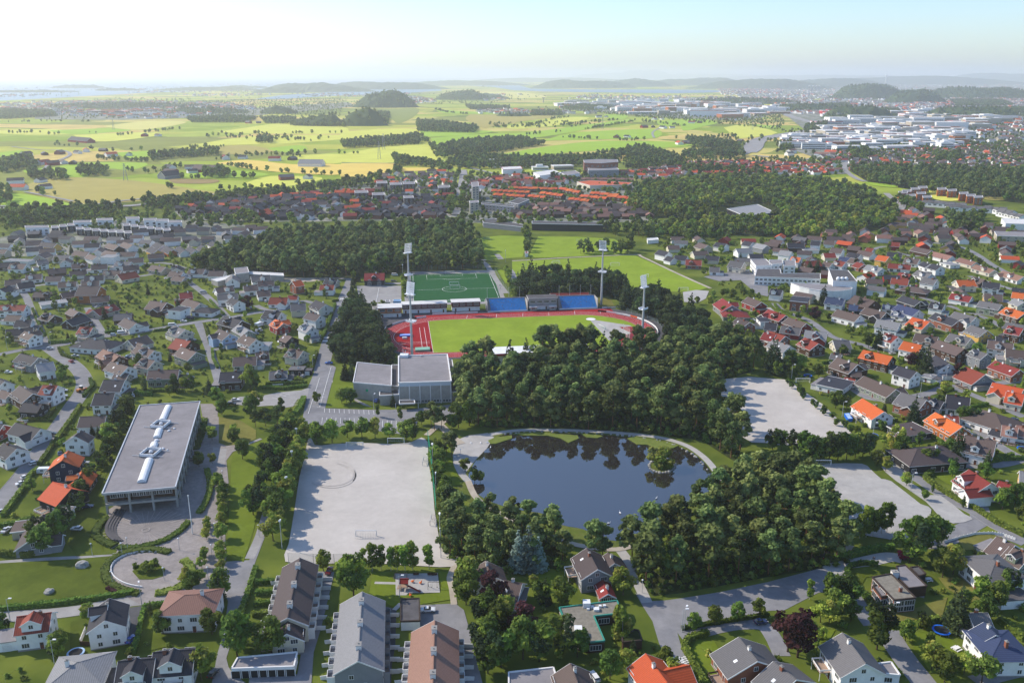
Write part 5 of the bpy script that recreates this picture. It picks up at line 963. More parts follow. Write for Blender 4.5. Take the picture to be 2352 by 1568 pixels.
flatb('V', [(1225, 396), (1270, 390), (1290, 398), (1240, 404)], 7, label='white industrial hall with a pale jagged roof', cat='hall', wm='wall_w', name='industrial_hall', rmn='pale_roof')
flatb('V', [(1286, 396), (1320, 392), (1332, 398), (1300, 403)], 7, label='white industrial hall in front of the orange-red office block', cat='hall', wm='wall_w', name='industrial_hall', rmn='membrane')
flatb('V', [(538, 617), (568, 614), (572, 626), (541, 630)], 7.5, label='concrete building shell with a square tower at the edge of the wood', cat='building', wm='concrete', name='building_shell', rmn='membrane', wins=5)
flatb('V', [(485, 642), (540, 630), (552, 634), (500, 647)], 4, label='low pale concrete wing left of the square tower', cat='building', wm='concrete', name='building_shell', rmn='pale_roof')
flatb('V', [(570, 624), (650, 628), (652, 634), (572, 630)], 4.5, label='low pale concrete wing right of the square tower', cat='building', wm='concrete', name='building_shell', rmn='pale_roof')
flatb('V', [(2284, 532), (2352, 534), (2380, 545), (2290, 542)], 6, label='olive brown flat-roofed block at the right edge', cat='building', wm='wall_s', name='long_building', rmn='membrane', wins=6, rows=[1.8, 4.4])
flatb('V', [(2300, 502), (2352, 504), (2380, 516), (2310, 514)], 7, label='pale hall with ridged grey roof at the right edge', cat='hall', wm='wall_w', name='industrial_hall', rmn='pale_roof')
flatb('V', [(1486, 548), (1510, 546), (1513, 551), (1488, 553)], 3.2, label='tiny white pavilion between the grass fields and the right estate', cat='pavilion', wm='wall_w', name='pavilion', rmn='pale_roof')
flatb('V', [(1206, 578), (1212, 578), (1213, 582), (1206, 583)], 3, label='tiny white hut with a red door at the end of the hedge', cat='hut', wm='wall_w', name='field_hut', rmn='roof_R')
flatb('V', [(885, 690), (895, 690), (896, 694), (886, 694)], 3, label='green container behind the long club house', cat='container', wm='wall_g', name='container', rmn='membrane')
flatb('V', [(903, 689), (921, 689), (921, 692), (903, 692)], 3, label='bright blue container beside the car park', cat='container', wm='seat_blue', name='container', rmn='seat_blue')
def apartments(r, lst, wall, roof, name, base, h, grp, cat='apartment block', wins=5):
    for pts in lst: flatb(r, pts[:4], pts[4] if len(pts) > 4 else h, name=name, label=base, cat=cat, wm=wall, rmn=roof, wins=wins, grp=grp, fixed=False, rows=[2 + 3 * i for i in range(int((pts[4] if len(pts) > 4 else h) // 3))], wk='x')
def bx4(x, y, w_, d): return [(x, y), (x + w_, y - 2), (x + w_ + d * .3, y + d), (x + d * .3, y + d + 2)]
apartments('O', [bx4(x, y, 60, 12) for x, y in [(1475, 945), (1530, 965), (1500, 935), (1560, 920), (1610, 910), (1600, 950), (1640, 975), (1740, 920), (1810, 930), (1890, 950), (1940, 965), (1990, 975)]], 'wall_o', 'membrane', 'apartment_block', 'orange-brown brick apartment block', 9, 'brick apartment blocks by the wood')
apartments('N', [bx4(x, y, w_, 14) for x, y, w_ in [(90, 940, 90), (210, 955, 80), (425, 975, 65), (660, 905, 80), (240, 875, 70), (330, 885, 80), (420, 880, 80), (2300 - 1420, 930, 70)]], 'wall_n', 'membrane', 'apartment_block', 'dark brown apartment block with flat roof', 10, 'dark apartment blocks of the middle estate')
apartments('N', [[(890, 885), (935, 880), (940, 910), (895, 915), 24], [(875, 1010), (935, 1005), (940, 1020), (880, 1025), 12]], 'wall_s', 'membrane', 'apartment_block', 'tall beige apartment block by the straight avenue', 20, None)
apartments('N', [[(960, 1020), (1180, 1040), (1180, 1052), (960, 1032), 7], [(1145, 1020), (1215, 990), (1285, 1000), (1210, 1032), 9]], 'wall_e', 'membrane_dark', 'apartment_block', 'long grey apartment block with dark roof', 9, None)
apartments('M', [bx4(x, y, w_, 12) for x, y, w_ in [(170, 1180, 160), (500, 1145, 120), (660, 1130, 110), (860, 1120, 90), (980, 1130, 90), (1060, 1135, 90), (1150, 1145, 90)]], 'wall_w', 'membrane', 'apartment_block', 'white modern apartment block with pale roof', 8, 'modern blocks of the left estate')
apartments('M', [bx4(x, y, 46, 14) for x, y in [(520, 1190), (575, 1195), (630, 1200), (685, 1205), (740, 1210), (795, 1212), (850, 1216), (840, 1165), (895, 1172), (950, 1180), (1005, 1186), (1060, 1192), (1115, 1198), (350, 1180), (405, 1172), (460, 1165)]], 'wall_k', 'membrane', 'row_house', 'dark row house with grey roof', 6, 'dark row houses of the left estate', cat='row house')
apartments('V', [[(1340 + 0, 0), (0, 0), (0, 0), (0, 0)]][:0], 'wall_w', 'membrane', 'x', 'x', 1, None)
# four far towers, television tower
for x in (1857, 1865, 1873, 1880): flatb('V', [(x, 197), (x + 4, 197), (x + 4, 198), (x, 198)], 45, name='tower_block', label='slim far tower block in a row of four on the skyline', cat='tower block', wm='concrete', rmn='pale_roof', grp='far tower blocks in a row', wins=0)
o = thing('television_tower', 'white television tower on the far wooded ridge', 'tower', G(2032, 209), 0, None, True); b = MB(); hh = 205; b.tube((0, 0, 0), (0, 0, hh * .7), 7, 4, 8); b.build('shaft', MATS['wall_w'], o); b = MB(); b.tube((0, 0, hh * .66), (0, 0, hh * .72), 9, 11, 10); b.tube((0, 0, hh * .72), (0, 0, hh * .76), 11, 8, 10); b.build('platform', MATS['wall_w'], o); b = MB(); b.tube((0, 0, hh * .7), (0, 0, hh), 2, .8, 6); b.build('antenna', MATS['wall_w'], o)
o = thing('water_tower', 'small mushroom-shaped water tower in the far industrial area', 'tower', g('N', 1382, 338), 0, None, True); b = MB(); b.tube((0, 0, 0), (0, 0, 22), 4, 3, 8); b.tube((0, 0, 22), (0, 0, 28), 3, 10, 10); b.tube((0, 0, 28), (0, 0, 30), 10, 10, 10); b.build('tank', MATS['wall_s'], o)
# ================================================================ ESTATES FURTHER OFF
# wood areas (ground polygons) are needed before the filling, so that nothing is built inside them
WOODS = {'central': [(1058, 864), (1120, 862), (1180, 870), (1240, 862), (1330, 850), (1400, 848), (1460, 842), (1510, 832), (1545, 812), (1600, 800), (1690, 805), (1735, 850), (1640, 878), (1655, 950), (1705, 1020), (1692, 1062), (1672, 1050), (1612, 1012), (1510, 997), (1400, 988), (1240, 982), (1130, 984), (1075, 970), (1050, 920)],
 'se': [(1440, 1290), (1480, 1265), (1545, 1232), (1580, 1206), (1630, 1176), (1662, 1150), (1720, 1115), (1790, 1110), (1860, 1140), (1912, 1205), (1955, 1280), (1935, 1298), (1760, 1325), (1560, 1362), (1500, 1368), (1462, 1335)],
 'sw': [(1010, 1158), (1050, 1180), (1110, 1195), (1176, 1214), (1243, 1218), (1290, 1240), (1302, 1272), (1290, 1308), (1180, 1318), (1080, 1308), (1022, 1275)],
 'hall': [(806, 716), (830, 714), (850, 745), (893, 790), (905, 835), (870, 842), (800, 838), (764, 822), (776, 770)],
 'far': [(430, 625), (480, 604), (560, 578), (650, 552), (900, 538), (1060, 528), (1085, 548), (1108, 595), (1108, 618), (1000, 624), (900, 628), (820, 638), (730, 640), (620, 636)],
 'back': [(1180, 678), (1200, 645), (1380, 645), (1435, 665), (1440, 688), (1390, 682), (1290, 678), (1250, 694), (1190, 690)], 'back2': [(1412, 702), (1440, 692), (1500, 692), (1560, 715), (1560, 735), (1522, 748), (1442, 716)],
 'right2': [(1530, 805), (1522, 772), (1560, 748), (1612, 742), (1625, 770), (1612, 810)],
 'rightforest': [(1440, 478), (1480, 432), (1600, 414), (1720, 412), (1900, 425), (2000, 448), (2062, 494), (2050, 522), (1950, 540), (1800, 500), (1776, 486), (1740, 470), (1680, 480), (1640, 505), (1500, 500)],
 'rightforest2': [(1540, 520), (1640, 512), (1720, 503), (1800, 512), (1900, 540), (1850, 548), (1700, 540), (1540, 548)], 'farright': [(1950, 392), (2050, 390), (2380, 402), (2420, 470), (2352, 468), (2150, 444), (2000, 422)]}
for k in WOODS: occ_poly([(p[0], p[1]) for p in gp('V', WOODS[k])])
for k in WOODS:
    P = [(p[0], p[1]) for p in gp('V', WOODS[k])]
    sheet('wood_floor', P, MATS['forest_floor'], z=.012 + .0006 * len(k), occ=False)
SHED = [(p[0], p[1]) for p in gp('V', [(1655, 478), (1740, 464), (1800, 490), (1790, 512), (1670, 512), (1640, 490)])]
def rows(poly, sx, sy, ang, jit, fn, seed, skip=.1, rad=7.0):
    P = [(p[0], p[1]) for p in gp('V', poly)]; rs = random.Random(seed); ca, sa = math.cos(ang), math.sin(ang); out = []
    q = [(x * ca + y * sa, -x * sa + y * ca) for x, y in P]; x0, x1_ = min(a for a, b in q), max(a for a, b in q); y0, y1_ = min(b for a, b in q), max(b for a, b in q); y = y0
    while y < y1_:
        x = x0 + rs.random() * sx
        while x < x1_:
            a, b2 = x + rs.uniform(-jit, jit), y + rs.uniform(-jit, jit); X, Y = a * ca - b2 * sa, a * sa + b2 * ca
            if rs.random() > skip and bool(inpoly(np.array([X]), np.array([Y]), P)[0]) and free(X, Y, rad): out.append((X, Y)); fn(X, Y, ang, rs)
            x += sx
        y += sy
    return out
NH = [sum(1 for r_ in REG if r_[0].name.startswith('house'))]
def pal_house(walls, roofs, L=(10, 15), W=(8, 10), e=(3, 4.6), spread=.35):
    def fn(X, Y, ang, rs):
        if NH[0] >= 298: FAR.append((X, Y, ang + rs.choice((0, 0, math.pi / 2)) + rs.uniform(-spread, spread), rs.uniform(*L), rs.uniform(*W), rs.uniform(*e), rs.choice(walls), rs.choice(roofs))); occ_disc(X, Y, 6); return
        NH[0] += 1; a = ang + rs.choice((0, 0, math.pi / 2)) + rs.uniform(-spread, spread); l_ = rs.uniform(*L) / 2; W_ = rs.uniform(*W); e_ = rs.uniform(*e)
        d = Vector((math.cos(a), math.sin(a), 0)) * l_; c = Vector((X, Y, 0)); house('V', 0, 0, 0, 0, W_, e_, rs.choice(walls), rs.choice(roofs), p3=(c - d, c + d))
    return fn
FAR = []
# nearest first, so the ones that show largest are the single ones
rows([(0, 560), (330, 553), (560, 560), (520, 600), (440, 630), (560, 640), (700, 650), (720, 700), (560, 690), (500, 660), (380, 650), (0, 690)], 21, 22, .1, 3, pal_house('wwwwcs', 'KNBNGN'), 3, rad=8)
rows([(1640, 640), (1760, 560), (2352, 555), (2352, 900), (1900, 720), (1700, 660)], 22, 23, -.5, 3, pal_house('wwwwcnry', 'NNKNGBO'), 4, rad=8.5)
rows([(1500, 575), (1560, 548), (1700, 552), (1800, 560), (1700, 620), (1620, 630)], 22, 23, -.2, 3, pal_house('wwcr', 'NKRGN'), 5, rad=8)
rows([(1880, 545), (2000, 520), (2080, 480), (2130, 488), (2220, 510), (2290, 530), (2352, 545), (2352, 560), (1850, 560), (1720, 556)], 17, 19, -.3, 2, pal_house('dnswrynw', 'BNBPNO'), 6, rad=6)
rows([(0, 545), (200, 530), (420, 530), (600, 525), (640, 545), (540, 575), (330, 560), (0, 575)], 20, 22, .1, 3, pal_house('wsnwke', 'KNBKG'), 7, rad=7)
rows([(400, 480), (560, 455), (800, 455), (1030, 450), (1040, 500), (900, 508), (640, 505), (420, 500)], 15, 19, .05, 1, pal_house('nnnwkd', 'KKKBKKBKOR'), 8, rad=5)
rows([(620, 452), (720, 448), (860, 440), (880, 452), (760, 462), (620, 462)], 16, 19, .05, 1, pal_house('ndw', 'OROR'), 9, rad=5)
rows([(860, 405), (1050, 395), (1045, 430), (1010, 445), (870, 445)], 20, 26, .05, 3, pal_house('wnws', 'BNKO'), 10, rad=5)
rows([(1075, 420), (1180, 405), (1300, 405), (1330, 425), (1150, 435), (1080, 440)], 16, 20, .0, 2, pal_house('wnwd', 'OPBRP'), 11, rad=5)
rows([(1180, 480), (1300, 470), (1470, 478), (1500, 500), (1440, 508), (1180, 500)], 14, 18, .1, 2, pal_house('nnnd', 'BNPBN'), 12, rad=4)
rows([(1400, 400), (1490, 392), (1590, 375), (1640, 372), (1870, 378), (1930, 395), (1880, 405), (1700, 402), (1480, 412)], 15, 22, .0, 3, pal_house('wwwwnr', 'OPNRKRO'), 13, rad=4)
rows([(1900, 352), (2100, 345), (2352, 330), (2352, 398), (2200, 395), (2050, 392), (1960, 385)], 20, 26, .0, 4, pal_house('wswwd', 'NGBNPO'), 14, rad=4)
rows([(1880, 370), (1960, 360), (2000, 375), (1960, 395), (1900, 400)], 22, 30, 0, 4, pal_house('wd', 'RG'), 15, rad=4)
for i, poly in enumerate([[(2100, 285), (2352, 270), (2352, 330), (2200, 335), (2050, 320)], [(1870, 255), (2050, 250), (2050, 262), (1880, 265)], [(2060, 240), (2352, 225), (2352, 250), (2180, 252)], [(2150, 214), (2352, 206), (2352, 222), (2180, 226)], [(1640, 195), (1780, 192), (1800, 215), (1660, 220)],
                          [(100, 262), (400, 245), (520, 258), (380, 275), (200, 270)], [(840, 228), (960, 222), (1010, 235), (850, 245)], [(0, 250), (180, 245), (190, 262), (0, 268)], [(1800, 350), (1900, 345), (1960, 360), (1830, 375)]]):
    rows(poly, 42, 60, .1 * i, 16, pal_house('wwws', 'NOGPL', L=(16, 30), W=(10, 16), e=(5, 8)), 40 + i, rad=0, skip=.3)
for i, (r, x, y) in enumerate([('M', 130, 935), ('M', 110, 890), ('M', 360, 765), ('M', 300, 760), ('M', 410, 690), ('M', 590, 675), ('M', 1160, 795), ('M', 1170, 825), ('M', 1880, 735), ('M', 1960, 865), ('M', 760, 705), ('M', 180, 700), ('M', 990, 570), ('M', 1540, 725), ('M', 1700, 480), ('M', 870, 290), ('N', 1760, 440), ('N', 2070, 510), ('N', 2140, 455), ('N', 1880, 580), ('N', 2310, 625), ('N', 2200, 515), ('N', 1400, 745), ('O', 60, 480), ('O', 30, 620), ('O', 200, 630), ('O', 320, 610), ('O', 300, 460)]):
    p = g(r, x, y); FAR.append((p.x, p.y, .4 * i, 22, 13, 5, 'wwrwd'[i % 5], 'OKNRG'[i % 5])); FAR.append((p.x + 30, p.y + 14, .4 * i + 1, 16, 11, 4, 'wwn'[i % 3], 'NKG'[i % 3]))
rs = random.Random(99)
for _ in range(9000):  # villages of the far plain, thick here and thin there
    px, py = rs.uniform(-40, 2400), rs.uniform(192, 262); p = G(px, py); n_ = mnoise.noise(Vector((p.x / 900, p.y / 1400, 3)))
    if n_ > (.14 if px < 1100 else .04 if px < 1750 else -.30) and not (580 < px < 1670 and 200 < py < 216): FAR.append((p.x, p.y, rs.uniform(0, 3.1), rs.uniform(14, 30), rs.uniform(11, 16), rs.uniform(5, 9), rs.choice('wwwwsc'), rs.choice('NGLPO')))
# the farms with long sheds
for r, x1, y1, x2, y2, wc, rc, lab in [('M', 1340, 775, 1490, 782, 'r', 'N', 'long red barn with brown roof beside a white silo'), ('M', 2050, 740, 2210, 742, 'w', 'L', 'long white greenhouse farm among the golden fields'), ('M', 1100, 825, 1210, 815, 'e', 'K', 'long grey barn between hedged meadows'), ('M', 490, 580, 620, 590, 'r', 'K', 'long dark barn behind the left meadows')]:
    z = 8; A, B_ = g(r, x1, y1, z), g(r, x2, y2, z); H('V', 0, 0, 0, 0, 22, 5, wc, rc, p3=(A, B_), lab=lab, det=0, name='barn', cat='barn')
# distant houses: one uncountable mass
def far_mesh():
    pal = {}; b = MB(); mats_ = []
    def mi(n):
        if n not in pal: pal[n] = len(mats_); mats_.append(MATS[n])
        return pal[n]
    for X, Y, ang, L, W, e, wc, rc in FAR:
        ca, sa = math.cos(ang), math.sin(ang); T = lambda x, y, z: (X + ca * x - sa * y, Y + sa * x + ca * y, z)
        l_, w_, rise = L / 2, W / 2, W * .28; m1, m2 = mi('wall_' + wc), mi('roof_' + rc)
        b.quad([T(-l_, -w_, 0), T(l_, -w_, 0), T(l_, -w_, e), T(-l_, -w_, e)], m1); b.quad([T(l_, w_, 0), T(-l_, w_, 0), T(-l_, w_, e), T(l_, w_, e)], m1)
        b.quad([T(l_, -w_, 0), T(l_, w_, 0), T(l_, w_, e), T(l_, 0, e + rise), T(l_, -w_, e)], m1); b.quad([T(-l_, w_, 0), T(-l_, -w_, 0), T(-l_, -w_, e), T(-l_, 0, e + rise), T(-l_, w_, e)], m1)
        o_ = .5; b.quad([T(-l_ - o_, -w_ - o_, e - .2), T(l_ + o_, -w_ - o_, e - .2), T(l_ + o_, 0, e + rise + .1), T(-l_ - o_, 0, e + rise + .1)], m2); b.quad([T(l_ + o_, w_ + o_, e - .2), T(-l_ - o_, w_ + o_, e - .2), T(-l_ - o_, 0, e + rise + .1), T(l_ + o_, 0, e + rise + .1)], m2)
    o = b.build('distant_houses', mats_); o['kind'] = 'stuff'; o['label'] = 'mass of small far houses across the plain'
far_mesh()
# rows of red-roofed terraces in the middle estate
OD = 'first second third fourth fifth sixth seventh eighth ninth tenth eleventh twelfth thirteenth fourteenth'.split()
def rowh(r, x1, y1, x2, y2, n, wc, rc, base, grp, w_='row'):
    A, B_ = g(r, x1, y1, 7), g(r, x2, y2, 7); d = (B_ - A) / n; ang = math.atan2(d.y, d.x)
    for i in range(n):
        c = A + d * (i + .5); L = d.length * .97; e = 4.8 + (i % 2) * .5; W = 8.5
        o = thing('row_house', f'{base}, {OD[i]} from the left in the {w_}', 'row house', (c.x, c.y, 0), ang, grp, True); wb = MB(); rb = MB(); gable_body(L, W, e, 2.2, wb); gable_roof(L, W, e, 2.2, rb, oh=.3, og=.02, fm=0)
        wb.build('wall', MATS['wall_' + wc], o); rb.build('roof', MATS['roof_' + rc], o); occ_disc(c.x, c.y, 7)
        win(o, 'l', 0, -W / 2, 3.2, math.pi)
for a, w_ in zip([(1030, 930, 1290, 942, 14), (1045, 955, 1260, 970, 12), (1285, 965, 1400, 978, 6), (1365, 945, 1520, 965, 8), (1560, 985, 1700, 1000, 7), (1500, 915, 1640, 945, 6), (1710, 945, 1900, 965, 6), (1830, 965, 1990, 985, 5), (1950, 1010, 2040, 1030, 4), (1145, 910, 1480, 920, 10), (1640, 965, 1820, 985, 6)],
 ['upper long row', 'lower long row', 'short lower row', 'middle row', 'front row by the wood', 'short back row', 'back row by the wood', 'right row by the wood', 'rightmost short row', 'rearmost row', 'second row by the wood']): rowh('N', *a, 'n', 'O', 'orange-roofed row house', 'orange-roofed row houses of the middle estate', w_)
for a in [(1640, 850, 2000, 855, 12), (2060, 845, 2330, 850, 9)]: rowh('N', *a, 'd', 'P', 'pink-roofed row house', 'pinkish row houses behind the wood', 'left row' if a[4] > 10 else 'right row')
flatb('N', [(1610, 880), (1700, 870), (1990, 885), (1960, 900), (1700, 905)], 7, label='wide low school complex with orange tiled roofs at the edge of the wood', cat='school', wm='wall_c', name='school_building', rmn='roof_O')
for i, (x, y, l_) in enumerate([(1640, 1005, 300), (1800, 1035, 420), (2070, 1040, 200), (2170, 1070, 160)]):
    rowh('O', x, y, x + l_, y + (22 if i < 2 else 40), 8, 'w', 'G', 'grey-roofed white row house', 'white row houses on the right slope', OD[i] + ' row down the slope')
# industrial area: white sheds and offices
def sheds(poly, sx, sy, seed, wd, dp, hh, skip=.2, walls=('wall_w', 'wall_w', 'wall_w', 'wall_s', 'wall_w', 'wall_s', 'wall_o', 'wall_w')):
    P = [(p[0], p[1]) for p in gp('V', poly)]; rs = random.Random(seed); x0, x1_ = min(p[0] for p in P), max(p[0] for p in P); y = min(p[1] for p in P); y1_ = max(p[1] for p in P)
    while y < y1_:
        x = x0 + rs.random() * sx
        while x < x1_:
            X, Y = x + rs.uniform(-.2, .2) * sx, y + rs.uniform(-.2, .2) * sy
            if rs.random() > skip and inpoly(np.array([X]), np.array([Y]), P)[0]:
                w_, d_, h_ = rs.uniform(*wd), rs.uniform(*dp), rs.uniform(*hh); wn_ = rs.choice(walls); dark = rs.random() < .22
                col = {'wall_w': 'white', 'wall_s': 'beige', 'wall_e': 'grey', 'wall_d': 'red brick', 'fascia_red': 'bright red', 'wall_o': 'orange-brown'}[wn_]; high = h_ > 14
                o = thing('office_block' if high else 'warehouse', f"{'tall ' if high else ''}{col} {'office block' if high else 'warehouse'} with {'dark' if dark else 'white'} flat roof", 'office block' if high else 'warehouse', (X, Y, 0), rs.uniform(-.25, .25), 'sheds and offices of the industrial area')
                b = MB(); b.box(-w_ / 2, -d_ / 2, 0, w_ / 2, d_ / 2, h_);
                if rs.random() < .3: b.box(-w_ / 4, -d_ / 4, h_, w_ / 6, d_ / 4, h_ + 4)
                b.build('wall', MATS[wn_], o); b = MB(); b.box(-w_ / 2 - .4, -d_ / 2 - .4, h_ - .9, w_ / 2 + .4, d_ / 2 + .4, h_ + .4, 0, top=1); b.build('roof', [MATS['trim' if rs.random() < .85 else 'fascia_red'], MATS['membrane' if dark else 'pale_roof']], o)
                if rs.random() < .7:
                    b = MB()
                    for k in range(max(1, int(h_ // 4.5))): b.box(-w_ / 2 * .92, -d_ / 2 - .06, 1.5 + k * 4, w_ / 2 * .92, -d_ / 2, 3.3 + k * 4)
                    b.build('window_band', MATS['glass'], o)
            x += sx
        y += sy
sheds([(1805, 326), (1872, 308), (1905, 296), (2080, 290), (2240, 310), (2200, 345), (1950, 352), (1880, 345), (1790, 338)], 48, 46, 1, (20, 58), (15, 34), (7, 15), .12)
sheds([(1895, 262), (2180, 258), (2330, 275), (2230, 300), (1960, 295), (1890, 285)], 88, 90, 2, (36, 100), (26, 60), (9, 22), .28)
sheds([(1290, 236), (1500, 232), (1790, 246), (1800, 262), (1700, 275), (1560, 270), (1300, 250)], 120, 120, 3, (45, 130), (30, 70), (9, 24), .28)
sheds([(1880, 260), (2010, 258), (2000, 272), (1890, 272)], 150, 120, 4, (50, 90), (40, 70), (12, 20), .3, ('fascia_red',))
sheds([(1700, 375), (1860, 370), (1900, 362), (1960, 355), (1940, 366), (1860, 380)], 90, 70, 5, (30, 70), (20, 40), (6, 10), .35)
sheds([(120, 262), (300, 255), (500, 262), (480, 270), (200, 272)], 260, 160, 6, (80, 180), (50, 80), (8, 14), .4)
sheds([(1500, 395), (1180, 378), (1100, 375), (1100, 380), (1180, 392)], 60, 40, 7, (20, 45), (15, 25), (5, 8), .3)
# ================================================================ TREES
def leafmat(n, c, c2_, tr=.38): return mat('leaf_' + n, c, col2=c2_, scale=.9, rough=.7, rnd=.42, spec=.08, trans=tr)
for n_, c_ in dict(pine_dark=(.046, .068, .024), pine_mid=(.088, .120, .036), pine_light=(.140, .175, .055), spruce_dark=(.026, .042, .018), spruce_mid=(.050, .076, .026), broad_dark=(.066, .102, .020), broad_mid=(.125, .175, .028), broad_light=(.20, .25, .040), copper_dark=(.030, .010, .014), copper_mid=(.060, .022, .024), blue=(.17, .23, .21), yellow=(.21, .22, .045), hedge=(.065, .105, .018), red=(.25, .015, .025), shrub=(.10, .14, .028)).items():
    c_ = tuple(k * 1.25 for k in c_); leafmat(n_, c_, tuple(k * 1.4 for k in c_))
mat('bark', (.075, .052, .036), var=.3, scale=2); mat('bark_pine', (.17, .085, .045), var=.3, scale=2); mat('bark_birch', (.42, .40, .36), var=.3, scale=3)
def leaf_cloud(clumps, n, size, seed, flat=0.0):
    """clumps: (x,y,z, rx, rz, material index); leaf-clump quads spread in a shell of every clump"""
    rs = np.random.RandomState(seed); V = []; Fm = []
    tot = sum(c[3] ** 2 for c in clumps)
    for x, y, z, rx, rz, m in clumps:
        k = max(6, int(n * rx * rx / tot)); d = rs.normal(size=(k, 3)); d /= np.linalg.norm(d, axis=1)[:, None]; r_ = rs.uniform(.55, 1.08, size=(k, 1))
        p = d * r_ * np.array([rx, rx, rz]) + np.array([x, y, z])
        nrm = d * .75 + rs.normal(size=(k, 3)) * .55 + np.array([0, 0, flat]); nrm /= np.linalg.norm(nrm, axis=1)[:, None]
        t = np.cross(nrm, rs.normal(size=(k, 3))); t /= np.linalg.norm(t, axis=1)[:, None]; u = np.cross(nrm, t); s_ = rs.uniform(.55, 1.25, size=(k, 1)) * size
        q = np.stack([p - t * s_ - u * s_ * .7, p + t * s_ * .9 - u * s_ * .75, p + t * s_ * .8 + u * s_ * .8, p - t * s_ * .75 + u * s_ * .65], 1)
        V.append(q.reshape(-1, 3)); Fm += [m] * k
    V = np.concatenate(V); return V, Fm
def cloud_mesh(name, V, Fm, mats_):
    n = len(Fm); me = D.meshes.new(name); me.vertices.add(n * 4); me.vertices.foreach_set('co', V.astype(np.float32).ravel()); me.loops.add(n * 4); me.loops.foreach_set('vertex_index', np.arange(n * 4, dtype=np.int32)); me.polygons.add(n)
    me.polygons.foreach_set('loop_start', np.arange(0, n * 4, 4, dtype=np.int32)); me.polygons.foreach_set('material_index', np.array(Fm, np.int32))
    for x in mats_: me.materials.append(MATS[x])
    me.update(calc_edges=True); return me
def crown(kind, seed, n=1300, size=.42):
    rs = random.Random(seed); C = []; fl = 0
    if kind == 'pine':
        for i in range(19):
            t = rs.random() ** .8; h = 4.2 + 8.0 * t; R = 3.3 * math.sin(math.pi * min(1, .25 + .68 * t)) ** .8; a = rs.uniform(0, 6.28); q = R * math.sqrt(rs.random())
            C.append((q * math.cos(a), q * math.sin(a), h, rs.uniform(.9, 1.5), rs.uniform(.6, 1.0), rs.choice((0, 1, 1, 2))))
        C.append((0, 0, 12, 1.1, 1.0, 2)); fl = .5
    elif kind == 'spruce':
        for i in range(15):
            t = i / 14; h = 1.2 + 12.3 * t; R = 3.2 * (1 - t) ** .9 + .25
            for j in range(max(1, int(R * 2.4))): a = j * 6.28 / max(1, int(R * 2.4)) + i * .9 + rs.uniform(-.3, .3); C.append((R * .62 * math.cos(a), R * .62 * math.sin(a), h - rs.uniform(0, .5), .35 + R * .34, .5, rs.choice((0, 0, 1))))
        fl = .8
    elif kind == 'broad':
        for i in range(20):
            a = rs.uniform(0, 6.28); z = rs.uniform(-1, 1); q = math.sqrt(max(0, 1 - z * z)) * rs.uniform(.35, 1.0); C.append((3.4 * q * math.cos(a), 3.4 * q * math.sin(a), 6.0 + 3.2 * z, rs.uniform(1.0, 1.7), rs.uniform(.9, 1.4), rs.choice((0, 1, 1, 2))))
        fl = .35
    elif kind == 'tall':
        for i in range(18): t = rs.random(); a = rs.uniform(0, 6.28); R = 1.9 * math.sin(math.pi * (.15 + .75 * t)); q = R * rs.random() ** .5; C.append((q * math.cos(a), q * math.sin(a), 2.5 + 8.5 * t, rs.uniform(.8, 1.3), rs.uniform(.8, 1.3), rs.choice((0, 1, 1, 2))))
    elif kind == 'column':
        for i in range(12): t = i / 11; C.append((rs.uniform(-.15, .15), rs.uniform(-.15, .15), .7 + 4.6 * t, .85 * math.sin(math.pi * (.2 + .72 * t)) + .1, .6, rs.choice((0, 1))))
    elif kind == 'bush':
        for i in range(9): a = rs.uniform(0, 6.28); q = rs.uniform(0, .9); C.append((q * math.cos(a), q * math.sin(a), rs.uniform(.5, 1.5), rs.uniform(.5, .85), rs.uniform(.45, .75), rs.choice((0, 1, 2))))
        fl = .3
    elif kind == 'weep':
        for i in range(22): a = rs.uniform(0, 6.28); t = rs.random(); q = 2.6 * (1 - .3 * t) * rs.uniform(.5, 1); C.append((q * math.cos(a), q * math.sin(a), 2.2 + 7 * t, .8, 1.5, rs.choice((0, 1, 2))))
    return leaf_cloud(C, n, size, seed, fl)
def trunk_mb(h, r_, seed, limbs=6, spread=2.2, z0=.45):
    rs = random.Random(seed); b = MB(); p = Vector((0, 0, -.3)); k = 5
    for i in range(k):
        q = Vector((rs.uniform(-.12, .12) * (i > 0), rs.uniform(-.12, .12) * (i > 0), h * (i + 1) / k)); b.tube(p, q, r_ * (1 - i / k * .75), r_ * (1 - (i + 1) / k * .75), 5, 0, False); p = q
    for i in range(limbs):
        z = h * rs.uniform(z0, .92); a = rs.uniform(0, 6.28); b.tube((0, 0, z), (spread * math.cos(a), spread * math.sin(a), z + rs.uniform(.4, 1.5)), r_ * .35, .04, 4, 0, False)
    return b
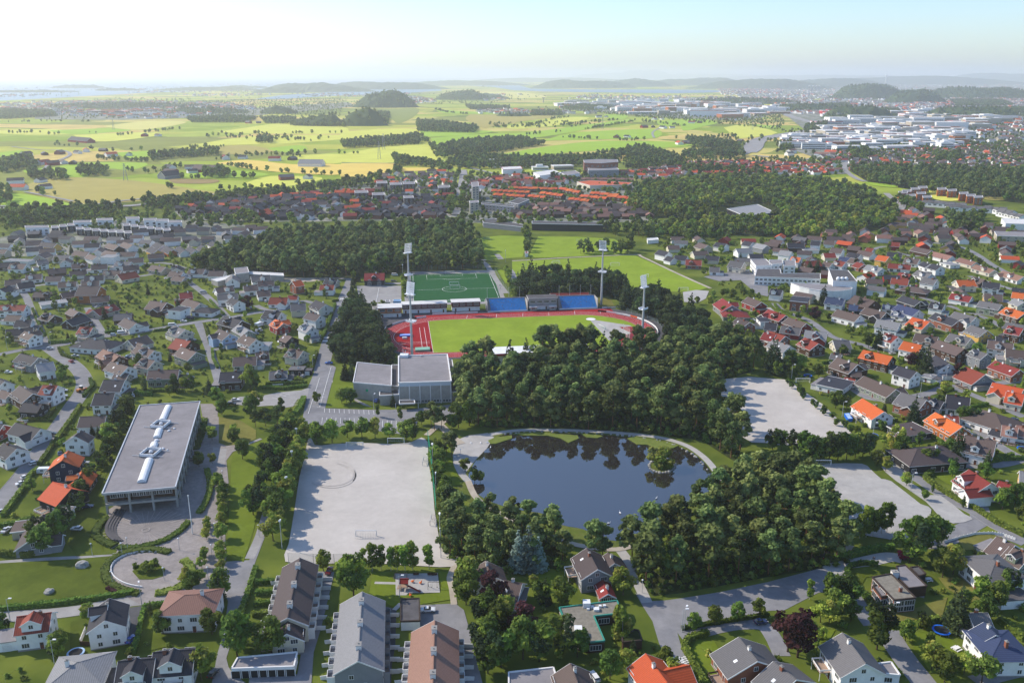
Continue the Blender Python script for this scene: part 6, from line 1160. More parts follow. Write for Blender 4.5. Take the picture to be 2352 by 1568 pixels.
KIND = {'pine': ('pine', 11.5, .2, 'bark_pine', ['pine_dark', 'pine_mid', 'pine_light']), 'spruce': ('spruce', 13, .2, 'bark', ['spruce_dark', 'spruce_mid', 'pine_mid']), 'broad': ('broad', 7.5, .2, 'bark', ['broad_dark', 'broad_mid', 'broad_light']),
        'olive': ('broad', 7.5, .2, 'bark', ['broad_dark', 'broad_mid', 'shrub']), 'dark': ('broad', 7.5, .2, 'bark', ['spruce_dark', 'broad_dark', 'broad_mid']), 'yew': ('broad', 7.5, .2, 'bark', ['spruce_dark', 'spruce_mid', 'pine_mid']), 'copper': ('broad', 7.5, .24, 'bark', ['copper_dark', 'copper_mid', 'copper_mid']), 'blue': ('spruce', 13, .25, 'bark', ['blue', 'blue', 'blue']),
        'tall': ('tall', 10, .14, 'bark_birch', ['broad_dark', 'broad_mid', 'broad_light']), 'column': ('column', 2, .1, 'bark', ['spruce_mid', 'broad_dark']), 'bush': ('bush', 1, .08, 'bark', ['hedge', 'shrub', 'broad_mid']), 'bushy': ('bush', 1, .08, 'bark', ['yellow', 'broad_light', 'broad_mid']),
        'redbush': ('bush', 1, .08, 'bark', ['red', 'red', 'copper_mid']), 'weep': ('weep', 8, .18, 'bark_birch', ['broad_mid', 'broad_light', 'yellow']), 'willow': ('broad', 6, .18, 'bark', ['yellow', 'yellow', 'broad_light']), 'light': ('broad', 7.5, .2, 'bark', ['broad_mid', 'broad_light', 'yellow'])}
PM = {}
for k, (cr_, h, r_, bk, lf) in KIND.items():
    PM[k] = []
    for s in range(4 if k in ('pine', 'spruce', 'broad') else 3 if k in ('dark', 'tall', 'olive') else 2):
        V, Fm = crown(cr_, 100 + s * 17 + len(k), n={'pine': 1500, 'spruce': 1500, 'broad': 1500, 'bush': 320, 'column': 420}.get(cr_, 1200), size={'bush': .2, 'column': .2, 'spruce': .36}.get(cr_, .38))
        lf3 = ['leaf_' + x for x in lf]; lf3 += [lf3[-1]] * (3 - len(lf3)); PM[k].append((cloud_mesh(k + '_crown', V, Fm, lf3), trunk_mb(h, r_, s, 7 if cr_ in ('pine', 'broad') else 3, 2.0 if h > 3 else .4).mesh(k + '_trunk', MATS[bk])))
TN = {'pine': 'pine_tree', 'yew': 'conifer_tree', 'spruce': 'spruce_tree', 'blue': 'blue_spruce', 'copper': 'copper_beech', 'column': 'columnar_conifer', 'bush': 'garden_shrub', 'bushy': 'garden_shrub', 'redbush': 'red_shrub', 'tall': 'birch_tree', 'weep': 'weeping_birch', 'willow': 'willow_tree'}
TB = {'yew': 'dense dark rounded conifer', 'pine': 'dark green pine with spreading crown', 'spruce': 'dark conical spruce', 'broad': 'leafy green tree', 'olive': 'olive green leafy tree', 'dark': 'dense dark green tree', 'copper': 'dark purple copper beech', 'blue': 'silvery blue conifer', 'tall': 'slender upright light green tree', 'column': 'narrow dark columnar conifer',
      'bush': 'rounded green shrub', 'bushy': 'yellowish green shrub', 'redbush': 'deep red shrub', 'weep': 'weeping pale green birch', 'willow': 'yellow-green willow', 'light': 'bright yellow-green leafy tree'}
TCNT = {}
TREQ = []
def tree(kind, x, y, s, lab=None, grp=None, z=0.0, base=None, fixed=False, mix=False):
    TREQ.append((y, kind, x, s, lab, grp, z, base, fixed, mix)); TCNT[TN.get(kind, 'broadleaf_tree')] = TCNT.get(TN.get(kind, 'broadleaf_tree'), 0) + 1
def tree_now(kind, x, y, s, lab=None, grp=None, z=0.0, base=None, fixed=False, mix=False):
    rs = random.Random(int(x * 7 + y * 31)); me = rs.choice(PM[kind]); n = TN.get(kind, 'broadleaf_tree')
    o = thing(n, lab or base or TB[kind], 'shrub' if 'shrub' in n else 'tree', (x, y, z), rs.uniform(0, 6.28), grp or 'garden and street trees', fixed=2 if mix else bool(lab) or fixed)
    s2 = s * rs.uniform(.9, 1.1); o.scale = (s, s, s2)
    link('crown', me[0], o); link('trunk', me[1], o); return o
# --- geometry-nodes scatter for masses nobody could count
def scatter_group(name, protos):
    ng = D.node_groups.new(name, 'GeometryNodeTree'); ng.interface.new_socket('Geometry', in_out='INPUT', socket_type='NodeSocketGeometry'); ng.interface.new_socket('Geometry', in_out='OUTPUT', socket_type='NodeSocketGeometry')
    N, L = ng.nodes, ng.links; gi = N.new('NodeGroupInput'); go = N.new('NodeGroupOutput'); ip = N.new('GeometryNodeInstanceOnPoints'); L.new(gi.outputs[0], ip.inputs['Points']); ip.inputs['Pick Instance'].default_value = True
    gj = N.new('GeometryNodeJoinGeometry')
    for p in protos[::-1]:
        oi = N.new('GeometryNodeObjectInfo'); oi.inputs['Object'].default_value = p; oi.inputs['As Instance'].default_value = True; L.new(oi.outputs['Geometry'], gj.inputs[0])
    L.new(gj.outputs[0], ip.inputs['Instance'])
    for nm, ty, sock in (('sc', 'FLOAT_VECTOR', 'Scale'), ('rot', 'FLOAT_VECTOR', 'Rotation'), ('pick', 'INT', 'Instance Index')):
        a = N.new('GeometryNodeInputNamedAttribute'); a.data_type = ty; a.inputs['Name'].default_value = nm; L.new(a.outputs['Attribute'], ip.inputs[sock])
    L.new(ip.outputs[0], go.inputs[0]); return ng
PO = {}
def proto(kind, lod=False):
    key = (kind, lod)
    if key in PO: return PO[key]
    out = []; cr_, h, r_, bk, lf = KIND[kind]
    for s in range(3):
        V, Fm = crown(cr_, 300 + s * 13, n={'bush': 90}.get(cr_, 420) if lod else {'bush': 200}.get(cr_, 900), size={'bush': .34}.get(cr_, .72) if lod else {'bush': .24}.get(cr_, .48)); t = trunk_mb(h, r_, s, 2 if lod else 4)
        lf3 = ['leaf_' + x for x in lf]; lf3 += [lf3[-1]] * (3 - len(lf3)); nv = len(V); me = D.meshes.new(kind + '_clump')
        tv = t.v; tf = []
        for f in t.f: tf.append(f)
        allv = [tuple(v) for v in V] + tv; fs = [(4 * i, 4 * i + 1, 4 * i + 2, 4 * i + 3) for i in range(len(Fm))] + [tuple(nv + q for q in f) for f in tf]
        me.from_pydata(allv, [], fs)
        for x in lf3: me.materials.append(MATS[x])
        me.materials.append(MATS[bk]); me.polygons.foreach_set('material_index', Fm + [3] * len(tf)); me.update(); out.append(D.objects.new(kind + '_clump', me))
    PO[key] = out; return out
def mass(name, label, pts, kinds, smin, smax, lod=True, seed=0, z=None):
    if not pts: return
    pr = []
    for k in kinds: pr += proto(k, lod)
    me = D.meshes.new(name); me.from_pydata([(p[0], p[1], p[2] if len(p) > 2 else 0) for p in pts], [], []); rs = np.random.RandomState(seed); n = len(pts); s = rs.uniform(smin, smax, n); q = s * rs.uniform(.85, 1.15, n)
    a = me.attributes.new('sc', 'FLOAT_VECTOR', 'POINT'); a.data.foreach_set('vector', np.stack([q, q, s], 1).astype(np.float32).ravel())
    a = me.attributes.new('rot', 'FLOAT_VECTOR', 'POINT'); a.data.foreach_set('vector', np.stack([np.zeros(n), np.zeros(n), rs.uniform(0, 6.28, n)], 1).astype(np.float32).ravel())
    a = me.attributes.new('pick', 'INT', 'POINT'); a.data.foreach_set('value', rs.randint(0, len(pr), n).astype(np.int32))
    o = link(name, me); o['kind'] = 'stuff'; o['label'] = label; m = o.modifiers.new('scatter', 'NODES'); m.node_group = scatter_group(name, pr); return o
# --- woods: the nearest pines are single trees, the rest one mass each
def wood_pts(key, sep, seed): P = [(p[0], p[1]) for p in gp('V', WOODS[key])]; q = scatter(P, int(area(P) / (sep * sep) * 1.1), sep, seed); a = inpoly(np.array([p[0] for p in q]), np.array([p[1] for p in q]), SHED); return [p for p, k in zip(q, a) if not k]
WL = {'central': 'tall pine deep in the wood between the pond and the stadium', 'se': 'tall pine deep in the wood on the lower right shore of the pond', 'sw': 'tall pine deep in the wood on the lower left shore of the pond'}
cand = []
for k, s in (('central', 7.6), ('se', 7.2), ('sw', 6.8)): cand += [(p[1], p, k) for p in wood_pts(k, s, len(k))]
cand.sort(); rest = []
for i, (y, p, k) in enumerate(cand):
    rs = random.Random(i)
    if i < 276: tree('pine', p[0], p[1], rs.uniform(1.15, 1.6) * (.78 if k == 'sw' else 1), lab=WL[k], mix=True, grp='pines of the wood, ' + k.replace('se', 'lower right shore').replace('sw', 'lower left shore').replace('central', 'above the pond'))
    else: rest.append(p)
mass('pine_wood', 'dense dark pine wood between the pond and the stadium', rest, ['pine', 'pine', 'broad', 'olive', 'spruce'], 1.1, 1.6, lod=False, seed=1)
for i, p in enumerate(wood_pts('hall', 5.2, 5)): tree('spruce' if i % 3 == 0 else 'yew', p[0], p[1], random.Random(i).uniform(1.0, 1.35), mix=True, lab='tall conifer in the middle of the dense stand beside the sports hall', grp='conifers beside the sports hall')
for i, k in enumerate(('back', 'back2', 'right2')):
    for j, p in enumerate(wood_pts(k, 6.4, 9 + i)): tree('spruce' if j % 3 == 0 else 'yew', p[0], p[1], random.Random(j).uniform(1.1, 1.5), mix=True, lab='dark tree in the middle of the wood behind the far side of the running track', grp='woodland trees behind the running track')
mass('pine_wood', 'large dark wood behind the stadium car park', wood_pts('far', 7.6, 21), ['pine', 'pine', 'dark'], 1.05, 1.5, seed=2); mass('mixed_wood', 'broad mixed wood on the right beyond the playing fields', wood_pts('rightforest', 8.0, 22) + wood_pts('rightforest2', 8, 23), ['pine', 'olive', 'broad', 'light'], .9, 1.35, seed=3)
mass('pine_wood', 'dark wood at the far right behind the brick blocks', wood_pts('farright', 9, 24), ['pine', 'olive', 'pine'], .9, 1.4, seed=4)
# --- woods and tree belts across the plain
BELT = [[(1005, 345), (1060, 330), (1180, 320), (1250, 333), (1120, 355), (1020, 362)], [(1020, 378), (1100, 366), (1300, 368), (1440, 358), (1400, 378), (1200, 390), (1060, 388)], [(957, 280), (1010, 284), (1100, 296), (1090, 306), (960, 303)], [(840, 260), (895, 262), (892, 285), (800, 285)], [(665, 280), (790, 283), (790, 292), (670, 289)],
        [(784, 330), (960, 315), (965, 332), (790, 342)], [(1440, 345), (1480, 342), (1560, 368), (1440, 372)], [(1450, 372), (1560, 368), (1568, 385), (1440, 392)], [(1575, 322), (1640, 326), (1700, 338), (1600, 343)], [(1568, 352), (1700, 350), (1710, 362), (1568, 366)],
        [(430, 275), (520, 270), (590, 275), (560, 282), (440, 282)], [(600, 275), (680, 275), (660, 285), (610, 284)], [(1570, 385), (1700, 395), (1750, 402), (1568, 400)], [(0, 500), (200, 480), (280, 485), (150, 510), (0, 522)], [(330, 470), (480, 455), (600, 445), (760, 430), (870, 408), (880, 420), (700, 445), (480, 470), (340, 482)], [(65, 400), (150, 402), (155, 415), (70, 412)], [(180, 392), (240, 390), (242, 405), (182, 406)],
        [(0, 375), (70, 365), (80, 385), (0, 400)], [(0, 440), (30, 440), (28, 470), (0, 470)], [(590, 322), (625, 322), (625, 330), (590, 330)], [(340, 360), (500, 348), (500, 358), (350, 368)], [(470, 395), (530, 395), (525, 408), (470, 408)], [(900, 360), (920, 368), (1010, 380), (1010, 386), (910, 380)], [(1790, 335), (1815, 330), (1820, 345), (1790, 350)], [(1950, 350), (1990, 345), (2000, 365), (1960, 368)],
        [(1950, 260), (2060, 252), (2080, 270), (1960, 275)], [(1860, 245), (1950, 240), (1960, 255), (1870, 258)], [(2180, 232), (2300, 232), (2330, 245), (2200, 248)], [(2250, 250), (2352, 250), (2352, 262), (2260, 265)], [(1290, 245), (1390, 243), (1400, 252), (1300, 252)], [(1070, 245), (1170, 247), (1170, 252), (1080, 252)], [(1220, 258), (1290, 258), (1290, 266), (1220, 266)], [(1690, 232), (1720, 230), (1730, 240), (1690, 243)],
        [(0, 255), (120, 258), (130, 268), (0, 275)], [(1850, 290), (1900, 286), (1880, 305), (1850, 306)], [(2150, 360), (2200, 358), (2210, 372), (2150, 372)], [(1560, 535), (1700, 548), (1560, 556)], [(2060, 465), (2090, 470), (2120, 490), (2070, 480)], [(2170, 500), (2260, 500), (2250, 540), (2180, 530)], [(1330, 575), (1450, 572), (1455, 582), (1335, 586)], [(1380, 530), (1560, 528), (1560, 548), (1500, 552), (1400, 540)], [(1205, 545), (1222, 545), (1215, 590), (1206, 590)]]
pts = []
for i, poly in enumerate(BELT):
    P = [(p[0], p[1]) for p in gp('V', poly)]; pts += scatter(P, min(4200, int(area(P) / 95)), 7, 60 + i)
mass('distant_woods', 'belts and blocks of far woodland across the plain', pts, ['dark', 'pine', 'olive'], .8, 1.35, seed=5)
def along(r, P, sep, jit, seed, pr=1.0):
    rs = random.Random(seed); Q = gp(r, P); out = []
    for a, b2 in zip(Q, Q[1:]):
        n = max(1, int((b2 - a).length / sep))
        for i in range(n):
            if rs.random() < pr and (r not in 'MNO' or mnoise.noise(Vector((a.lerp(b2, i / n).x / 70, a.lerp(b2, i / n).y / 70, seed))) > -.12): p = a.lerp(b2, (i + rs.random()) / n); out.append((p.x + rs.uniform(-jit, jit), p.y + rs.uniform(-jit, jit)))
    return out
pts = []
for i, (r, P, sep, jit, pr) in enumerate([('M', [(330, 560), (600, 545), (720, 550)], 9, 3, .6), ('M', [(720, 575), (1000, 545), (1250, 520)], 9, 5, .7), ('M', [(0, 550), (300, 545)], 9, 4, .8), ('M', [(1500, 550), (1900, 552), (2334, 548)], 9, 3, .6), ('M', [(1480, 730), (1900, 690), (2334, 690)], 8, 4, .6), ('M', [(1550, 770), (1800, 810), (2100, 825), (2334, 838)], 7, 3, .7),
     ('M', [(600, 720), (1000, 745), (1350, 700), (1480, 690)], 6, 8, .9), ('M', [(1120, 920), (1450, 940), (1840, 920)], 6, 7, .8), ('M', [(1250, 860), (1700, 850), (1800, 860)], 6, 8, .7), ('M', [(180, 930), (280, 960), (420, 985)], 6, 6, .7), ('M', [(1270, 640), (1480, 650), (1520, 640)], 7, 6, .7), ('M', [(0, 640), (300, 620), (520, 640), (780, 670), (950, 665)], 8, 14, .7), ('M', [(100, 750), (230, 740), (230, 790)], 5, 8, .9),
     ('M', [(1100, 820), (1220, 780), (1360, 760)], 6, 8, .8), ('M', [(740, 800), (1000, 820), (1050, 800)], 7, 8, .6), ('M', [(1690, 700), (1950, 700), (2150, 720)], 6, 8, .7), ('M', [(1800, 860), (1850, 880)], 5, 6, 1), ('M', [(1400, 820), (1560, 830)], 4, 8, 1), ('N', [(520, 560), (580, 600), (640, 650), (680, 720)], 5, 9, 1), ('N', [(380, 830), (400, 760), (700, 770), (720, 800)], 5, 6, 1), ('N', [(0, 900), (200, 850), (500, 820), (790, 800)], 5, 8, 1),
     ('N', [(1270, 560), (1500, 540), (1700, 520), (2000, 470)], 7, 3, .7), ('N', [(1040, 510), (1280, 505), (1450, 450), (1560, 440)], 7, 6, .8), ('N', [(1500, 495), (1800, 465), (1980, 455)], 7, 3, .9), ('N', [(1530, 580), (1700, 590), (1900, 600), (2080, 595)], 6, 7, .8), ('N', [(1710, 690), (1960, 675)], 4, 5, 1), ('N', [(640, 385), (720, 405), (860, 420)], 7, 6, .8), ('N', [(0, 690), (120, 690)], 7, 4, .5), ('N', [(2000, 460), (2150, 480), (2334, 500)], 7, 12, .6),
     ('N', [(850, 1090), (960, 1090)], 6, 9, 1), ('N', [(830, 1000), (850, 1080), (950, 1080)], 7, 12, 1), ('N', [(960, 1200), (1200, 1205), (1300, 1200)], 8, 5, .8), ('N', [(1000, 1180), (1250, 1190), (1350, 1175), (1500, 1190), (2334, 1230)], 7, 8, .9), ('N', [(800, 830), (760, 1000), (740, 1110)], 8, 3, .9), ('N', [(870, 860), (830, 1000), (800, 1100)], 8, 3, .9), ('N', [(1150, 990), (1600, 1010), (1800, 1040)], 14, 10, .6), ('N', [(1580, 880), (1450, 850), (1700, 920), (2334, 960)], 7, 9, .9),
     ('O', [(0, 640), (300, 640), (450, 620)], 8, 14, .8), ('O', [(500, 600), (650, 600), (650, 640)], 8, 10, .8), ('O', [(640, 680), (1000, 690), (1200, 680)], 8, 10, .9), ('O', [(0, 340), (400, 330), (1000, 320)], 14, 50, .9), ('O', [(0, 290), (700, 280), (1200, 300)], 16, 80, .9), ('O', [(1100, 400), (1800, 420), (2334, 440)], 12, 30, .9), ('O', [(1300, 650), (1700, 640), (2334, 640)], 13, 30, .7), ('O', [(700, 380), (1100, 420), (1300, 430)], 12, 25, .9), ('O', [(1600, 580), (2334, 560)], 12, 30, .8),
     ('O', [(1800, 480), (2334, 500)], 12, 50, .8), ('O', [(0, 245), (1000, 230), (1300, 250)], 22, 200, .9), ('N', [(0, 290), (600, 280), (1200, 320), (2334, 310)], 24, 120, .7), ('M', [(0, 350), (700, 330), (1500, 310), (2334, 300)], 22, 150, .8), ('M', [(0, 420), (800, 400), (1500, 380), (2334, 350)], 20, 90, .8), ('M', [(0, 470), (700, 470)], 12, 40, .8), ('M', [(900, 1100), (1100, 1080), (1500, 1090), (1800, 1130), (2000, 1160)], 9, 15, .7),
     ('M', [(0, 1150), (300, 1130), (900, 1090)], 7, 8, .8), ('M', [(1450, 1140), (1650, 1150), (1700, 1110)], 5, 10, 1), ('O', [(0, 250), (600, 262)], 20, 60, .6)]):
    pts += along(r, P, sep, jit, 200 + i, pr)
rs = random.Random(31)
for _ in range(15000):
    px, py = rs.uniform(-40, 2400), 192 + 200 * rs.random() ** 2; p = G(px, py); u = 260 + p.y * .12; n_ = mnoise.noise(Vector((p.x / u, p.y / u / .5, 8)))
    if n_ > (.5 if py > 262 else .12 if px < 1700 else .22) and not (580 < px < 1670 and 200 < py < 216): pts.append((p.x, p.y))
mass('hedgerow_trees', 'rows and clumps of far trees between the fields', pts, ['dark', 'olive', 'broad'], .55, 1.15, seed=6)
# trees on the wooded hills
pts = []
for i, (cx_, cy_, hw, hz, dep, v) in enumerate(HILLS):
    rs = random.Random(i); nx, ny = 46, 24; n = min(2600, int(hw * hw * dep * 3.1 / 380))
    for _ in range(n):
        a, b2 = rs.uniform(-.93, .93), rs.uniform(-.93, .2)
        if a * a + b2 * b2 > .86: continue
        ii = int((a + 1) / 2 * nx); jj = int((b2 + 1) / 2 * ny); q = v[jj * (nx + 1) + ii]; z_ = q[2] - 1.5
        if z_ < 0: z_ = 0
        pts.append((q[0] + rs.uniform(-.5, .5) * hw * 2 / nx, q[1] + rs.uniform(-.5, .5) * hw * 2 * dep / ny, z_))
mass('hill_woods', 'trees covering the low hills', pts, ['dark', 'pine'], .7, 1.15, seed=7)
# --- named trees: kind, region, x, y of the foot, scale
TREES = '''pine V 1245 848 1.9;pine V 1272 845 2.0;spruce V 1290 846 1.5;pine V 1305 846 2.0;pine V 1330 842 1.9;pine V 1355 840 1.9;spruce V 1385 838 1.5;pine V 1412 834 1.7;blue V 1440 822 1.1;pine V 1462 822 1.6;blue V 1425 832 1.0;pine V 1490 812 1.4;spruce V 1218 852 1.1;spruce V 1172 862 1.5;pine V 1120 862 1.7;pine V 1085 862 1.6;broad B 1085 625 .45;broad B 1160 625 .5;spruce B 935 380 .7;broad B 560 1500 .6;tall F 1120 400 .55;tall F 1325 430 .65;broad F 1380 620 1.1;broad F 700 640 1.1;broad F 560 650 1.0;broad F 840 590 .9;broad F 975 600 1.0;light F 1095 590 .9;light F 1230 600 .8;dark F 1440 610 .8;pine F 1610 490 1.0;pine F 1640 520 .95;pine F 1705 510 .9;olive F 1520 470 .7;dark F 1860 500 1.25;olive F 1960 480 1.2;dark F 1800 520 .8
pine F 1800 760 .95;pine F 1750 740 .8;broad F 1440 500 .5;spruce F 1260 300 .5;olive F 830 270 .9;olive F 870 280 .85;broad F 790 280 .8;spruce F 820 60 .8;spruce B 880 1280 .8;broad R 1350 890 .0;pine R 760 1720 1.2;pine R 830 1700 1.05;blue K 150 530 1.25;blue K 60 520 1.1;blue K 240 530 1.0;copper K 100 1150 1.15;copper J 2170 880 1.2;light J 1960 700 1.2;olive J 1930 850 1.1;broad J 900 790 1.5;broad J 620 540 .75;olive J 150 1300 1.3
tall J 990 520 .7;tall J 1070 535 .9;tall J 1150 530 .85;tall J 1240 540 .7;tall J 1300 530 .85;tall J 1370 540 .9;tall J 1440 530 .95;tall J 1590 520 .85;copper L 270 1330 1.6;copper L 180 1280 1.3;dark L 1000 1260 1.5;spruce L 1730 1080 1.15;spruce L 1680 1040 .9;dark L 1300 460 1.5;dark L 1380 380 1.4;dark L 1500 330 1.2;dark L 1560 280 1.1;tall L 840 240 .9;tall L 900 230 1;tall L 960 220 1.0;tall L 1040 200 1;tall L 1090 190 1;light L 1700 570 1.1;olive L 1600 600 1.0;olive L 1560 520 .9
tall L 560 830 .9;dark L 680 800 1.0;dark L 760 850 .8;tall L 380 800 .6;olive L 620 980 1.0;light L 560 1020 .8;broad L 480 1010 .8;olive L 760 1000 .7;redbush L 1230 430 1.6;broad L 1260 1180 .7;light L 1500 1450 .9;light L 1800 1480 .7;redbush L 2140 1450 1.6;olive L 1980 1000 .9;olive L 2080 900 1.0;broad L 1940 850 1.0;dark L 2200 780 .9;olive L 1620 1560 1.0;olive L 1960 1568 1.0
light K 1020 760 1.0;weep K 1010 1180 1.15;weep K 700 820 .0;dark K 260 850 .9;dark K 470 860 1.0;dark K 1560 0 .0;broad K 1670 1090 .62;broad K 1860 1040 .66;broad K 2070 1000 .66;broad K 2270 955 .6;dark K 450 1290 1.3;dark K 100 1350 1.2;dark K 250 1370 1.3;dark K 600 1330 1.0;olive K 900 1530 .9;light K 1060 1450 .7;broad K 1400 1440 .7;broad K 1480 1540 .8;light K 200 690 .45;spruce K 1110 1290 .4
dark J 2100 1060 1.2;spruce J 2150 1000 1.0;dark J 2250 1150 1.2;light J 2280 1000 .9;dark J 2100 1300 1.3;dark J 2250 1420 1.3;dark J 2130 1480 1.1;light K 1350 0 .0;olive I 2180 1320 1.3;olive I 2040 780 1.0;spruce I 2000 820 .85;column I 1390 960 1.0;dark I 1500 1120 .8;olive I 1950 1120 .9;light I 1850 1540 1.0;dark I 420 380 1.2;dark I 360 330 1.1;dark I 540 270 1.1;dark I 600 180 1.0;dark I 520 1330 .8;light I 1720 660 .6;olive I 1770 740 .8
light I 560 1230 .6;dark I 2200 1200 1.0;broad E 1830 860 .7;broad E 1950 620 .75;broad E 1880 560 .5;dark E 2160 660 .8;broad E 2160 600 .7;dark E 2230 790 .9;broad E 1950 830 .5;dark E 2040 380 .9;broad E 2000 290 .9;light E 2352 330 1.0;dark E 2300 400 1.1;spruce E 1930 200 .6;column E 1330 190 1.4;column E 1620 180 1.8;broad E 1700 160 .9;spruce E 850 570 .4;spruce E 910 590 .45;light E 1010 630 .9;dark E 1100 500 1.1;dark E 1180 420 1.2;dark E 1200 340 1.0
dark A 480 930 1.6;dark A 420 900 1.2;dark A 690 600 1.2;dark A 1130 480 1.2;dark A 1320 280 1.2;olive A 1440 320 .9;olive A 1250 450 1.1;olive A 1350 450 1.0;olive A 1450 380 1.0;olive A 1560 400 1.1;light A 1740 410 1.1;olive A 1870 400 1.0;dark A 520 220 1.1;dark A 260 300 1.1;dark A 120 330 1.1;dark A 2220 600 1.1;copper A 2280 640 1.0;olive A 2300 1360 1.2;spruce A 960 720 .7;spruce A 1090 650 .6;olive A 100 950 1.0;dark A 1430 660 .6;column A 1600 1400 2.0;column A 1330 1400 1.8;spruce A 1925 1420 .7
spruce D 380 290 .9;spruce D 450 290 .9;spruce D 800 250 .8;dark D 920 380 1.1;dark D 1010 400 1.1;dark D 1080 340 1.2;dark D 1180 470 1.3;olive D 1080 430 1.0;dark D 120 460 1.2;spruce D 505 600 1.2;copper D 430 740 1.0;dark D 320 680 .9;olive D 560 740 1.1;dark D 860 860 1.3;dark D 780 850 1.0;olive D 640 730 .7;dark D 1350 1160 .9;copper D 1310 1180 .9;spruce D 1440 1250 1.3;spruce D 1400 1150 1.0;copper D 1740 1290 .9;spruce D 60 1230 1.5;spruce D 30 1180 1.3;dark D 200 1200 1.1
olive D 300 1200 1.0;dark D 460 1260 .9;dark D 1640 360 1.1;dark D 1730 350 1.2;dark D 1830 120 1.4;olive D 1760 130 1.3;olive D 2020 690 1.1;dark D 2130 810 1.2;dark D 2260 920 1.0;dark D 1180 200 .8;spruce D 1590 230 .5;dark D 920 990 1.0;spruce D 1010 1000 1.0;olive D 690 1060 .7;dark D 1480 990 .9;spruce D 840 650 .9;light D 2080 200 .9;olive D 2300 280 1.2;olive D 2352 430 1.2;dark D 1300 1280 .7;olive D 1900 1280 .7;olive D 2100 1240 .7
weep H 1160 740 1.4;dark H 1220 780 1.0;weep H 1440 860 .9;dark H 1500 860 .8;spruce H 1740 790 1.1;olive H 1650 740 .8;dark H 1690 950 .8;spruce H 1970 1150 .6;dark H 2010 970 .7;spruce H 1330 460 1.0;dark H 1800 460 1.0;dark H 1040 530 .6;olive H 620 320 1.0;light H 720 330 .7;dark H 960 450 .01;copper H 920 470 .6;olive H 1000 850 .8;light H 1080 900 .7;light H 1270 1030 .6;column H 1510 1090 .7;column H 1790 1230 .8;dark H 1390 670 .7
dark H 260 760 1.25;dark H 330 790 1.25;dark H 400 800 1.2;dark H 480 810 1.25;dark H 560 800 1.2;dark H 640 800 1.25;dark H 720 790 1.2;dark H 800 770 1.2;dark H 870 760 1.15;dark H 930 740 1.0;dark H 40 700 1.0;dark H 120 700 .9;olive H 1440 1160 .4;olive H 2150 1250 .8;olive H 2260 1240 1.0;dark H 2330 1180 .8;spruce H 2010 870 .6;dark H 1560 330 .7;dark H 1890 470 .8
dark C 660 120 .8;dark C 700 125 .8;dark C 740 120 .8;dark C 870 120 .8;dark C 950 125 .8;dark C 1000 125 .8;dark C 1060 125 .8;dark C 1640 570 1.1;dark C 1700 590 1.0;dark C 1850 520 1.2;dark C 1930 520 1.2;dark C 2020 540 1.1;dark C 2120 490 1.2;dark C 2200 520 1.2;dark C 1760 320 1.2;dark C 1810 600 .7;dark C 1480 100 .9;dark C 1530 260 1.0;dark C 1920 200 1.0;dark C 1990 210 .8;pine C 460 570 1.0;pine C 520 560 .95;tall R 100 235 .01;spruce C 130 1110 1.0;spruce C 2000 900 1.1
willow R 1350 855 1.4;willow R 1400 868 1.1;dark F 2010 1000 .7;broad F 1920 900 .6;olive F 2060 1000 .5;olive D 150 640 1.0;copper A 1440 160 .01'''
for ln in (TREES).replace('\n', ';').split(';'):
    q = ln.split()
    if len(q) < 5 or float(q[4]) < .1: continue
    p = g(q[1], float(q[2]), float(q[3])); s = float(q[4]); isl = q[0] == 'willow'
    tree(q[0], p.x, p.y, s, z=-2.6 * s if isl else 0, grp=None if isl else {'copper': 'copper beeches of the gardens'}.get(q[0]))
# rows: plaza trees, the belt beside the big gravel pitch, the line of poplars
def row(kind, r, P, sep, s, seed, jit=.6, grp='', n2=1.0):
    for i, (x, y) in enumerate(along(r, P, sep, jit, seed)): tree(kind if random.Random(i + seed).random() < .75 else ('olive' if kind != 'dark' else 'dark'), x, y, s * random.Random(i * 3 + seed).uniform(.8, 1.2), grp=grp)
row('light', 'I', [(1900, 60), (1895, 250), (1880, 400), (1860, 560), (1850, 700)], 5.0, .42, 1, .3, 'plaza trees in two lines'); row('light', 'I', [(2050, -160), (2040, 60), (2040, 250), (2030, 560)], 4.6, .55, 2, .4, 'plaza trees in two lines'); row('broad', 'E', [(1980, 1000), (2040, 1100), (2040, 1240)], 5, .6, 3, .4, 'plaza trees in two lines')
row('light', 'F', [(440, 560), (400, 740), (350, 900), (290, 1080), (230, 1300), (160, 1500), (120, 1640)], 5.4, .98, 4, 1.6, 'trees beside the big gravel pitch'); row('olive', 'F', [(350, 820), (300, 1000), (220, 1200), (160, 1420)], 6, 1.0, 44, 1.5, 'trees beside the big gravel pitch')
row('dark', 'F', [(280, 560), (230, 720), (160, 860), (110, 1000), (40, 1150), (0, 1300), (-60, 1400)], 5.2, 1.05, 5, 2.4, 'dark trees along the footpath'); row('spruce', 'F', [(180, 760), (130, 880), (90, 980)], 4.5, .8, 6, 1, 'dark trees along the footpath'); row('pine', 'F', [(-20, 480), (80, 500), (200, 470), (300, 440)], 6, .8, 7, 2, 'pines by the car park')
row('dark', 'E', [(1210, 320), (1120, 480), (1040, 640), (960, 800), (900, 920), (820, 1060), (740, 1200), (660, 1340), (560, 1480)], 5.0, .7, 8, 1.4, 'trees along the long school'); row('spruce', 'B', [(900, 380), (880, 500), (860, 620)], 5, .5, 9, .5, 'conifers lining the car park'); row('dark', 'B', [(1362, 350), (1370, 540)], 5, .45, 10, .4, 'conifers lining the car park')
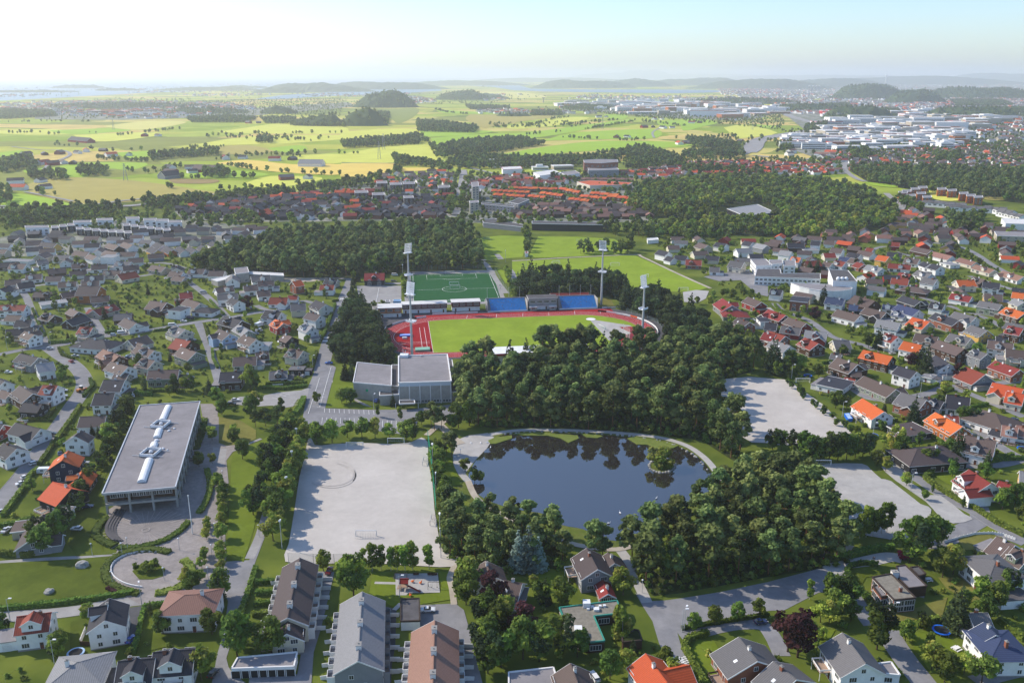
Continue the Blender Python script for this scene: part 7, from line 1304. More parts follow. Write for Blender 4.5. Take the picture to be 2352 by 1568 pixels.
row('dark', 'H', [(150, 60), (300, 200), (450, 330), (600, 440), (760, 560), (880, 620)], 4.6, .42, 11, 1.4, 'bushes along the right gravel pitch'); row('olive', 'V', [(1560, 560), (1640, 600), (1700, 610)], 9, .6, 12, 3, 'bushes along the right gravel pitch'); row('dark', 'V', [(1635, 690), (1680, 740), (1750, 820), (1790, 850)], 6, .7, 13, 3, 'trees below the right estate')
row('broad', 'F', [(1650, 700), (1660, 850), (1680, 950), (1700, 1080), (1720, 1200), (1760, 1300)], 5, .75, 14, 1.5, 'trees between pitch and pond'); row('dark', 'V', [(940, 600), (1000, 612), (1090, 615)], 7, .8, 15, 2, 'trees behind the synthetic pitch'); row('olive', 'V', [(720, 642), (800, 640), (900, 628)], 8, .8, 16, 2, 'trees at the edge of the far wood')
row('olive', 'V', [(1160, 625), (1175, 660), (1185, 690)], 6, .5, 17, 1, 'trees behind the synthetic pitch'); row('broad', 'I', [(1200, 520), (1300, 540), (1400, 520), (1480, 540), (1350, 560), (1260, 560)], 3.0, .38, 18, 1.0, 'shrubs of the round bed'); row('dark', 'D', [(0, 1240), (100, 1260), (200, 1210)], 6, .8, 19, 2, 'trees by the right gravel pitch')
# garden trees and shrubs wherever the estates leave room
GARD = [[(0, 560), (560, 560), (430, 630), (760, 650), (740, 830), (690, 980), (480, 950), (430, 920), (300, 1000), (150, 1250), (0, 1300)], [(1640, 640), (1760, 552), (2352, 552), (2352, 1250), (2100, 1080), (2000, 1000), (1850, 880), (1780, 830), (1700, 740)], [(0, 1440), (480, 1400), (500, 1568), (0, 1568)], [(1080, 1330), (1500, 1400), (1540, 1568), (1130, 1568)], [(1560, 1460), (1960, 1390), (2100, 1300), (2352, 1230), (2352, 1568), (1600, 1568)], [(1500, 560), (1700, 552), (1640, 640)]]
gt = []
for i, poly in enumerate(GARD):
    P = [(p[0], p[1]) for p in gp('V', poly)]; gt += [p for p in scatter(P, int(area(P) / 370), 11, 500 + i) if free(p[0], p[1], 2.6)]
gt.sort(key=lambda p: p[1]); left = []
for i, p in enumerate(gt):
    rs = random.Random(i); k = rs.choice(['broad', 'olive', 'broad', 'dark', 'light', 'spruce', 'tall', 'olive'])
    if p[1] > 800: left.append(p)
    else: tree(k, p[0], p[1], rs.uniform(.38, .85) if k != "spruce" else rs.uniform(.35, .65))
TREQ.sort(); cnt = {}
for y_, kind, x_, s_, lab_, grp_, z_, base_, fx_, mx_ in TREQ:
    n_ = TN.get(kind, 'broadleaf_tree'); cnt[n_] = cnt.get(n_, 0) + 1
    if cnt[n_] <= 298: tree_now(kind, x_, y_, s_, lab_, grp_, z_, base_, fx_, mx_)
    else: left.append((x_, y_))
mass('garden_trees', 'small trees scattered through the farther gardens', left, ['olive', 'dark', 'broad', 'broad'], .35, .75, seed=8)
sh = []
for i, poly in enumerate(GARD):
    P = [(p[0], p[1]) for p in gp('V', poly)]; sh += [p for p in scatter(P, int(area(P) / 34), 3.0, 600 + i) if free(p[0], p[1], 1.4)]
rs = random.Random(5); sh = [p for p in sh if mnoise.noise(Vector((p[0] / 14, p[1] / 14, 0))) > -.12]
mass('garden_shrubs', 'shrubs and borders filling the gardens', sh, ['bush', 'bush', 'bushy'], .4, 1.15, seed=9)
und = []
for k in ('central', 'se', 'sw', 'hall'): und += scatter([(p[0], p[1]) for p in gp('V', WOODS[k])], 900 if k != 'hall' else 200, 2.5, 77)
mass('undergrowth', 'low bushes under the pines', und, ['bush', 'bush'], .6, 1.5, seed=10)
fb = []
for i, poly in enumerate([[(0, 470), (600, 440), (1060, 400), (1060, 500), (0, 545)], [(1060, 400), (1480, 400), (1500, 510), (1060, 510)], [(1400, 365), (1950, 365), (1930, 405), (1500, 415)], [(1900, 335), (2352, 320), (2352, 400), (1950, 390)], [(1880, 545), (2080, 490), (2352, 530), (2352, 560), (1880, 560)]]):
    P = [(p[0], p[1]) for p in gp('V', poly)]; fb += [p for p in scatter(P, int(area(P) / 190), 6, 650 + i) if free(p[0], p[1], 3)]
for i, poly in enumerate([[(1790, 300), (2352, 262), (2352, 345), (1950, 352)], [(1280, 240), (1800, 250), (1800, 300), (1300, 255)], [(1640, 190), (2352, 195), (2352, 262), (1860, 255), (1700, 240)], [(100, 240), (800, 225), (780, 270), (100, 275)]]):
    P = [(p[0], p[1]) for p in gp('V', poly)]; fb += scatter(P, min(2200, int(area(P) / 600)), 10, 670 + i)
mass('estate_trees', 'small trees between the houses of the far estates', fb, ['dark', 'olive', 'broad'], .45, .9, seed=11)
# ================================================================ HEDGES, WALLS, FENCES
def hedge(r, P, w_, h_, lab='', seed=0, m='hedge', name='hedge', grp=None, sm=False):
    Q = [(p[0], p[1]) for p in gp(r, P)]; Q = smooth(Q, 4) if sm else Q; c = Q[len(Q) // 2]; rs = np.random.RandomState(seed + int(abs(c[0]) * 3)); b = MB()
    Lf, Rt = offs(Q, w_ * .86)
    for i in range(len(Q) - 1):
        a0, a1, b0, b1 = Lf[i], Lf[i + 1], Rt[i], Rt[i + 1]; z = h_ * .93
        T = lambda p, zz: (p[0] - c[0], p[1] - c[1], zz)
        b.quad([T(b0, z), T(b1, z), T(a1, z), T(a0, z)]); b.quad([T(b0, 0), T(b1, 0), T(b1, z), T(b0, z)]); b.quad([T(a1, 0), T(a0, 0), T(a0, z), T(a1, z)])
        if i == 0: b.quad([T(a0, 0), T(b0, 0), T(b0, z), T(a0, z)])
        if i == len(Q) - 2: b.quad([T(b1, 0), T(a1, 0), T(a1, z), T(b1, z)])
    V, Fm = [], []
    for i in range(len(Q) - 1):
        a, d = np.array(Q[i]), np.array(Q[i + 1]); L = np.linalg.norm(d - a); n = int(L * (w_ + 2 * h_) * 3.2); t = (d - a) / max(L, .01); nn = np.array([-t[1], t[0]])
        for _ in range(n):
            u = rs.uniform(0, L); k = rs.randint(3); s = rs.uniform(.18, .36)
            if k == 0: p = a + t * u + nn * rs.uniform(-.5, .5) * w_; z = h_ * rs.uniform(.93, 1.06); nr = np.array([rs.normal() * .4, rs.normal() * .4, 1])
            else: sg = 1 if k == 1 else -1; p = a + t * u + nn * sg * w_ * rs.uniform(.42, .54); z = rs.uniform(.05, 1) * h_; nr = np.array([nn[0] * sg, nn[1] * sg, .2]) + rs.normal(size=3) * .4
            nr = nr / np.linalg.norm(nr); tt = np.cross(nr, rs.normal(size=3)); tt /= np.linalg.norm(tt); uu = np.cross(nr, tt); q = np.array([p[0] - c[0], p[1] - c[1], z])
            V += [q - tt * s - uu * s, q + tt * s - uu * s, q + tt * s + uu * s, q - tt * s + uu * s]
    n0 = len(b.v); b.v += [tuple(v) for v in V]
    for i in range(len(V) // 4): b.f.append((n0 + 4 * i, n0 + 4 * i + 1, n0 + 4 * i + 2, n0 + 4 * i + 3)); b.m.append(rs.randint(0, 2))
    o = b.build(name, [MATS['leaf_' + m], MATS['leaf_' + ('broad_mid' if m == 'hedge' else m)]], loc=(c[0], c[1], 0)); reg(o, lab or 'clipped green hedge', 'hedge', grp or 'clipped hedges of the gardens', fixed=bool(lab))
    for i in range(len(Q) - 1): occ_poly([Lf[i], Lf[i + 1], Rt[i + 1], Rt[i]])
    return o
HD = '''K 1.6 1.8 1800,1120 1620,1180 1580,1250 1660,1400 1780,1600;K 1.2 1.2 1560,1080 1720,1050 1900,1020 2100,990 2352,950;I 1.4 1.5 0,900 500,850 900,800 1230,745;I 1.2 1.5 1600,850 1440,865 1330,880 1310,960 1260,1200 1230,1300;I 1.6 1.6 2352,520 2300,700 2230,900 2170,1060;L 1.5 1.6 720,560 760,500 900,480 1010,500;L 1.5 1.7 720,560 800,690 960,860 1060,950
L 2.0 2.0 620,440 760,410 1000,350 1150,340;L 1.4 2.0 1360,1050 1560,1000;L 1.6 2.2 2120,1010 2250,1110 2352,1190;H 1.8 1.7 1440,960 1530,890 1640,880;H 1.8 1.8 1440,970 1560,1060 1760,1180 1900,1250 2100,1380 2352,1500;H 1.4 1.6 1350,490 1460,560 1600,640;H 1.4 1.6 860,490 1000,470 1180,435;H 1.4 1.6 1600,370 1800,330 2020,290;H 1.4 1.5 1790,800 1880,830 2100,800 2250,750;H 1.6 1.8 1940,880 2000,830 2150,800 2352,790
H 1.4 1.6 1560,180 1700,150;H 1.6 1.8 1060,710 1150,800 1250,870 1310,890;H 1.4 1.8 1620,250 1560,170;D 1.6 1.8 690,1290 700,1250 820,1230;D 1.4 1.8 1730,1255 1800,1300 1850,1320;D 1.5 1.8 1720,570 1940,570;D 1.4 1.5 1460,510 1640,505;D 1.4 1.6 1740,610 1800,660 1900,670;D 1.5 1.6 1180,100 1280,130;D 1.4 1.6 60,600 100,650 220,690;D 1.3 1.6 500,1140 620,1120;D 1.3 1.5 1880,1310 2050,1295
D 1.3 1.6 2060,1220 2300,1260;D 1.4 1.6 1480,1370 1560,1330;E 1.6 1.8 770,220 850,130 830,60;E 1.6 1.7 520,620 590,520 650,440 740,300;E 1.6 1.7 360,850 440,740 500,640;E 1.6 1.8 220,440 420,430 510,330;E 1.6 1.7 30,1320 130,1180 220,1060 290,940 350,880;E 1.4 1.6 0,1410 150,1390 300,1340;A 1.6 2.0 450,950 600,945 760,905;A 1.4 1.7 540,1000 570,1060 680,1100
A 1.4 1.6 970,860 1000,850 1400,800;A 1.4 1.6 1240,1400 1500,1390 1700,1400;A 1.6 2.2 1220,1420 1400,1430;A 1.4 1.6 1930,560 2000,640 2060,690;A 1.3 1.5 1420,840 1520,830 1560,810;A 1.3 1.6 1950,1010 1960,1100 2000,1180;A 1.3 1.5 1200,1180 1260,1230;A 1.3 1.5 1880,780 1930,960;B 1.6 2.0 730,600 680,730 640,850 600,920;B 1.5 2.0 560,1040 530,1130 510,1200;B 1.6 1.6 60,1360 250,1370 470,1350
B 1.4 2.0 90,1340 280,1330 470,1330;B 1.6 1.5 400,1520 430,1460;B 1.3 1.6 760,560 700,570;F 2.6 1.8 440,230 420,300 360,380;F 1.6 1.6 30,140 270,150 440,120;J 1.4 1.7 0,660 170,650;J 1.4 1.7 0,760 160,750;J 1.4 1.7 -20,860 140,850;J 1.4 1.7 -30,960 120,950;J 1.2 1.5 640,1010 800,1020;I 1.6 2.2 0,400 280,410 330,380;A 1.3 1.6 600,580 700,560 820,560;A 1.4 1.8 300,640 340,740 390,860'''
for i, ln in enumerate(HD.replace('\n', ';').split(';')):
    q = ln.split(); hedge(q[0], [tuple(map(float, k.split(','))) for k in q[3:]], float(q[1]), float(q[2]), seed=i)
# round plaza hedges, steps, wall
def arc(r, cx_, cy_, rx_, ry_, a0, a1, n=16): return [(cx_ + rx_ * math.cos(t), cy_ - ry_ * math.sin(t)) for t in np.linspace(math.radians(a0), math.radians(a1), n)]
hedge('I', arc('I', 1360, 555, 400, 205, 60, 258), 2.6, 1.0, 'broad curved hedge round the left side of the circular bed', m='shrub'); hedge('I', arc('I', 1360, 560, 400, 200, -80, 35), 2.8, 1.1, 'broad curved hedge round the right side of the circular bed', m='shrub')
hedge('I', [(1085, 330), (1200, 335), (1350, 315), (1500, 270), (1640, 190), (1740, 90)], 2.4, 1.0, 'long curved hedge along the fan-patterned plaza', sm=True); hedge('I', [(1000, 60), (930, 110), (880, 200), (930, 270), (1050, 320)], 2.8, 1.1, 'bushy hedge behind the amphitheatre steps', m='shrub', sm=True)
hedge('I', [(1000, 690), (1080, 735), (1190, 745)], 2.2, .8, 'dark red flower border beside the circular bed', m='copper_mid', sm=True); hedge('E', [(1900, 890), (1930, 1000), (1920, 1120), (1860, 1250), (1820, 1290)], 2.2, 1.2, 'curved hedge between the school and the plaza trees', sm=True); hedge('E', [(1880, 420), (1850, 560), (1800, 700)], 3.0, .8, 'straight low hedge along the right wall of the school')
P = gp('I', [(1215, 545), (1300, 470), (1420, 460), (1520, 520), (1500, 590), (1400, 620), (1280, 620)]); struct(sheet('flower_bed', [(p[0], p[1]) for p in P], MATS['lawn']))
b = MB(); Q = [g('I', x, y) for x, y in arc('I', 1355, 530, 335, 165, 75, 262, 22)]
for a, d in zip(Q, Q[1:]): b.beam((a.x, a.y, .35), (d.x, d.y, .35), .3, .7)
reg(b.build('garden_wall', MATS['trim']), 'low white curved wall inside the left plaza hedge', 'wall', fixed=True)
st = thing('amphitheatre_steps', 'dark curved stone steps descending to the fan-patterned plaza', 'steps', g('I', 1060, 120), 0, None, True); c0 = Vector(st.location)
for k in range(4):
    Q = [g('I', x + k * 24, y - k * 2) - c0 for x, y in [(1075, -10), (1030, 60), (990, 130), (980, 180), (1000, 230), (1050, 275)]]; Q = [Vector(p) for p in smooth([tuple(p) for p in Q], 4)]; b = MB()
    for a, d in zip(Q, Q[1:]): b.beam((a.x, a.y, .9 - k * .22), (d.x, d.y, .9 - k * .22), 1.0, .45)
    b.build('step', MATS['membrane_dark'], st)
b = MB(); cc = g('I', 1340, 165); fp = mat('fan_paving', (.30, .275, .26), col2=(.36, .33, .315), scale=1.5)
for i in range(40):
    a = i * math.pi / 20; r0, r1 = 1.5, 14.5
    b.quad([(cc.x + r0 * math.cos(a), cc.y + r0 * math.sin(a), 0), (cc.x + r1 * math.cos(a - .012), cc.y + r1 * math.sin(a - .012), 0), (cc.x + r1 * math.cos(a + .012), cc.y + r1 * math.sin(a + .012), 0)][:3])
for i in range(24): a = i * math.pi / 12; b.quad([(cc.x + 1.5 * math.cos(a), cc.y + 1.5 * math.sin(a), 0), (cc.x + 1.5 * math.cos(a + .262), cc.y + 1.5 * math.sin(a + .262), 0), (cc.x + 1.1 * math.cos(a + .262), cc.y + 1.1 * math.sin(a + .262), 0), (cc.x + 1.1 * math.cos(a), cc.y + 1.1 * math.sin(a), 0)])
struct(b.build('paving_pattern', fp, loc=(0, 0, .30)))
# ---- poles and lamps
mat('galvanised', (.42, .43, .44), rough=.5); mat('lamp_white', (.8, .8, .82), rough=.3)
b = MB(); b.tube((0, 0, 0), (0, 0, 4.6), .09, .06, 6); LP1 = b.mesh('lamp_post', MATS['galvanised']); b = MB(); b.tube((0, 0, 4.6), (0, 0, 4.72), .16, .34, 8); b.tube((0, 0, 4.72), (0, 0, 4.95), .34, .08, 8); LH1 = b.mesh('lamp_head', MATS['lamp_white'])
b = MB(); b.tube((0, 0, 0), (0, 0, 7.6), .13, .08, 6); b.tube((0, 0, 7.5), (1.1, 0, 7.9), .05, .05, 5); LP2 = b.mesh('lamp_post', MATS['galvanised']); b = MB(); b.box(.7, -.22, 7.78, 1.6, .22, 8.0); LH2 = b.mesh('lamp_head', MATS['lamp_white'])
def lamp(r, x, y, k=1, rz=0): o = thing('street_lamp', 'short park lamp with white globe' if k == 1 else 'tall street lamp with white head', 'street lamp', g(r, x, y), rz, 'lamps of the paths' if k == 1 else 'tall street lamps'); link('lamp_post', LP1 if k == 1 else LP2, o); link('lamp_head', LH1 if k == 1 else LH2, o); return o
for r, x, y in [('I', 850, 400), ('I', 1125, 395), ('I', 1175, 345), ('I', 1650, 350), ('I', 1950, 410), ('I', 1510, 625), ('I', 1035, 660), ('I', 1915, 620), ('I', 1980, 210), ('E', 2050, 990), ('F', 310, 675), ('F', 30, 1500), ('F', 180, 1040), ('J', 1700, 400), ('F', 1790, 660), ('K', 1195, 740), ('I', 2080, 1245), ('F', 1880, 790), ('B', 910, 510)]: lamp(r, x, y, 1)
for r, x, y, a in [('I', 1305, 860, 2), ('I', 95, 1000, 0), ('F', 1082, 330, 1), ('A', 735, 1100, 1), ('A', 540, 660, 0), ('A', 70, 1010, 0), ('B', 523, 1180, 0), ('H', 680, 400, 0), ('H', 960, 600, 0), ('H', 1310, 1080, 0), ('D', 215, 1270, 0), ('D', 1395, 1430, 0), ('D', 1632, 1300, 1), ('D', 280, 710, 0), ('H', 2015, 260, 0), ('K', 1560, 1100, 0), ('L', 1130, 1040, 0), ('J', 1320, 780, 0), ('I', 500, 1390, 0), ('A', 465, 960, 0), ('L', 545, 900, 0), ('K', 1580, 1090, 1), ('D', 1160, 850, 0), ('H', 2200, 660, 0)]: lamp(r, x, y, 2, a)
b = MB(); b.tube((0, 0, 0), (0, 0, 11), .14, .09, 6); PP1 = b.mesh('pole', MATS['galvanised']); b = MB(); b.box(-.5, -.15, 10.6, .5, .15, 11.1); b.box(-.4, -.3, 11.0, .4, 0, 11.3); PH1 = b.mesh('floodlight', MATS['lamp_white'])
for i, (r, x, y) in enumerate([('F', 385, 720), ('F', 345, 940), ('F', 295, 1190), ('J', 240, 335), ('F', 1655, 1150), ('J', 1693, 270), ('F', 1625, 870), ('C', 225, 470), ('B', 1350, 350), ('B', 1350, 260), ('C', 130, 250), ('C', -60, 210), ('J', 1700, 420)]):
    o = thing('floodlight_pole', 'slim grey pole with small pitch lights', 'light pole', g(r, x, y), .4 * i, 'slim light poles round the pitches'); link('pole', PP1, o); link('floodlight', PH1, o)
# four big stadium masts
for i, (x, y, top, px_) in enumerate([(941, 708, 560, 0), (947, 830, 648, 0), (1381, 700, 552, 0), (1474, 797, 634, 0)]):
    base = G(x, y); zt = 37.0 if i == 3 else 39.5; lab = ['tall stadium floodlight mast, far left, with angled lamp panel', 'tall stadium floodlight mast, near left, rising above the sports hall', 'tall stadium floodlight mast, far right, in front of the pines', 'tall stadium floodlight mast, near right, beside the track bend'][i]
    o = thing('floodlight_mast', lab, 'floodlight mast', base, math.atan2(tk(0, 40 if i in (1, 3) else -40).y - base.y, tk(0, 0).x - base.x), None, True); b = MB(); b.tube((0, 0, 0), (0, 0, zt),   .85, .5, 10); b.build('mast', MATS['steel'], o)
    b = MB()
    for k in range(6):
        z = zt + .3 + k * 1.1; b.beam((k * .18, -2.7, z), (k * .18, 2.7, z), .16)
        for q in range(6): b.box(k * .18 + .05, -2.6 + q * .95, z + .08, k * .18 + .5, -2.0 + q * .95, z + .75)
    b.beam((0, -2, zt), (1.2, -2, zt + 6.6), .16); b.beam((0, 2, zt), (1.2, 2, zt + 6.6), .16); b.box(-1.2, -3.0, zt - .4, 1.2, 3.0, zt, 0)
    b.build('lamp_panel', MATS['lamp_white'], o)
    b = MB(); z = 23.5; b.box(-1.5, -2.6, z, 1.5, 2.6, z + .3); b.box(1.4, -2.6, z + .3, 1.5, 2.6, z + 1.2); b.box(-1.5, -2.6, z + .3, -1.4, 2.6, z + 1.2)
    for q in (-2.2, -1.1, 1.1, 2.2): b.box(1.5, q - .35, z + .3, 2.0, q + .35, z + 1.0)
    b.build('platform', MATS['lamp_white'], o)
def pole(name, lab, cat, p, h, r_=.1, m='trim', grp=None, fixed=True): o = thing(name, lab, cat, p, 0, grp, fixed); b = MB(); b.tube((0, 0, 0), (0, 0, h), r_, r_ * .6, 7); b.build('pole', MATS[m], o); b = MB(); b.blob((0, 0, h + .1), r_ * 1.5, 6, 4); b.build('finial', MATS[m], o); return o
pole('flagpole', 'tall white flagpole on the school plaza', 'flagpole', g('I', 1770, 200), 15, .2)
for i in range(4):
    for u in (-13, 38): pole('flagpole', 'bare grey flagpole behind the blue stand', 'flagpole', tk(u + i * 7.6, 63.5), 14, .14, 'galvanised', 'flagpoles behind the stands', False)
# ---- goals
def goal_mesh(w_, h_, net):
    b = MB(); t = .12 if w_ > 6 else .09
    for x in (-w_ / 2, w_ / 2): b.box(x - t, -t, 0, x + t, t, h_, 0); b.beam((x, 0, h_), (x, -1.4, h_ - .3), .07, None, 0); b.beam((x, -1.4, h_ - .3), (x, -2.0, 0), .06, None, 0); b.beam((x, 0, .05), (x, -2.0, .05), .06, None, 0)
    b.box(-w_ / 2 - t, -t, h_ - t, w_ / 2 + t, t, h_ + t, 0); b.beam((-w_ / 2, -2.0, .05), (w_ / 2, -2.0, .05), .07, None, 0)
    if net:
        n = int(w_ * 1.2)
        for i in range(n + 1): x = -w_ / 2 + w_ * i / n; b.beam((x, 0, h_), (x, -1.4, h_ - .3), .035, None, 1); b.beam((x, -1.4, h_ - .3), (x, -2.0, 0), .035, None, 1)
        for k in range(1, 4): b.beam((-w_ / 2, -1.4 - .15 * k, (h_ - .3) * (1 - k / 4)), (w_ / 2, -1.4 - .15 * k, (h_ - .3) * (1 - k / 4)), .035, None, 1)
    return b
mat('net_green', (.05, .33, .20))
GB = goal_mesh(7.3, 2.44, True).mesh('goal_frame', [MATS['trim'], MATS['galvanised']]); GBG = goal_mesh(7.3, 2.44, True).mesh('goal_frame', [MATS['trim'], MATS['net_green']]); GS = goal_mesh(5, 2, True).mesh('goal_frame', [MATS['galvanised'], MATS['galvanised']])
for r, x, y, a, me in [('F', 907, 680, 180, GBG), ('F', 1285, 640, 180, GB), ('J', 1014, 222, 0, GB), ('F', 1535, 825, 90, GS), ('J', 1605, 95, 90, GS), ('F', 450, 855, -90, GS), ('H', 320, 85, 180, GB), ('H', 495, 845, 180, GB), ('H', 600, 575, 0, GS), ('C', 1222, 345, 215, GB), ('C', 1575, 465, 190, GB), ('C', 400, 218, 30, GB), ('C', 945, 233, 0, GB), ('N', 995, 1268, 10, GS), ('N', 1625, 1285, 10, GS), ('B', 1780, 312, 180, GB), ('B', 1820, 412, 180, GBG), ('B', 1828, 440, 0, GBG), ('C', 820, 818, 115, GBG)]:
    o = thing('football_goal', 'football goal with green net' if me == GBG else 'small grey training goal' if me == GS else 'white football goal', 'goal', g(r, x, y), math.radians(a), 'goals on the pitches'); link('goal_frame', me, o)
# ---- green ball-stop net and wire fences
def nettm(name, c, a):
    m = mat(name, c); nt = m.node_tree; N = nt.nodes; L = nt.links; t = N.new('ShaderNodeBsdfTransparent'); x = N.new('ShaderNodeMixShader'); x.inputs[0].default_value = a; L.new(t.outputs[0], x.inputs[1]); L.new(N['Principled BSDF'].outputs[0], x.inputs[2]); L.new(x.outputs[0], N['Material Output'].inputs['Surface']); return m
nettm('net_mesh', (.03, .30, .20), .55); nettm('wire_mesh', (.20, .26, .22), .22)
def fence(r, P, h_, lab, mesh_m='wire_mesh', post='galvanised', sep=4, base='fence'):
    Q = gp(r, P) if r else P; o = thing(base, lab, 'fence', Q[0], 0, None, True); nb = MB(); O = Q[0]
    for a, d in zip(Q, Q[1:]):
        a, d = a - O, d - O; nb.quad([(a.x, a.y, .1), (d.x, d.y, .1), (d.x, d.y, h_), (a.x, a.y, h_)]); n = max(1, int((d - a).length / sep))
        nb.beam((a.x, a.y, h_), (d.x, d.y, h_), .06)
        for i in range(n + 1): p = a.lerp(d, i / n); b = MB(); b.tube((0, 0, 0), (0, 0, h_), .07, .07, 5); b.build('post', MATS[post], o, loc=(p.x, p.y, 0))
    nb.build('netting', MATS[mesh_m], o); return o
fence('F', [(1580, 640), (1610, 850), (1630, 1050), (1655, 1290)], 6.5, 'tall green ball-stop net along the right side of the big gravel pitch', 'net_mesh', 'net_green', 9, 'ball_stop_net')
fence('J', [(300, 470), (530, 478), (720, 480), (940, 480)], 4, 'tall wire fence with posts at the bottom of the big gravel pitch', sep=5); fence('B', [(1430, 280), (1800, 262), (2100, 262)], 3, 'wire fence behind the far goal of the synthetic pitch', sep=7); fence('B', [(2195, 285), (2260, 400), (2330, 500)], 3, 'wire fence along the right of the synthetic pitch', sep=7)
fence('C', [(1050, 655), (1200, 705), (1330, 755), (1380, 810)], 2.4, 'wire fence curving outside the right track bend', sep=5)
b = MB()
Q = gp('L', [(1620, 285), (1760, 240), (1900, 205), (2060, 200), (2160, 215), (2270, 255)])
for a, d in zip(Q, Q[1:]):
    b.beam((a.x, a.y, .5), (d.x, d.y, .5), .08, .9)
    for i in range(4): p = a.lerp(d, i / 4); b.box(p.x - .1, p.y - .1, 0, p.x + .1, p.y + .1, 1.15)
reg(b.build('garden_fence', MATS['trim']), 'white picket fence curving round the dry lawn', 'fence', fixed=True)
b = MB(); Q = gp('I', [(740, 1215), (790, 1095)]); b.beam((*Q[0][:2], .9), (*Q[1][:2], .9), .15, 1.8); Q = gp('I', [(740, 1225), (960, 1235)]); b.beam((*Q[0][:2], .8), (*Q[1][:2], .8), .12, 1.5, 1); reg(b.build('screen_wall', [MATS['trim'], MATS['wall_n']]), 'white and dark screen walls round a patio', 'wall', fixed=True)
# ---- advertising boards round the track
mat('board_dark', (.03, .03, .035)); mat('board_orange', (.75, .12, .04)); mat('board_blue', (.03, .08, .45)); mat('letter_black', (.02, .02, .02)); mat('letter_orange', (.7, .15, .04))
def board(u0, v0, u1, v1, m, txt=None, tm_='letter_black', lab=None):
    a, d = tk(u0, v0), tk(u1, v1); L = (d - a).length; ang = math.atan2(d.y - a.y, d.x - a.x); c = (a + d) / 2; o = thing('advertising_board', lab or {'trim': 'white', 'board_dark': 'black', 'board_orange': 'orange', 'board_blue': 'blue', 'wall_k': 'black'}[m] + ' advertising board', 'board', (c.x, c.y, .1), ang, 'advertising boards round the track', fixed=bool(lab))
    b = MB(); b.box(-L / 2, -.06, .1, L / 2, .06, 1.15, 0); b.build('panel', MATS[m], o)
    if txt: add_text(txt, 1.05, MATS[tm_], o, (0, -.09, .62), (math.pi / 2, 0, 0))
    return o
board(66, 50.2, 76, 50.2, 'trim', 'GLAVA', lab='white advertising board lettered GLAVA beyond the right blue stand');
for i, (u, w_, m) in enumerate([(77, 9, 'trim'), (86.5, 12, 'trim'), (-52, 15, 'trim'), (-36, 15, 'trim'), (102, 8, 'trim'), (111, 9, 'trim')]):
    if u > 100: continue
    board(u, 50.2, u + w_, 50.2, m)
R_ = 46.6; AR = np.radians(np.linspace(66, -25, 13))
for i in range(12):
    board(42.2 + R_ * math.cos(AR[i]), R_ * math.sin(AR[i]), 42.2 + R_ * math.cos(AR[i + 1]), R_ * math.sin(AR[i + 1]), 'board_dark' if i == 0 else 'board_orange' if i == 4 else 'trim')
AR = np.radians(np.linspace(108, 160, 7))
for i in range(6): board(-42.2 + R_ * math.cos(AR[i]), R_ * math.sin(AR[i]), -42.2 + R_ * math.cos(AR[i + 1]), R_ * math.sin(AR[i + 1]), 'trim' if i in (0, 2, 3, 5) else 'board_dark')
# ---- athletics equipment
def slab(name, lab, cat, u, v, w_, d_, h_, ms, rz=TA): o = thing(name, lab, cat, tk(u, v, .15), rz, None, True); b = MB(); b.box(-w_ / 2, -d_ / 2, 0, w_ / 2, d_ / 2, h_, 0); b.build('mat', MATS[ms[0]], o); b = MB(); b.box(-w_ / 2 + .3, -d_ / 2 + .3, h_, w_ / 2 - .3, d_ / 2 - .3, h_ + .25, 0); b.build('cover', MATS[ms[1]], o); return o
mat('mat_blue', (.25, .35, .75)); mat('mat_green', (.22, .42, .33))
slab('high_jump_mat', 'pale blue high jump mat on the red infield', 'mat', -71, 2, 8, 4, .7, ('board_blue', 'mat_blue')); slab('pole_vault_mat', 'grey-green pole vault mat by the edge of the red infield', 'mat', -62, -29, 9, 6, .9, ('wall_g', 'mat_green')); slab('starting_table', 'small white table beside the high jump mat', 'table', -72, -3.5, 3, 1.8, .8, ('trim', 'trim'))
o = thing('throwing_cage', 'tall netted hammer throwing cage at the right end of the pitch', 'cage', tk(68, -19, .15), TA, None, True); b = MB(); pt = [(-3, 4), (-4, 0), (-2, -4), (3, -4), (5, 0), (4, 4)]
for i, (x, y) in enumerate(pt): q = MB(); q.tube((0, 0, 0), (0, 0, 7), .1, .1, 5); q.build('post', MATS['trim'], o, loc=(x * 1.3, y * 1.3, 0))
for a, d in zip(pt, pt[1:]): b.quad([(a[0] * 1.3, a[1] * 1.3, .1), (d[0] * 1.3, d[1] * 1.3, .1), (d[0] * 1.3, d[1] * 1.3, 7), (a[0] * 1.3, a[1] * 1.3, 7)])
nettm('cage_net', (.6, .62, .62), .3); b.build('netting', MATS['cage_net'], o)
o = thing('throwing_circle', 'white round shot put pad at the tip of the grey sector', 'pad', tk(52, 24, .15), 0, None, True); b = MB(); b.tube((0, 0, 0), (0, 0, .12), 3.2, 3.2, 20); b.build('pad', MATS['trim'], o)
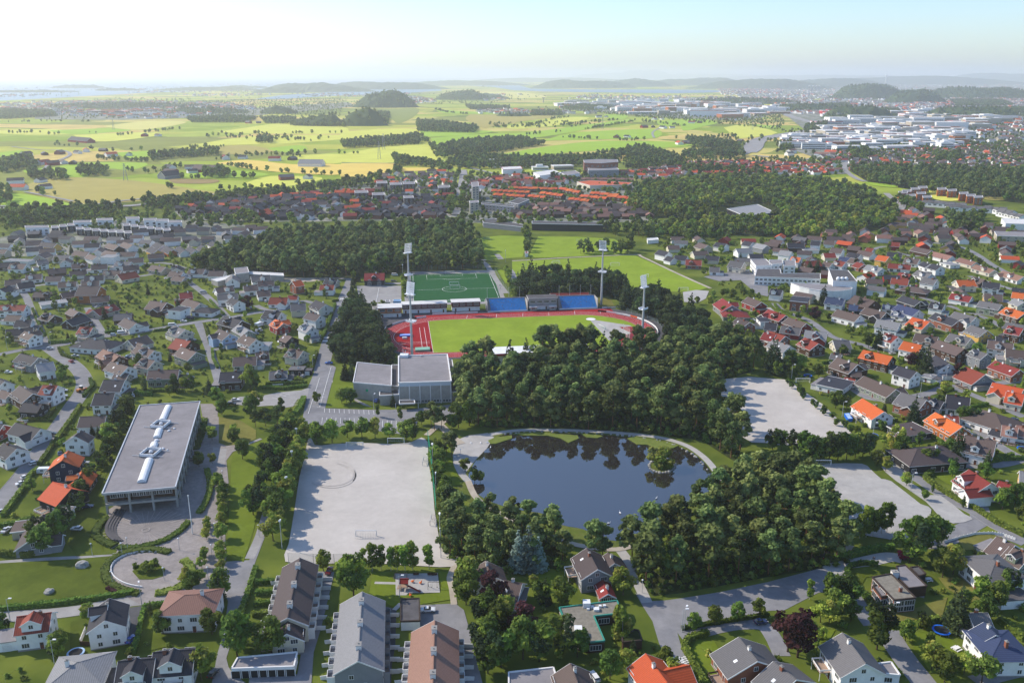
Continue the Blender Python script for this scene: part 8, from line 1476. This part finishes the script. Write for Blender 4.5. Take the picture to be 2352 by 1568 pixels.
# ---- cars
GL = MATS['glass']; mat('tyre', (.025, .025, .027)); mat('rim', (.45, .45, .46), metal=.5, rough=.4); mat('tail_red', (.35, .01, .01)); mat('head_lamp', (.8, .8, .78), rough=.1)
CC = {'white': (.72, .72, .73), 'silver': (.45, .46, .48), 'black': (.02, .02, .025), 'dark blue': (.02, .035, .10), 'blue': (.03, .10, .38), 'red': (.35, .02, .02), 'grey': (.14, .145, .15), 'light blue': (.30, .38, .48), 'orange': (.60, .20, .02), 'dark red': (.12, .012, .02)}
for k, c in CC.items(): mat('car_' + k, c, rough=.25, spec=.6, var=.03)
def profile(b, pts, hw, m, inset=0.0):
    n = len(b.v); k = len(pts)
    for s in (-1, 1): b.v += [(x, s * (hw - inset * max(0, (z - .75))), z) for x, z in pts]
    for i in range(k): j = (i + 1) % k; b.f.append((n + i, n + j, n + k + j, n + k + i)); b.m.append(m)
    b.f.append(tuple(n + i for i in range(k))[::-1]); b.m.append(m); b.f.append(tuple(n + k + i for i in range(k))); b.m.append(m)
def car_meshes(style):
    L = {'saloon': 4.5, 'hatch': 4.0, 'estate': 4.6, 'van': 5.0}[style]; h = L / 2
    b = MB()
    if style == 'van': profile(b, [(-h, .35), (h, .35), (h, .9), (h - .5, 1.15), (h - 1.1, 1.95), (-h + .05, 2.0), (-h, .9)][::-1], .92, 0)
    else: profile(b, [(-h, .35), (h, .35), (h, .68), (h - .25, .80), (h - 1.2, .92), (-h + .6, .95), (-h + .05, .90), (-h, .65)][::-1], .87, 0)
    body = b; g_ = MB()
    if style == 'van': profile(g_, [(h - .62, 1.15), (h - 1.14, 1.85), (-h + .5, 1.88), (-h + .5, 1.2)][::-1], .935, 0)
    else:
        r0 = {'saloon': -h + 1.0, 'hatch': -h + .25, 'estate': -h + .15}[style]; r1 = r0 + (.55 if style != 'estate' else .3)
        profile(g_, [(h - 1.25, .90), (h - 2.0, 1.38), (r1, 1.40), (r0, .93)][::-1], .80, 0, .28)
    rf = MB()
    if style != 'van': profile(rf, [(h - 1.95, 1.36), (h - 2.05, 1.45), (r1 - .05, 1.47), (r1 - .05, 1.38)][::-1], .66, 0)
    wh = MB(); wh.tube((0, -.11, 0), (0, .11, 0), .32, .32, 10, 0); rm_ = MB(); rm_.tube((0, -.125, 0), (0, .125, 0), .19, .19, 8, 0)
    return style, L, body.mesh('car_body', MATS['car_white']), g_.mesh('car_windows', GL), (rf.mesh('car_roof', MATS['car_white']) if rf.v else None), wh.mesh('car_tyre', MATS['tyre']), rm_.mesh('car_rim', MATS['rim'])
CM = {s: car_meshes(s) for s in ('saloon', 'hatch', 'estate', 'van')}; HL_ = MB(); HL_.box(-.05, -.2, -.09, .03, .2, .09); HLM = HL_.mesh('headlight', MATS['head_lamp']); TLM = HL_.mesh('tail_light', MATS['tail_red'])
BODY = {}
def car(r, x, y, deg, col, st='hatch'):
    s, L, mb_, mg, mr, mw, mrm = CM[st]; o = thing('car' if st != 'van' else 'van', f"{col} {'van' if st == 'van' else {'saloon': 'saloon car', 'hatch': 'hatchback car', 'estate': 'estate car'}[st]}", 'van' if st == 'van' else 'car', g(r, x, y) + Vector((0, 0, .3)), math.radians(deg), 'cars parked and driving in the streets')
    def cm(me):
        k = (me.name, col)
        if k not in BODY: c = me.copy(); c.materials.clear(); c.materials.append(MATS['car_' + col]); BODY[k] = c
        return BODY[k]
    link('body', cm(mb_), o); link('window_glass', mg, o)
    if mr: link('roof', cm(mr), o)
    for sx in (-1, 1):
        for sy_ in (-1, 1): w2 = link('wheel', mw, o, (sx * L * .3, sy_ * .80, .32)); link('rim', mrm, w2)
        link('headlight', HLM, o, (L / 2 - .02, sx * .6, .68)); link('tail_light', TLM, o, (-L / 2 + .02, sx * .62, .75))
    return o
for a in [('J', 1580, 915, 3, 'white', 'saloon'), ('K', 2285, 1025, 12, 'dark blue', 'hatch'), ('B', 670, 1140, 178, 'blue', 'saloon'), ('J', 675, 555, 88, 'dark red', 'saloon'), ('K', 755, 1530, 110, 'white', 'estate'), ('E', 505, 570, 25, 'black', 'hatch'), ('E', 325, 835, 48, 'white', 'estate'), ('E', 240, 965, 50, 'white', 'hatch'), ('E', 200, 1022, 52, 'white', 'saloon'), ('E', 580, 168, 10, 'silver', 'estate'), ('E', 2165, 255, 5, 'white', 'hatch'), ('E', 2130, 292, 8, 'black', 'estate'),
          ('A', 460, 1005, 20, 'silver', 'hatch'), ('A', 655, 1125, 140, 'red', 'hatch'), ('A', 690, 1075, 15, 'silver', 'saloon'), ('A', 1050, 880, 12, 'light blue', 'estate'), ('A', 1120, 862, 12, 'white', 'van'), ('A', 1585, 792, 15, 'white', 'van'), ('A', 1690, 755, 10, 'white', 'hatch'), ('A', 1745, 715, 60, 'dark blue', 'hatch'), ('A', 1665, 1150, 0, 'silver', 'hatch'), ('A', 1130, 1095, 100, 'grey', 'hatch'), ('A', 930, 360, 10, 'white', 'hatch'), ('A', 1600, 292, 10, 'white', 'saloon'), ('A', 440, 395, 5, 'light blue', 'van'), ('A', 1965, 960, 60, 'white', 'van'), ('A', 1870, 490, 20, 'silver', 'van'), ('A', 1770, 930, 20, 'grey', 'saloon'), ('A', 150, 1165, 70, 'red', 'hatch'), ('A', 80, 1225, 0, 'white', 'hatch'), ('A', 850, 790, 70, 'dark blue', 'hatch'), ('A', 830, 765, 70, 'grey', 'hatch'),
          ('B', 30, 845, 60, 'white', 'van'), ('B', 570, 920, 15, 'silver', 'estate'), ('B', 600, 895, 80, 'white', 'hatch'), ('B', 435, 460, 50, 'silver', 'hatch'), ('B', 215, 635, 10, 'grey', 'hatch'), ('B', 1265, 385, 0, 'grey', 'estate'), ('B', 1275, 330, 0, 'white', 'van'), ('F', 1105, 262, 85, 'blue', 'hatch'), ('D', 1545, 775, 160, 'white', 'estate'), ('D', 690, 1210, 10, 'dark red', 'hatch'), ('D', 1140, 1050, 20, 'silver', 'hatch'), ('D', 500, 245, 0, 'grey', 'hatch'), ('H', 2260, 435, 10, 'dark blue', 'hatch'), ('H', 2050, 500, 10, 'dark blue', 'estate'), ('H', 270, 1150, 0, 'white', 'hatch'), ('C', 2165, 290, 170, 'white', 'hatch'), ('E', 1790, 800, 0, 'silver', 'hatch'), ('E', 1810, 795, 0, 'silver', 'hatch'), ('I', 1210, 1185, 80, 'blue', 'hatch'), ('I', 1015, 1195, 5, 'silver', 'hatch'), ('I', 1960, 1500, 80, 'black', 'hatch'), ('E', 770, 835, 10, 'silver', 'estate'), ('E', 30, 1280, 50, 'silver', 'hatch'), ('H', 1900, 580, 10, 'grey', 'hatch'), ('D', 820, 1370, 150, 'silver', 'hatch'), ('H', 60, 120, 0, 'grey', 'hatch')][:57]: car(*a)
rs = random.Random(4); nc = 0
for hx, hy, hr in HOUSES:
    if nc >= 60 or hy > 720 or hy < 215: continue
    a = rs.uniform(0, 6.28); x, y = hx + (hr + 3.6) * math.cos(a), hy + (hr + 3.6) * math.sin(a)
    if free(x, y, 1.5): nc += 1; car('V', *inv((x, y, 0)), rs.uniform(0, 180), rs.choice(['white', 'silver', 'black', 'grey', 'dark blue', 'red', 'silver', 'white']), rs.choice(['hatch', 'saloon', 'estate'])); occ_disc(x, y, 3)
# truck, wheel loader, trailer
def lorry(r, x, y, deg):
    o = thing('truck', 'white box truck parked in front of the red house', 'truck', g(r, x, y), math.radians(deg), None, True); b = MB(); b.box(-3.6, -1.2, 1.0, 1.4, 1.2, 3.5); b.build('box_body', MATS['car_white'], o); b = MB(); b.box(1.55, -1.1, .6, 3.4, 1.1, 2.6); b.build('cab', MATS['car_white'], o); b = MB(); b.box(3.4, -1.0, 1.5, 3.45, 1.0, 2.4); b.box(2.2, -1.13, 1.5, 3.2, 1.13, 2.3); b.build('windscreen', GL, o)
    for x_ in (-2.6, 2.5):
        for y_ in (-1.0, 1.0): b = MB(); b.tube((0, -.15, 0), (0, .15, 0), .5, .5, 10); b.build('wheel', MATS['tyre'], o, loc=(x_, y_, .5))
lorry('B', 35, 800, 70)
o = thing('wheel_loader', 'orange wheel loader parked at the edge of the curving street', 'wheel loader', g('E', 755, 165), math.radians(60), None, True); b = MB(); b.box(-2.6, -.9, .9, .2, .9, 1.9); b.box(.2, -.6, .8, 1.6, .6, 1.4); b.build('body', MATS['car_orange'], o); b = MB(); b.box(-.9, -.75, 1.9, .3, .75, 3.1, 0); b.box(-1.0, -.85, 3.1, .4, .85, 3.25, 1); b.build('cab', [GL, MATS['trim']], o); b = MB(); b.beam((1.4, -.5, 1.3), (3.0, -.5, .8), .2); b.beam((1.4, .5, 1.3), (3.0, .5, .8), .2); b.box(2.9, -1.3, .2, 3.8, 1.3, .5); b.box(2.9, -1.3, .5, 3.1, 1.3, 1.2); b.build('bucket', MATS['car_orange'], o)
for x_ in (-1.8, 1.1):
    for y_ in (-1.0, 1.0): b = MB(); b.tube((0, -.25, 0), (0, .25, 0), .75, .75, 10); b.build('wheel', MATS['tyre'], o, loc=(x_, y_, .75))
o = thing('caravan', 'white caravan beside the navy blue house', 'caravan', g('E', 415, 890, 1.2), math.radians(5), None, True); b = MB(); profile(b, [(-3, .5), (3, .5), (3.1, 1.6), (2.6, 2.5), (-2.7, 2.5), (-3.1, 1.4)][::-1], 1.1, 0); b.build('body', MATS['car_white'], o); o.location.z = 0; b = MB(); b.box(-1.5, -1.13, 1.4, -.3, -1.1, 2.0); b.box(.6, -1.13, 1.4, 1.8, -1.1, 2.0); b.build('window', GL, o)
for x_ in (-1, 1): b = MB(); b.tube((0, -.1, 0), (0, .1, 0), .33, .33, 8); b.build('wheel', MATS['tyre'], o, loc=(0, x_, .33))
# ---- trampolines
TR = MB(); TI = MB()
for i in range(20):
    a, a2 = i * math.pi / 10, (i + 1) * math.pi / 10
    TR.quad([(1.75 * math.cos(a), 1.75 * math.sin(a), .92), (2.25 * math.cos(a), 2.25 * math.sin(a), .90), (2.25 * math.cos(a2), 2.25 * math.sin(a2), .90), (1.75 * math.cos(a2), 1.75 * math.sin(a2), .92)]); TR.quad([(2.25 * math.cos(a), 2.25 * math.sin(a), .78), (2.25 * math.cos(a2), 2.25 * math.sin(a2), .78), (2.25 * math.cos(a2), 2.25 * math.sin(a2), .90), (2.25 * math.cos(a), 2.25 * math.sin(a), .90)])
TI.quad([(1.76 * math.cos(i * math.pi / 10), 1.76 * math.sin(i * math.pi / 10), .88) for i in range(20)]); TL_ = MB(); TL_.tube((0, 0, 0), (0, 0, .85), .05, .05, 5)
mat('pad_blue', (.02, .13, .55)); mat('pad_pale', (.35, .50, .72)); M1, M2, M3, M4 = TR.mesh('pad', MATS['pad_blue']), TI.mesh('bed', MATS['board_dark']), TL_.mesh('leg', MATS['galvanised']), TR.mesh('pad', MATS['pad_pale'])
for r, x, y, s, p_ in [('I', 700, 1310, 1.05, 1), ('L', 1590, 1105, 1.15, 0), ('D', 365, 1255, 1, 0), ('H', 965, 580, 1, 0), ('H', 1910, 785, 1.1, 0), ('H', 2340, 705, 1.1, 0), ('A', 1190, 1070, .9, 1)]:
    o = thing('trampoline', ('pale' if p_ else 'bright') + ' blue round trampoline', 'trampoline', g(r, x, y), 0, 'garden trampolines'); o.scale = (s, s, s); link('pad', M4 if p_ else M1, o); link('bed', M2, o)
    for k in range(6): link('leg', M3, o, (2.1 * math.cos(k * 1.047), 2.1 * math.sin(k * 1.047), 0))
# ---- playground
o = thing('play_tower', 'red-roofed wooden play tower with a slide', 'play tower', g('J', 1365, 710), 0, None, True); b = MB()
for x in (-1, 1):
    for y in (-1, 1): b.box(x - .08, y - .08, 0, x + .08, y + .08, 3.0, 0)
b.box(-1.1, -1.1, 1.4, 1.1, 1.1, 1.55, 0); b.box(-1.1, 1.0, 1.5, 1.1, 1.1, 2.3, 1); b.box(-2.2, -1, .9, -1.1, 1, 1.05, 0); b.build('platform', [MATS['deck'], MATS['board_dark']], o); b = MB(); gable_roof(2.2, 2.2, 3.0, .9, b, oh=.2, og=.2, th=.1, fm=0); b.build('roof', MATS['wall_r'], o); b = MB(); b.beam((1.1, 0, 1.5), (5.2, -1.6, .3), .7, .1); b.build('slide', MATS['wall_r'], o)
o = thing('swing_set', 'black metal swing set with two swings', 'swings', g('J', 1640, 700), 0, None, True); b = MB()
for x in (-2, 2): b.beam((x, -1, 0), (x, 0, 2.4), .1); b.beam((x, 1, 0), (x, 0, 2.4), .1)
b.beam((-2, 0, 2.4), (2, 0, 2.4), .1); b.build('frame', MATS['board_dark'], o)
for x in (-.9, .9): b = MB(); b.beam((-.2, 0, 0), (-.2, 0, -1.8), .03); b.beam((.2, 0, 0), (.2, 0, -1.8), .03); b.box(-.25, -.12, -1.85, .25, .12, -1.8); b.build('swing', MATS['board_dark'], o, loc=(x, 0, 2.4))
o = thing('sandpit', 'square sandpit with a wooden rim in the corner of the playground', 'sandpit', g('J', 1328, 590), 0, None, True); b = MB(); b.box(-2, -1.6, 0, 2, 1.6, .12, 1)
for q in ((-2.1, -1.7, 2.1, -1.5), (-2.1, 1.5, 2.1, 1.7), (-2.1, -1.5, -1.9, 1.5), (1.9, -1.5, 2.1, 1.5)): b.box(q[0], q[1], 0, q[2], q[3], .35, 0)
b.build('rim', [MATS['deck'], MATS['gravel']], o)
for i, (x, y) in enumerate([(1437, 648), (1512, 660), (1420, 775)]):
    o = thing('spring_rider', 'small orange spring rider', 'spring rider', g('J', x, y), i, 'spring riders of the playground'); b = MB(); b.tube((0, 0, 0), (0, 0, .4), .15, .15, 6); b.build('spring', MATS['galvanised'], o); b = MB(); b.blob((0, 0, .65), .5, 8, 5, rz=.25); b.blob((.5, 0, .95), .22, 6, 4); b.build('rider_body', MATS['letter_orange'], o)
for i, (x, y) in enumerate([(1470, 580), (1600, 580), (1640, 582)]):
    o = thing('bench', 'dark wooden bench', 'bench', g('J', x, y), .1 * i, 'benches of the playground'); b = MB(); b.box(-.9, -.25, .4, .9, .25, .48); b.build('seat', MATS['wall_n'], o); b = MB(); b.box(-.9, .22, .5, .9, .3, .95); b.build('backrest', MATS['wall_n'], o)
    for s in (-.7, .7): b = MB(); b.box(-.06, -.22, 0, .06, .22, .4); b.build('leg', MATS['galvanised'], o, loc=(s, 0, 0))
# ---- boulders
mat('boulder', (.32, .31, .29), var=.3, scale=1.2); BM = []
for i in range(5): random.seed(i); b = MB(); b.blob((0, 0, .2), 1, 8, 5, 0, .18, .65); BM.append(b.mesh('boulder', MATS['boulder']))
random.seed(11)
def boulder(x, y, s, lab=None, grp=None): o = link('boulder', random.choice(BM), None, (x, y, .05), random.uniform(0, 6), s); reg(o, lab or 'pale boulder lining the path along the upper shore of the pond', 'boulder', grp or 'boulders along the pond shore', True)
for x, y in along('V', [(1150, 998), (1240, 991), (1330, 993), (1420, 999), (1510, 1010), (1560, 1026), (1600, 1050), (1625, 1080)], 2.6, .3, 5): boulder(x, y, random.uniform(.45, .8))
Q = [g('R', 1380 + 118 * math.cos(t), 850 - 62 * math.sin(t)) for t in np.linspace(0, 2 * math.pi, 26)[:-1]]
for q in Q: boulder(q.x, q.y, random.uniform(.5, .9), 'white stone ringing the little island', 'stones ringing the pond island')
struct(sheet('island', [(q.x, q.y) for q in Q], MATS['bank'], z=.14)); boulder(*g('I', 755, 495)[:2], 2.2, 'big flat boulder on the park lawn near the curved hedge'); boulder(*g('I', 452, 742)[:2], 1.6, 'smaller boulder lower down on the park lawn')
# ---- swans and gulls by the pond
def swan(p, rz, lab, grp):
    o = thing('swan', lab, 'bird', p, rz, grp, True); b = MB(); n = 10; ring = []
    prof = [(-.62, .03, .28), (-.45, .14, .24), (-.2, .24, .18), (.1, .25, .16), (.32, .16, .2), (.42, .08, .34), (.46, .055, .55), (.42, .05, .72), (.50, .06, .80), (.62, .02, .76)]
    for x, r_, z in prof: ring.append([(x, r_ * math.cos(t), z + r_ * math.sin(t)) for t in np.linspace(0, 2 * math.pi, 7)[:-1]])
    for a, d in zip(ring, ring[1:]):
        for i in range(6): b.quad([a[i], a[(i + 1) % 6], d[(i + 1) % 6], d[i]])
    b.quad(ring[0][::-1]); b.quad(ring[-1]); b.build('body', MATS['lamp_white'], o); q = MB(); q.tube((.60, 0, .76), (.76, 0, .72), .035, .01, 5); q.build('beak', MATS['letter_orange'], o); o.scale = (1.1, 1.1, 1.1)
for i, (r, x, y) in enumerate([('F', 1825, 768), ('F', 1880, 760), ('F', 1975, 640), ('F', 1835, 640), ('F', 2065, 640), ('F', 2125, 635), ('F', 2155, 680)]): swan(g(r, x, y, .1), i * 1.3, 'white swan standing on the pale shore left of the pond', 'swans on the left shore of the pond')
swan(g('R', 1327, 1148, .08), 1, 'white swan swimming in the middle of the pond, right of another', None); swan(g('R', 993, 1281, .08), 2, 'white swan swimming near the bottom of the pond', None); swan(g('R', 890, 1378, .08), 0, 'white swan swimming at the lower end of the pond by the cedar', None)
# ---- people: one skinned body each
SK = {'skin': mat('skin', (.50, .30, .22))}
def person(r, x, y, deg, top, bottom, lab, pose='walk'):
    o = thing('person', lab, 'person', g(r, x, y) + Vector((0, 0, .3 if r != 'C' else .2)), math.radians(deg), None, True); st_ = .22 if pose == 'walk' else .06; ar = .22 if pose == 'walk' else .05
    v = [(0, 0, .95), (0, 0, 1.2), (0, 0, 1.42), (0, 0, 1.52), (.02, 0, 1.68), (0, .10, .92), (st_, .11, .5), (st_ * 1.3 - .05, .11, .08), (st_ * 1.3 + .1, .11, .03), (0, -.10, .92), (-st_ * .6, -.11, .5), (-st_ * 1.3, -.11, .08), (-st_ * 1.3 + .14, -.11, .03), (0, .2, 1.4), (-ar, .25, 1.15), (-ar + .08, .25, .9), (-ar + .1, .25, .80), (0, -.2, 1.4), (ar * .7, -.25, 1.15), (ar + .1, -.25, .92), (ar + .14, -.25, .83)]
    e = [(0, 1), (1, 2), (2, 3), (3, 4), (0, 5), (5, 6), (6, 7), (7, 8), (0, 9), (9, 10), (10, 11), (11, 12), (2, 13), (13, 14), (14, 15), (15, 16), (2, 17), (17, 18), (18, 19), (19, 20)]
    rad = [.13, .12, .14, .06, .11, .09, .065, .045, .045, .09, .065, .045, .045, .07, .045, .035, .04, .07, .045, .035, .04]
    me = D.meshes.new('person'); me.from_pydata(v, e, []); q = link('body', me, o); m = q.modifiers.new('skin', 'SKIN');
    for i, sv_ in enumerate(me.skin_vertices[0].data): sv_.radius = (rad[i], rad[i])
    me.skin_vertices[0].data[0].use_root = True; s2 = q.modifiers.new('sub', 'SUBSURF'); s2.levels = 1; s2.render_levels = 1
    bpy.context.view_layer.update(); me2 = D.meshes.new_from_object(q.evaluated_get(bpy.context.evaluated_depsgraph_get())); q.modifiers.clear(); q.data = me2; me2.materials.clear()
    for n_ in ('skin', top, bottom): me2.materials.append(MATS[n_])
    for p in me2.polygons: z = p.center.z; p.material_index = 0 if (z > 1.5 or (abs(p.center.y) > .2 and z < 1.0 and z > .7)) else 1 if z > .95 else 2
    b = MB(); b.blob((-.015, 0, 1.73), .115, 8, 5); b.build('hair', MATS['wall_n'], o); return o
person('L', 505, 460, 200, 'car_red', 'board_dark', 'person in a red top walking at the end of the street by the wood'); person('L', 540, 468, 20, 'pad_blue', 'board_dark', 'person in a blue top walking beside the one in red'); person('L', 962, 455, 90, 'board_dark', 'car_grey', 'person in dark clothes on the gravel drive, left of a pair'); person('L', 976, 457, 100, 'board_dark', 'board_dark', 'person in dark clothes on the gravel drive, right of a pair')
person('C', -478, 215, 0, 'board_dark', 'board_dark', 'person in dark clothes standing on the stadium grass', 'stand'); person('B', 2242, 430, 250, 'board_dark', 'pad_blue', 'person in dark top on the path beside the synthetic pitch'); person('B', 2248, 452, 70, 'trim', 'board_dark', 'person in white top on the path beside the synthetic pitch'); person('F', 1705, 885, 90, 'car_red', 'board_dark', 'person in a red jacket behind the green net')
# garden furniture
for r, x, y, a, lab in [('L', 1730, 1260, .5, 'white garden table with seats on the lawn of the white villa'), ('L', 2130, 700, .2, 'white garden table on the terrace of the tall white villa'), ('L', 1470, 625, .2, 'pale garden table behind the grey garage wing')]:
    o = thing('garden_table', lab, 'garden table', g(r, x, y), a, None, True); b = MB(); b.box(-1.1, -.55, .68, 1.1, .55, .75); b.build('tabletop', MATS['trim'], o)
    for sx in (-1, 1): b = MB(); b.box(-.05, -.5, 0, .05, .5, .68); b.build('leg', MATS['trim'], o, loc=(sx * .9, 0, 0)); b = MB(); b.box(-1.1, -.2, .4, 1.1, .2, .46); b.box(-1.0, -.15, 0, -.9, .15, .4); b.box(.9, -.15, 0, 1.0, .15, .4); b.build('seat', MATS['trim'], o, loc=(0, sx * .95, 0))
o = thing('parasol', 'white round parasol on the terrace of a dark brown house', 'parasol', g('B', 222, 960), 0, None, True); b = MB(); b.tube((0, 0, 0), (0, 0, 2.3), .04, .04, 5); b.build('pole', MATS['trim'], o); b = MB(); b.tube((0, 0, 2.1), (0, 0, 2.6), 1.7, .05, 10); b.build('canopy', MATS['lamp_white'], o)
# bonfire-like tarp and skips
flatb('H', [(700, 368), (745, 365), (778, 415), (735, 418)], 1.4, name='trailer', label='blue tarpaulin-covered trailer beside the orange-roofed white house', cat='trailer', wm='pad_blue', rmn='pad_pale', trim='pad_blue', par=.05)
# power pylons far off
mat('pylon', (.30, .31, .33))
for r, x, y, h_ in [('N', 260, 725, 34), ('N', 290, 660, 34), ('N', 1785, 520, 34), ('M', 860, 870, 26), ('M', 1575, 770, 24), ('O', 475, 525, 34), ('M', 778, 525, 30)]:
    o = thing('power_pylon', 'grey lattice power pylon', 'pylon', g(r, x, y), .3, 'power pylons across the fields'); b = MB()
    for sx in (-1, 1):
        for sy_ in (-1, 1): b.beam((sx * 3, sy_ * 3, 0), (sx * .5, sy_ * .5, h_), .3)
    for k in range(6): z = h_ * k / 6; w_ = 3 - 2.5 * k / 6; w2 = 3 - 2.5 * (k + 1) / 6; b.beam((-w_, -w_, z), (w2, -w2, z + h_ / 6), .18); b.beam((w_, -w_, z), (-w2, -w2, z + h_ / 6), .18)
    b.build('lattice', MATS['pylon'], o)
    for z in (.72, .86, .98): q = MB(); q.beam((-5 + z * 2, 0, h_ * z), (5 - z * 2, 0, h_ * z), .3); q.build('crossarm', MATS['pylon'], o)
# ---- haze over the whole plain
b = MB(); b.box(-62000, -700, -3, 62000, 64000, 330); hz_ = b.mesh('haze', None if False else []); hm = D.materials.new('haze'); hm.use_nodes = True; N = hm.node_tree.nodes; L = hm.node_tree.links; N.remove(N['Principled BSDF']); pv = N.new('ShaderNodeVolumePrincipled'); pv.inputs['Density'].default_value = HAZE; pv.inputs['Color'].default_value = (.93, .96, 1.0, 1); pv.inputs['Anisotropy'].default_value = .35; L.new(pv.outputs[0], N['Material Output'].inputs['Volume']); hz_.materials.append(hm)
ho_ = link('haze', hz_); ho_['kind'] = 'stuff'; ho_['label'] = 'thin bluish summer haze over the plain'
# ================================================================ LABELS: each thing by its look and its place beside a landmark
LM = [('the pond island', 'V', 1515, 1058), ('the tall sports hall', 'V', 975, 900), ('the long flat-roofed school', 'V', 345, 1040), ('the flagpole plaza', 'V', 400, 1240), ('the garage row', 'V', 610, 1530), ('the playground', 'V', 960, 1340), ('the silvery slate terrace', 'V', 830, 1440), ('the orange tiled house', 'V', 1500, 1530), ('the copper beech', 'V', 1830, 1420), ('the mossy flat-roofed bungalow', 'V', 2050, 1360), ('the tall white villa', 'V', 2280, 1310), ('the bright blue trampoline', 'V', 2160, 1450), ('the red-roofed villa', 'V', 2260, 1120),
      ('the right gravel pitch', 'V', 1640, 875), ('the lower right gravel pitch', 'V', 1980, 1110), ('the crescent-shaped school', 'V', 1890, 665), ('the steep-roofed school hall', 'V', 1935, 640), ('the pale industrial shed', 'V', 1725, 485), ('the yellow house', 'V', 2025, 595), ('the olive green house', 'V', 2280, 700), ('the blue-black roofed house', 'V', 2085, 712), ('the twin white school cubes', 'V', 1790, 605), ('the road bend by the wood', 'V', 2050, 500), ('the right blue stand', 'V', 1228, 700), ('the left blue stand', 'V', 1108, 700), ('the orange-ended club house', 'V', 900, 715),
      ('the synthetic pitch', 'V', 1045, 655), ('the concrete building shell', 'V', 555, 620), ('the orange gabled apartment house', 'V', 205, 660), ('the curving street junction', 'V', 110, 797), ('the light blue house', 'V', 520, 770), ('the wheel loader', 'V', 190, 895), ('the navy blue house', 'V', 150, 1060), ('the big dark hipped roof', 'V', 220, 780), ('the left motorway bridge', 'V', 230, 470), ('the straight avenue', 'V', 1050, 460), ('the orange-red office block', 'V', 1380, 372), ('the very long dark building', 'V', 1300, 510), ('the dark far wood', 'V', 750, 600),
      ('the bottom left corner', 'V', 0, 1568), ('the left edge', 'V', 0, 700), ('the upper left estate corner', 'V', 0, 560), ('the right edge', 'V', 2352, 620), ('the lower right edge', 'V', 2352, 960), ('the big gravel pitch', 'V', 840, 1130), ('the grass playing fields', 'V', 1350, 600), ('the white greenhouse farm', 'V', 700, 375), ('the brick apartment blocks', 'V', 2100, 440), ('the bright red office row', 'V', 1960, 268), ('the pale terrace with grey-brown roof', 'V', 680, 1360), ('the shore below the pond', 'V', 1380, 1262), ('the motorway bend', 'V', 1878, 292), ('the water tower', 'V', 1248, 236), ('the far tower blocks', 'V', 1868, 197), ('the television tower', 'V', 2032, 209), ('the wooded hill on the right', 'V', 2105, 240), ('the grey school pond path', 'V', 1100, 1060)]
LP = [(n, G(x, y)) for n, r, x, y in LM[:-1]]
ORD = ['nearest', 'second nearest', 'third nearest', 'fourth nearest', 'fifth nearest', 'sixth nearest', 'seventh nearest', 'eighth nearest', 'ninth nearest', 'tenth nearest', 'eleventh nearest', 'twelfth nearest'] + [str(i) + ('st' if i % 10 == 1 else 'nd' if i % 10 == 2 else 'rd' if i % 10 == 3 else 'th') + ' nearest' for i in range(13, 400)]
by = {}
MIXB = {'between the pond': 'tall dark pine', 'lower right': 'tall dark pine', 'lower left': 'tall dark pine', 'conifer in the middle': 'tall dark conifer', 'behind the far side': 'tall woodland tree'}
for o, base, fixed, pos in REG:
    if fixed == 2: by.setdefault([v for k, v in MIXB.items() if k in base][0], []).append((o, pos))
    elif not fixed: by.setdefault(base, []).append((o, pos))
for base, L_ in by.items():
    P = np.array([(p.x, p.y) for o, p in L_]); Rk = []; Dm = []
    for n, q in LP: d = np.hypot(P[:, 0] - q.x, P[:, 1] - q.y); Dm.append(d); Rk.append(np.argsort(np.argsort(d)))
    Rk = np.array(Rk); Dm = np.array(Dm)
    for i, (o, p) in enumerate(L_):
        j = int(np.argmin(Rk[:, i] * 60 + Dm[:, i]))
        if base in ('tall dark pine', 'tall dark conifer', 'tall woodland tree') and Rk[j, i] > 4: continue
        if Rk[j, i] > 9 and ('warehouse' in base or 'office' in base): o['label'] = base + ', packed among others in the far industrial area'; continue
        o['label'] = ' '.join((f"{base}, {ORD[int(Rk[j, i])]} to {LP[j][0]}").split()[:16])
used = {}
for o, base, fixed, pos in REG:
    used.setdefault(o['label'], []).append(o)
# nested meshes keep plain names; nothing but the camera, sun, world and the things is left in the scene
for gname in set(o.get('group') for o, *_ in REG if o.get('group')):
    M_ = [o for o, *_ in REG if o.get('group') == gname]
    if len(M_) == 1: del M_[0]['group']
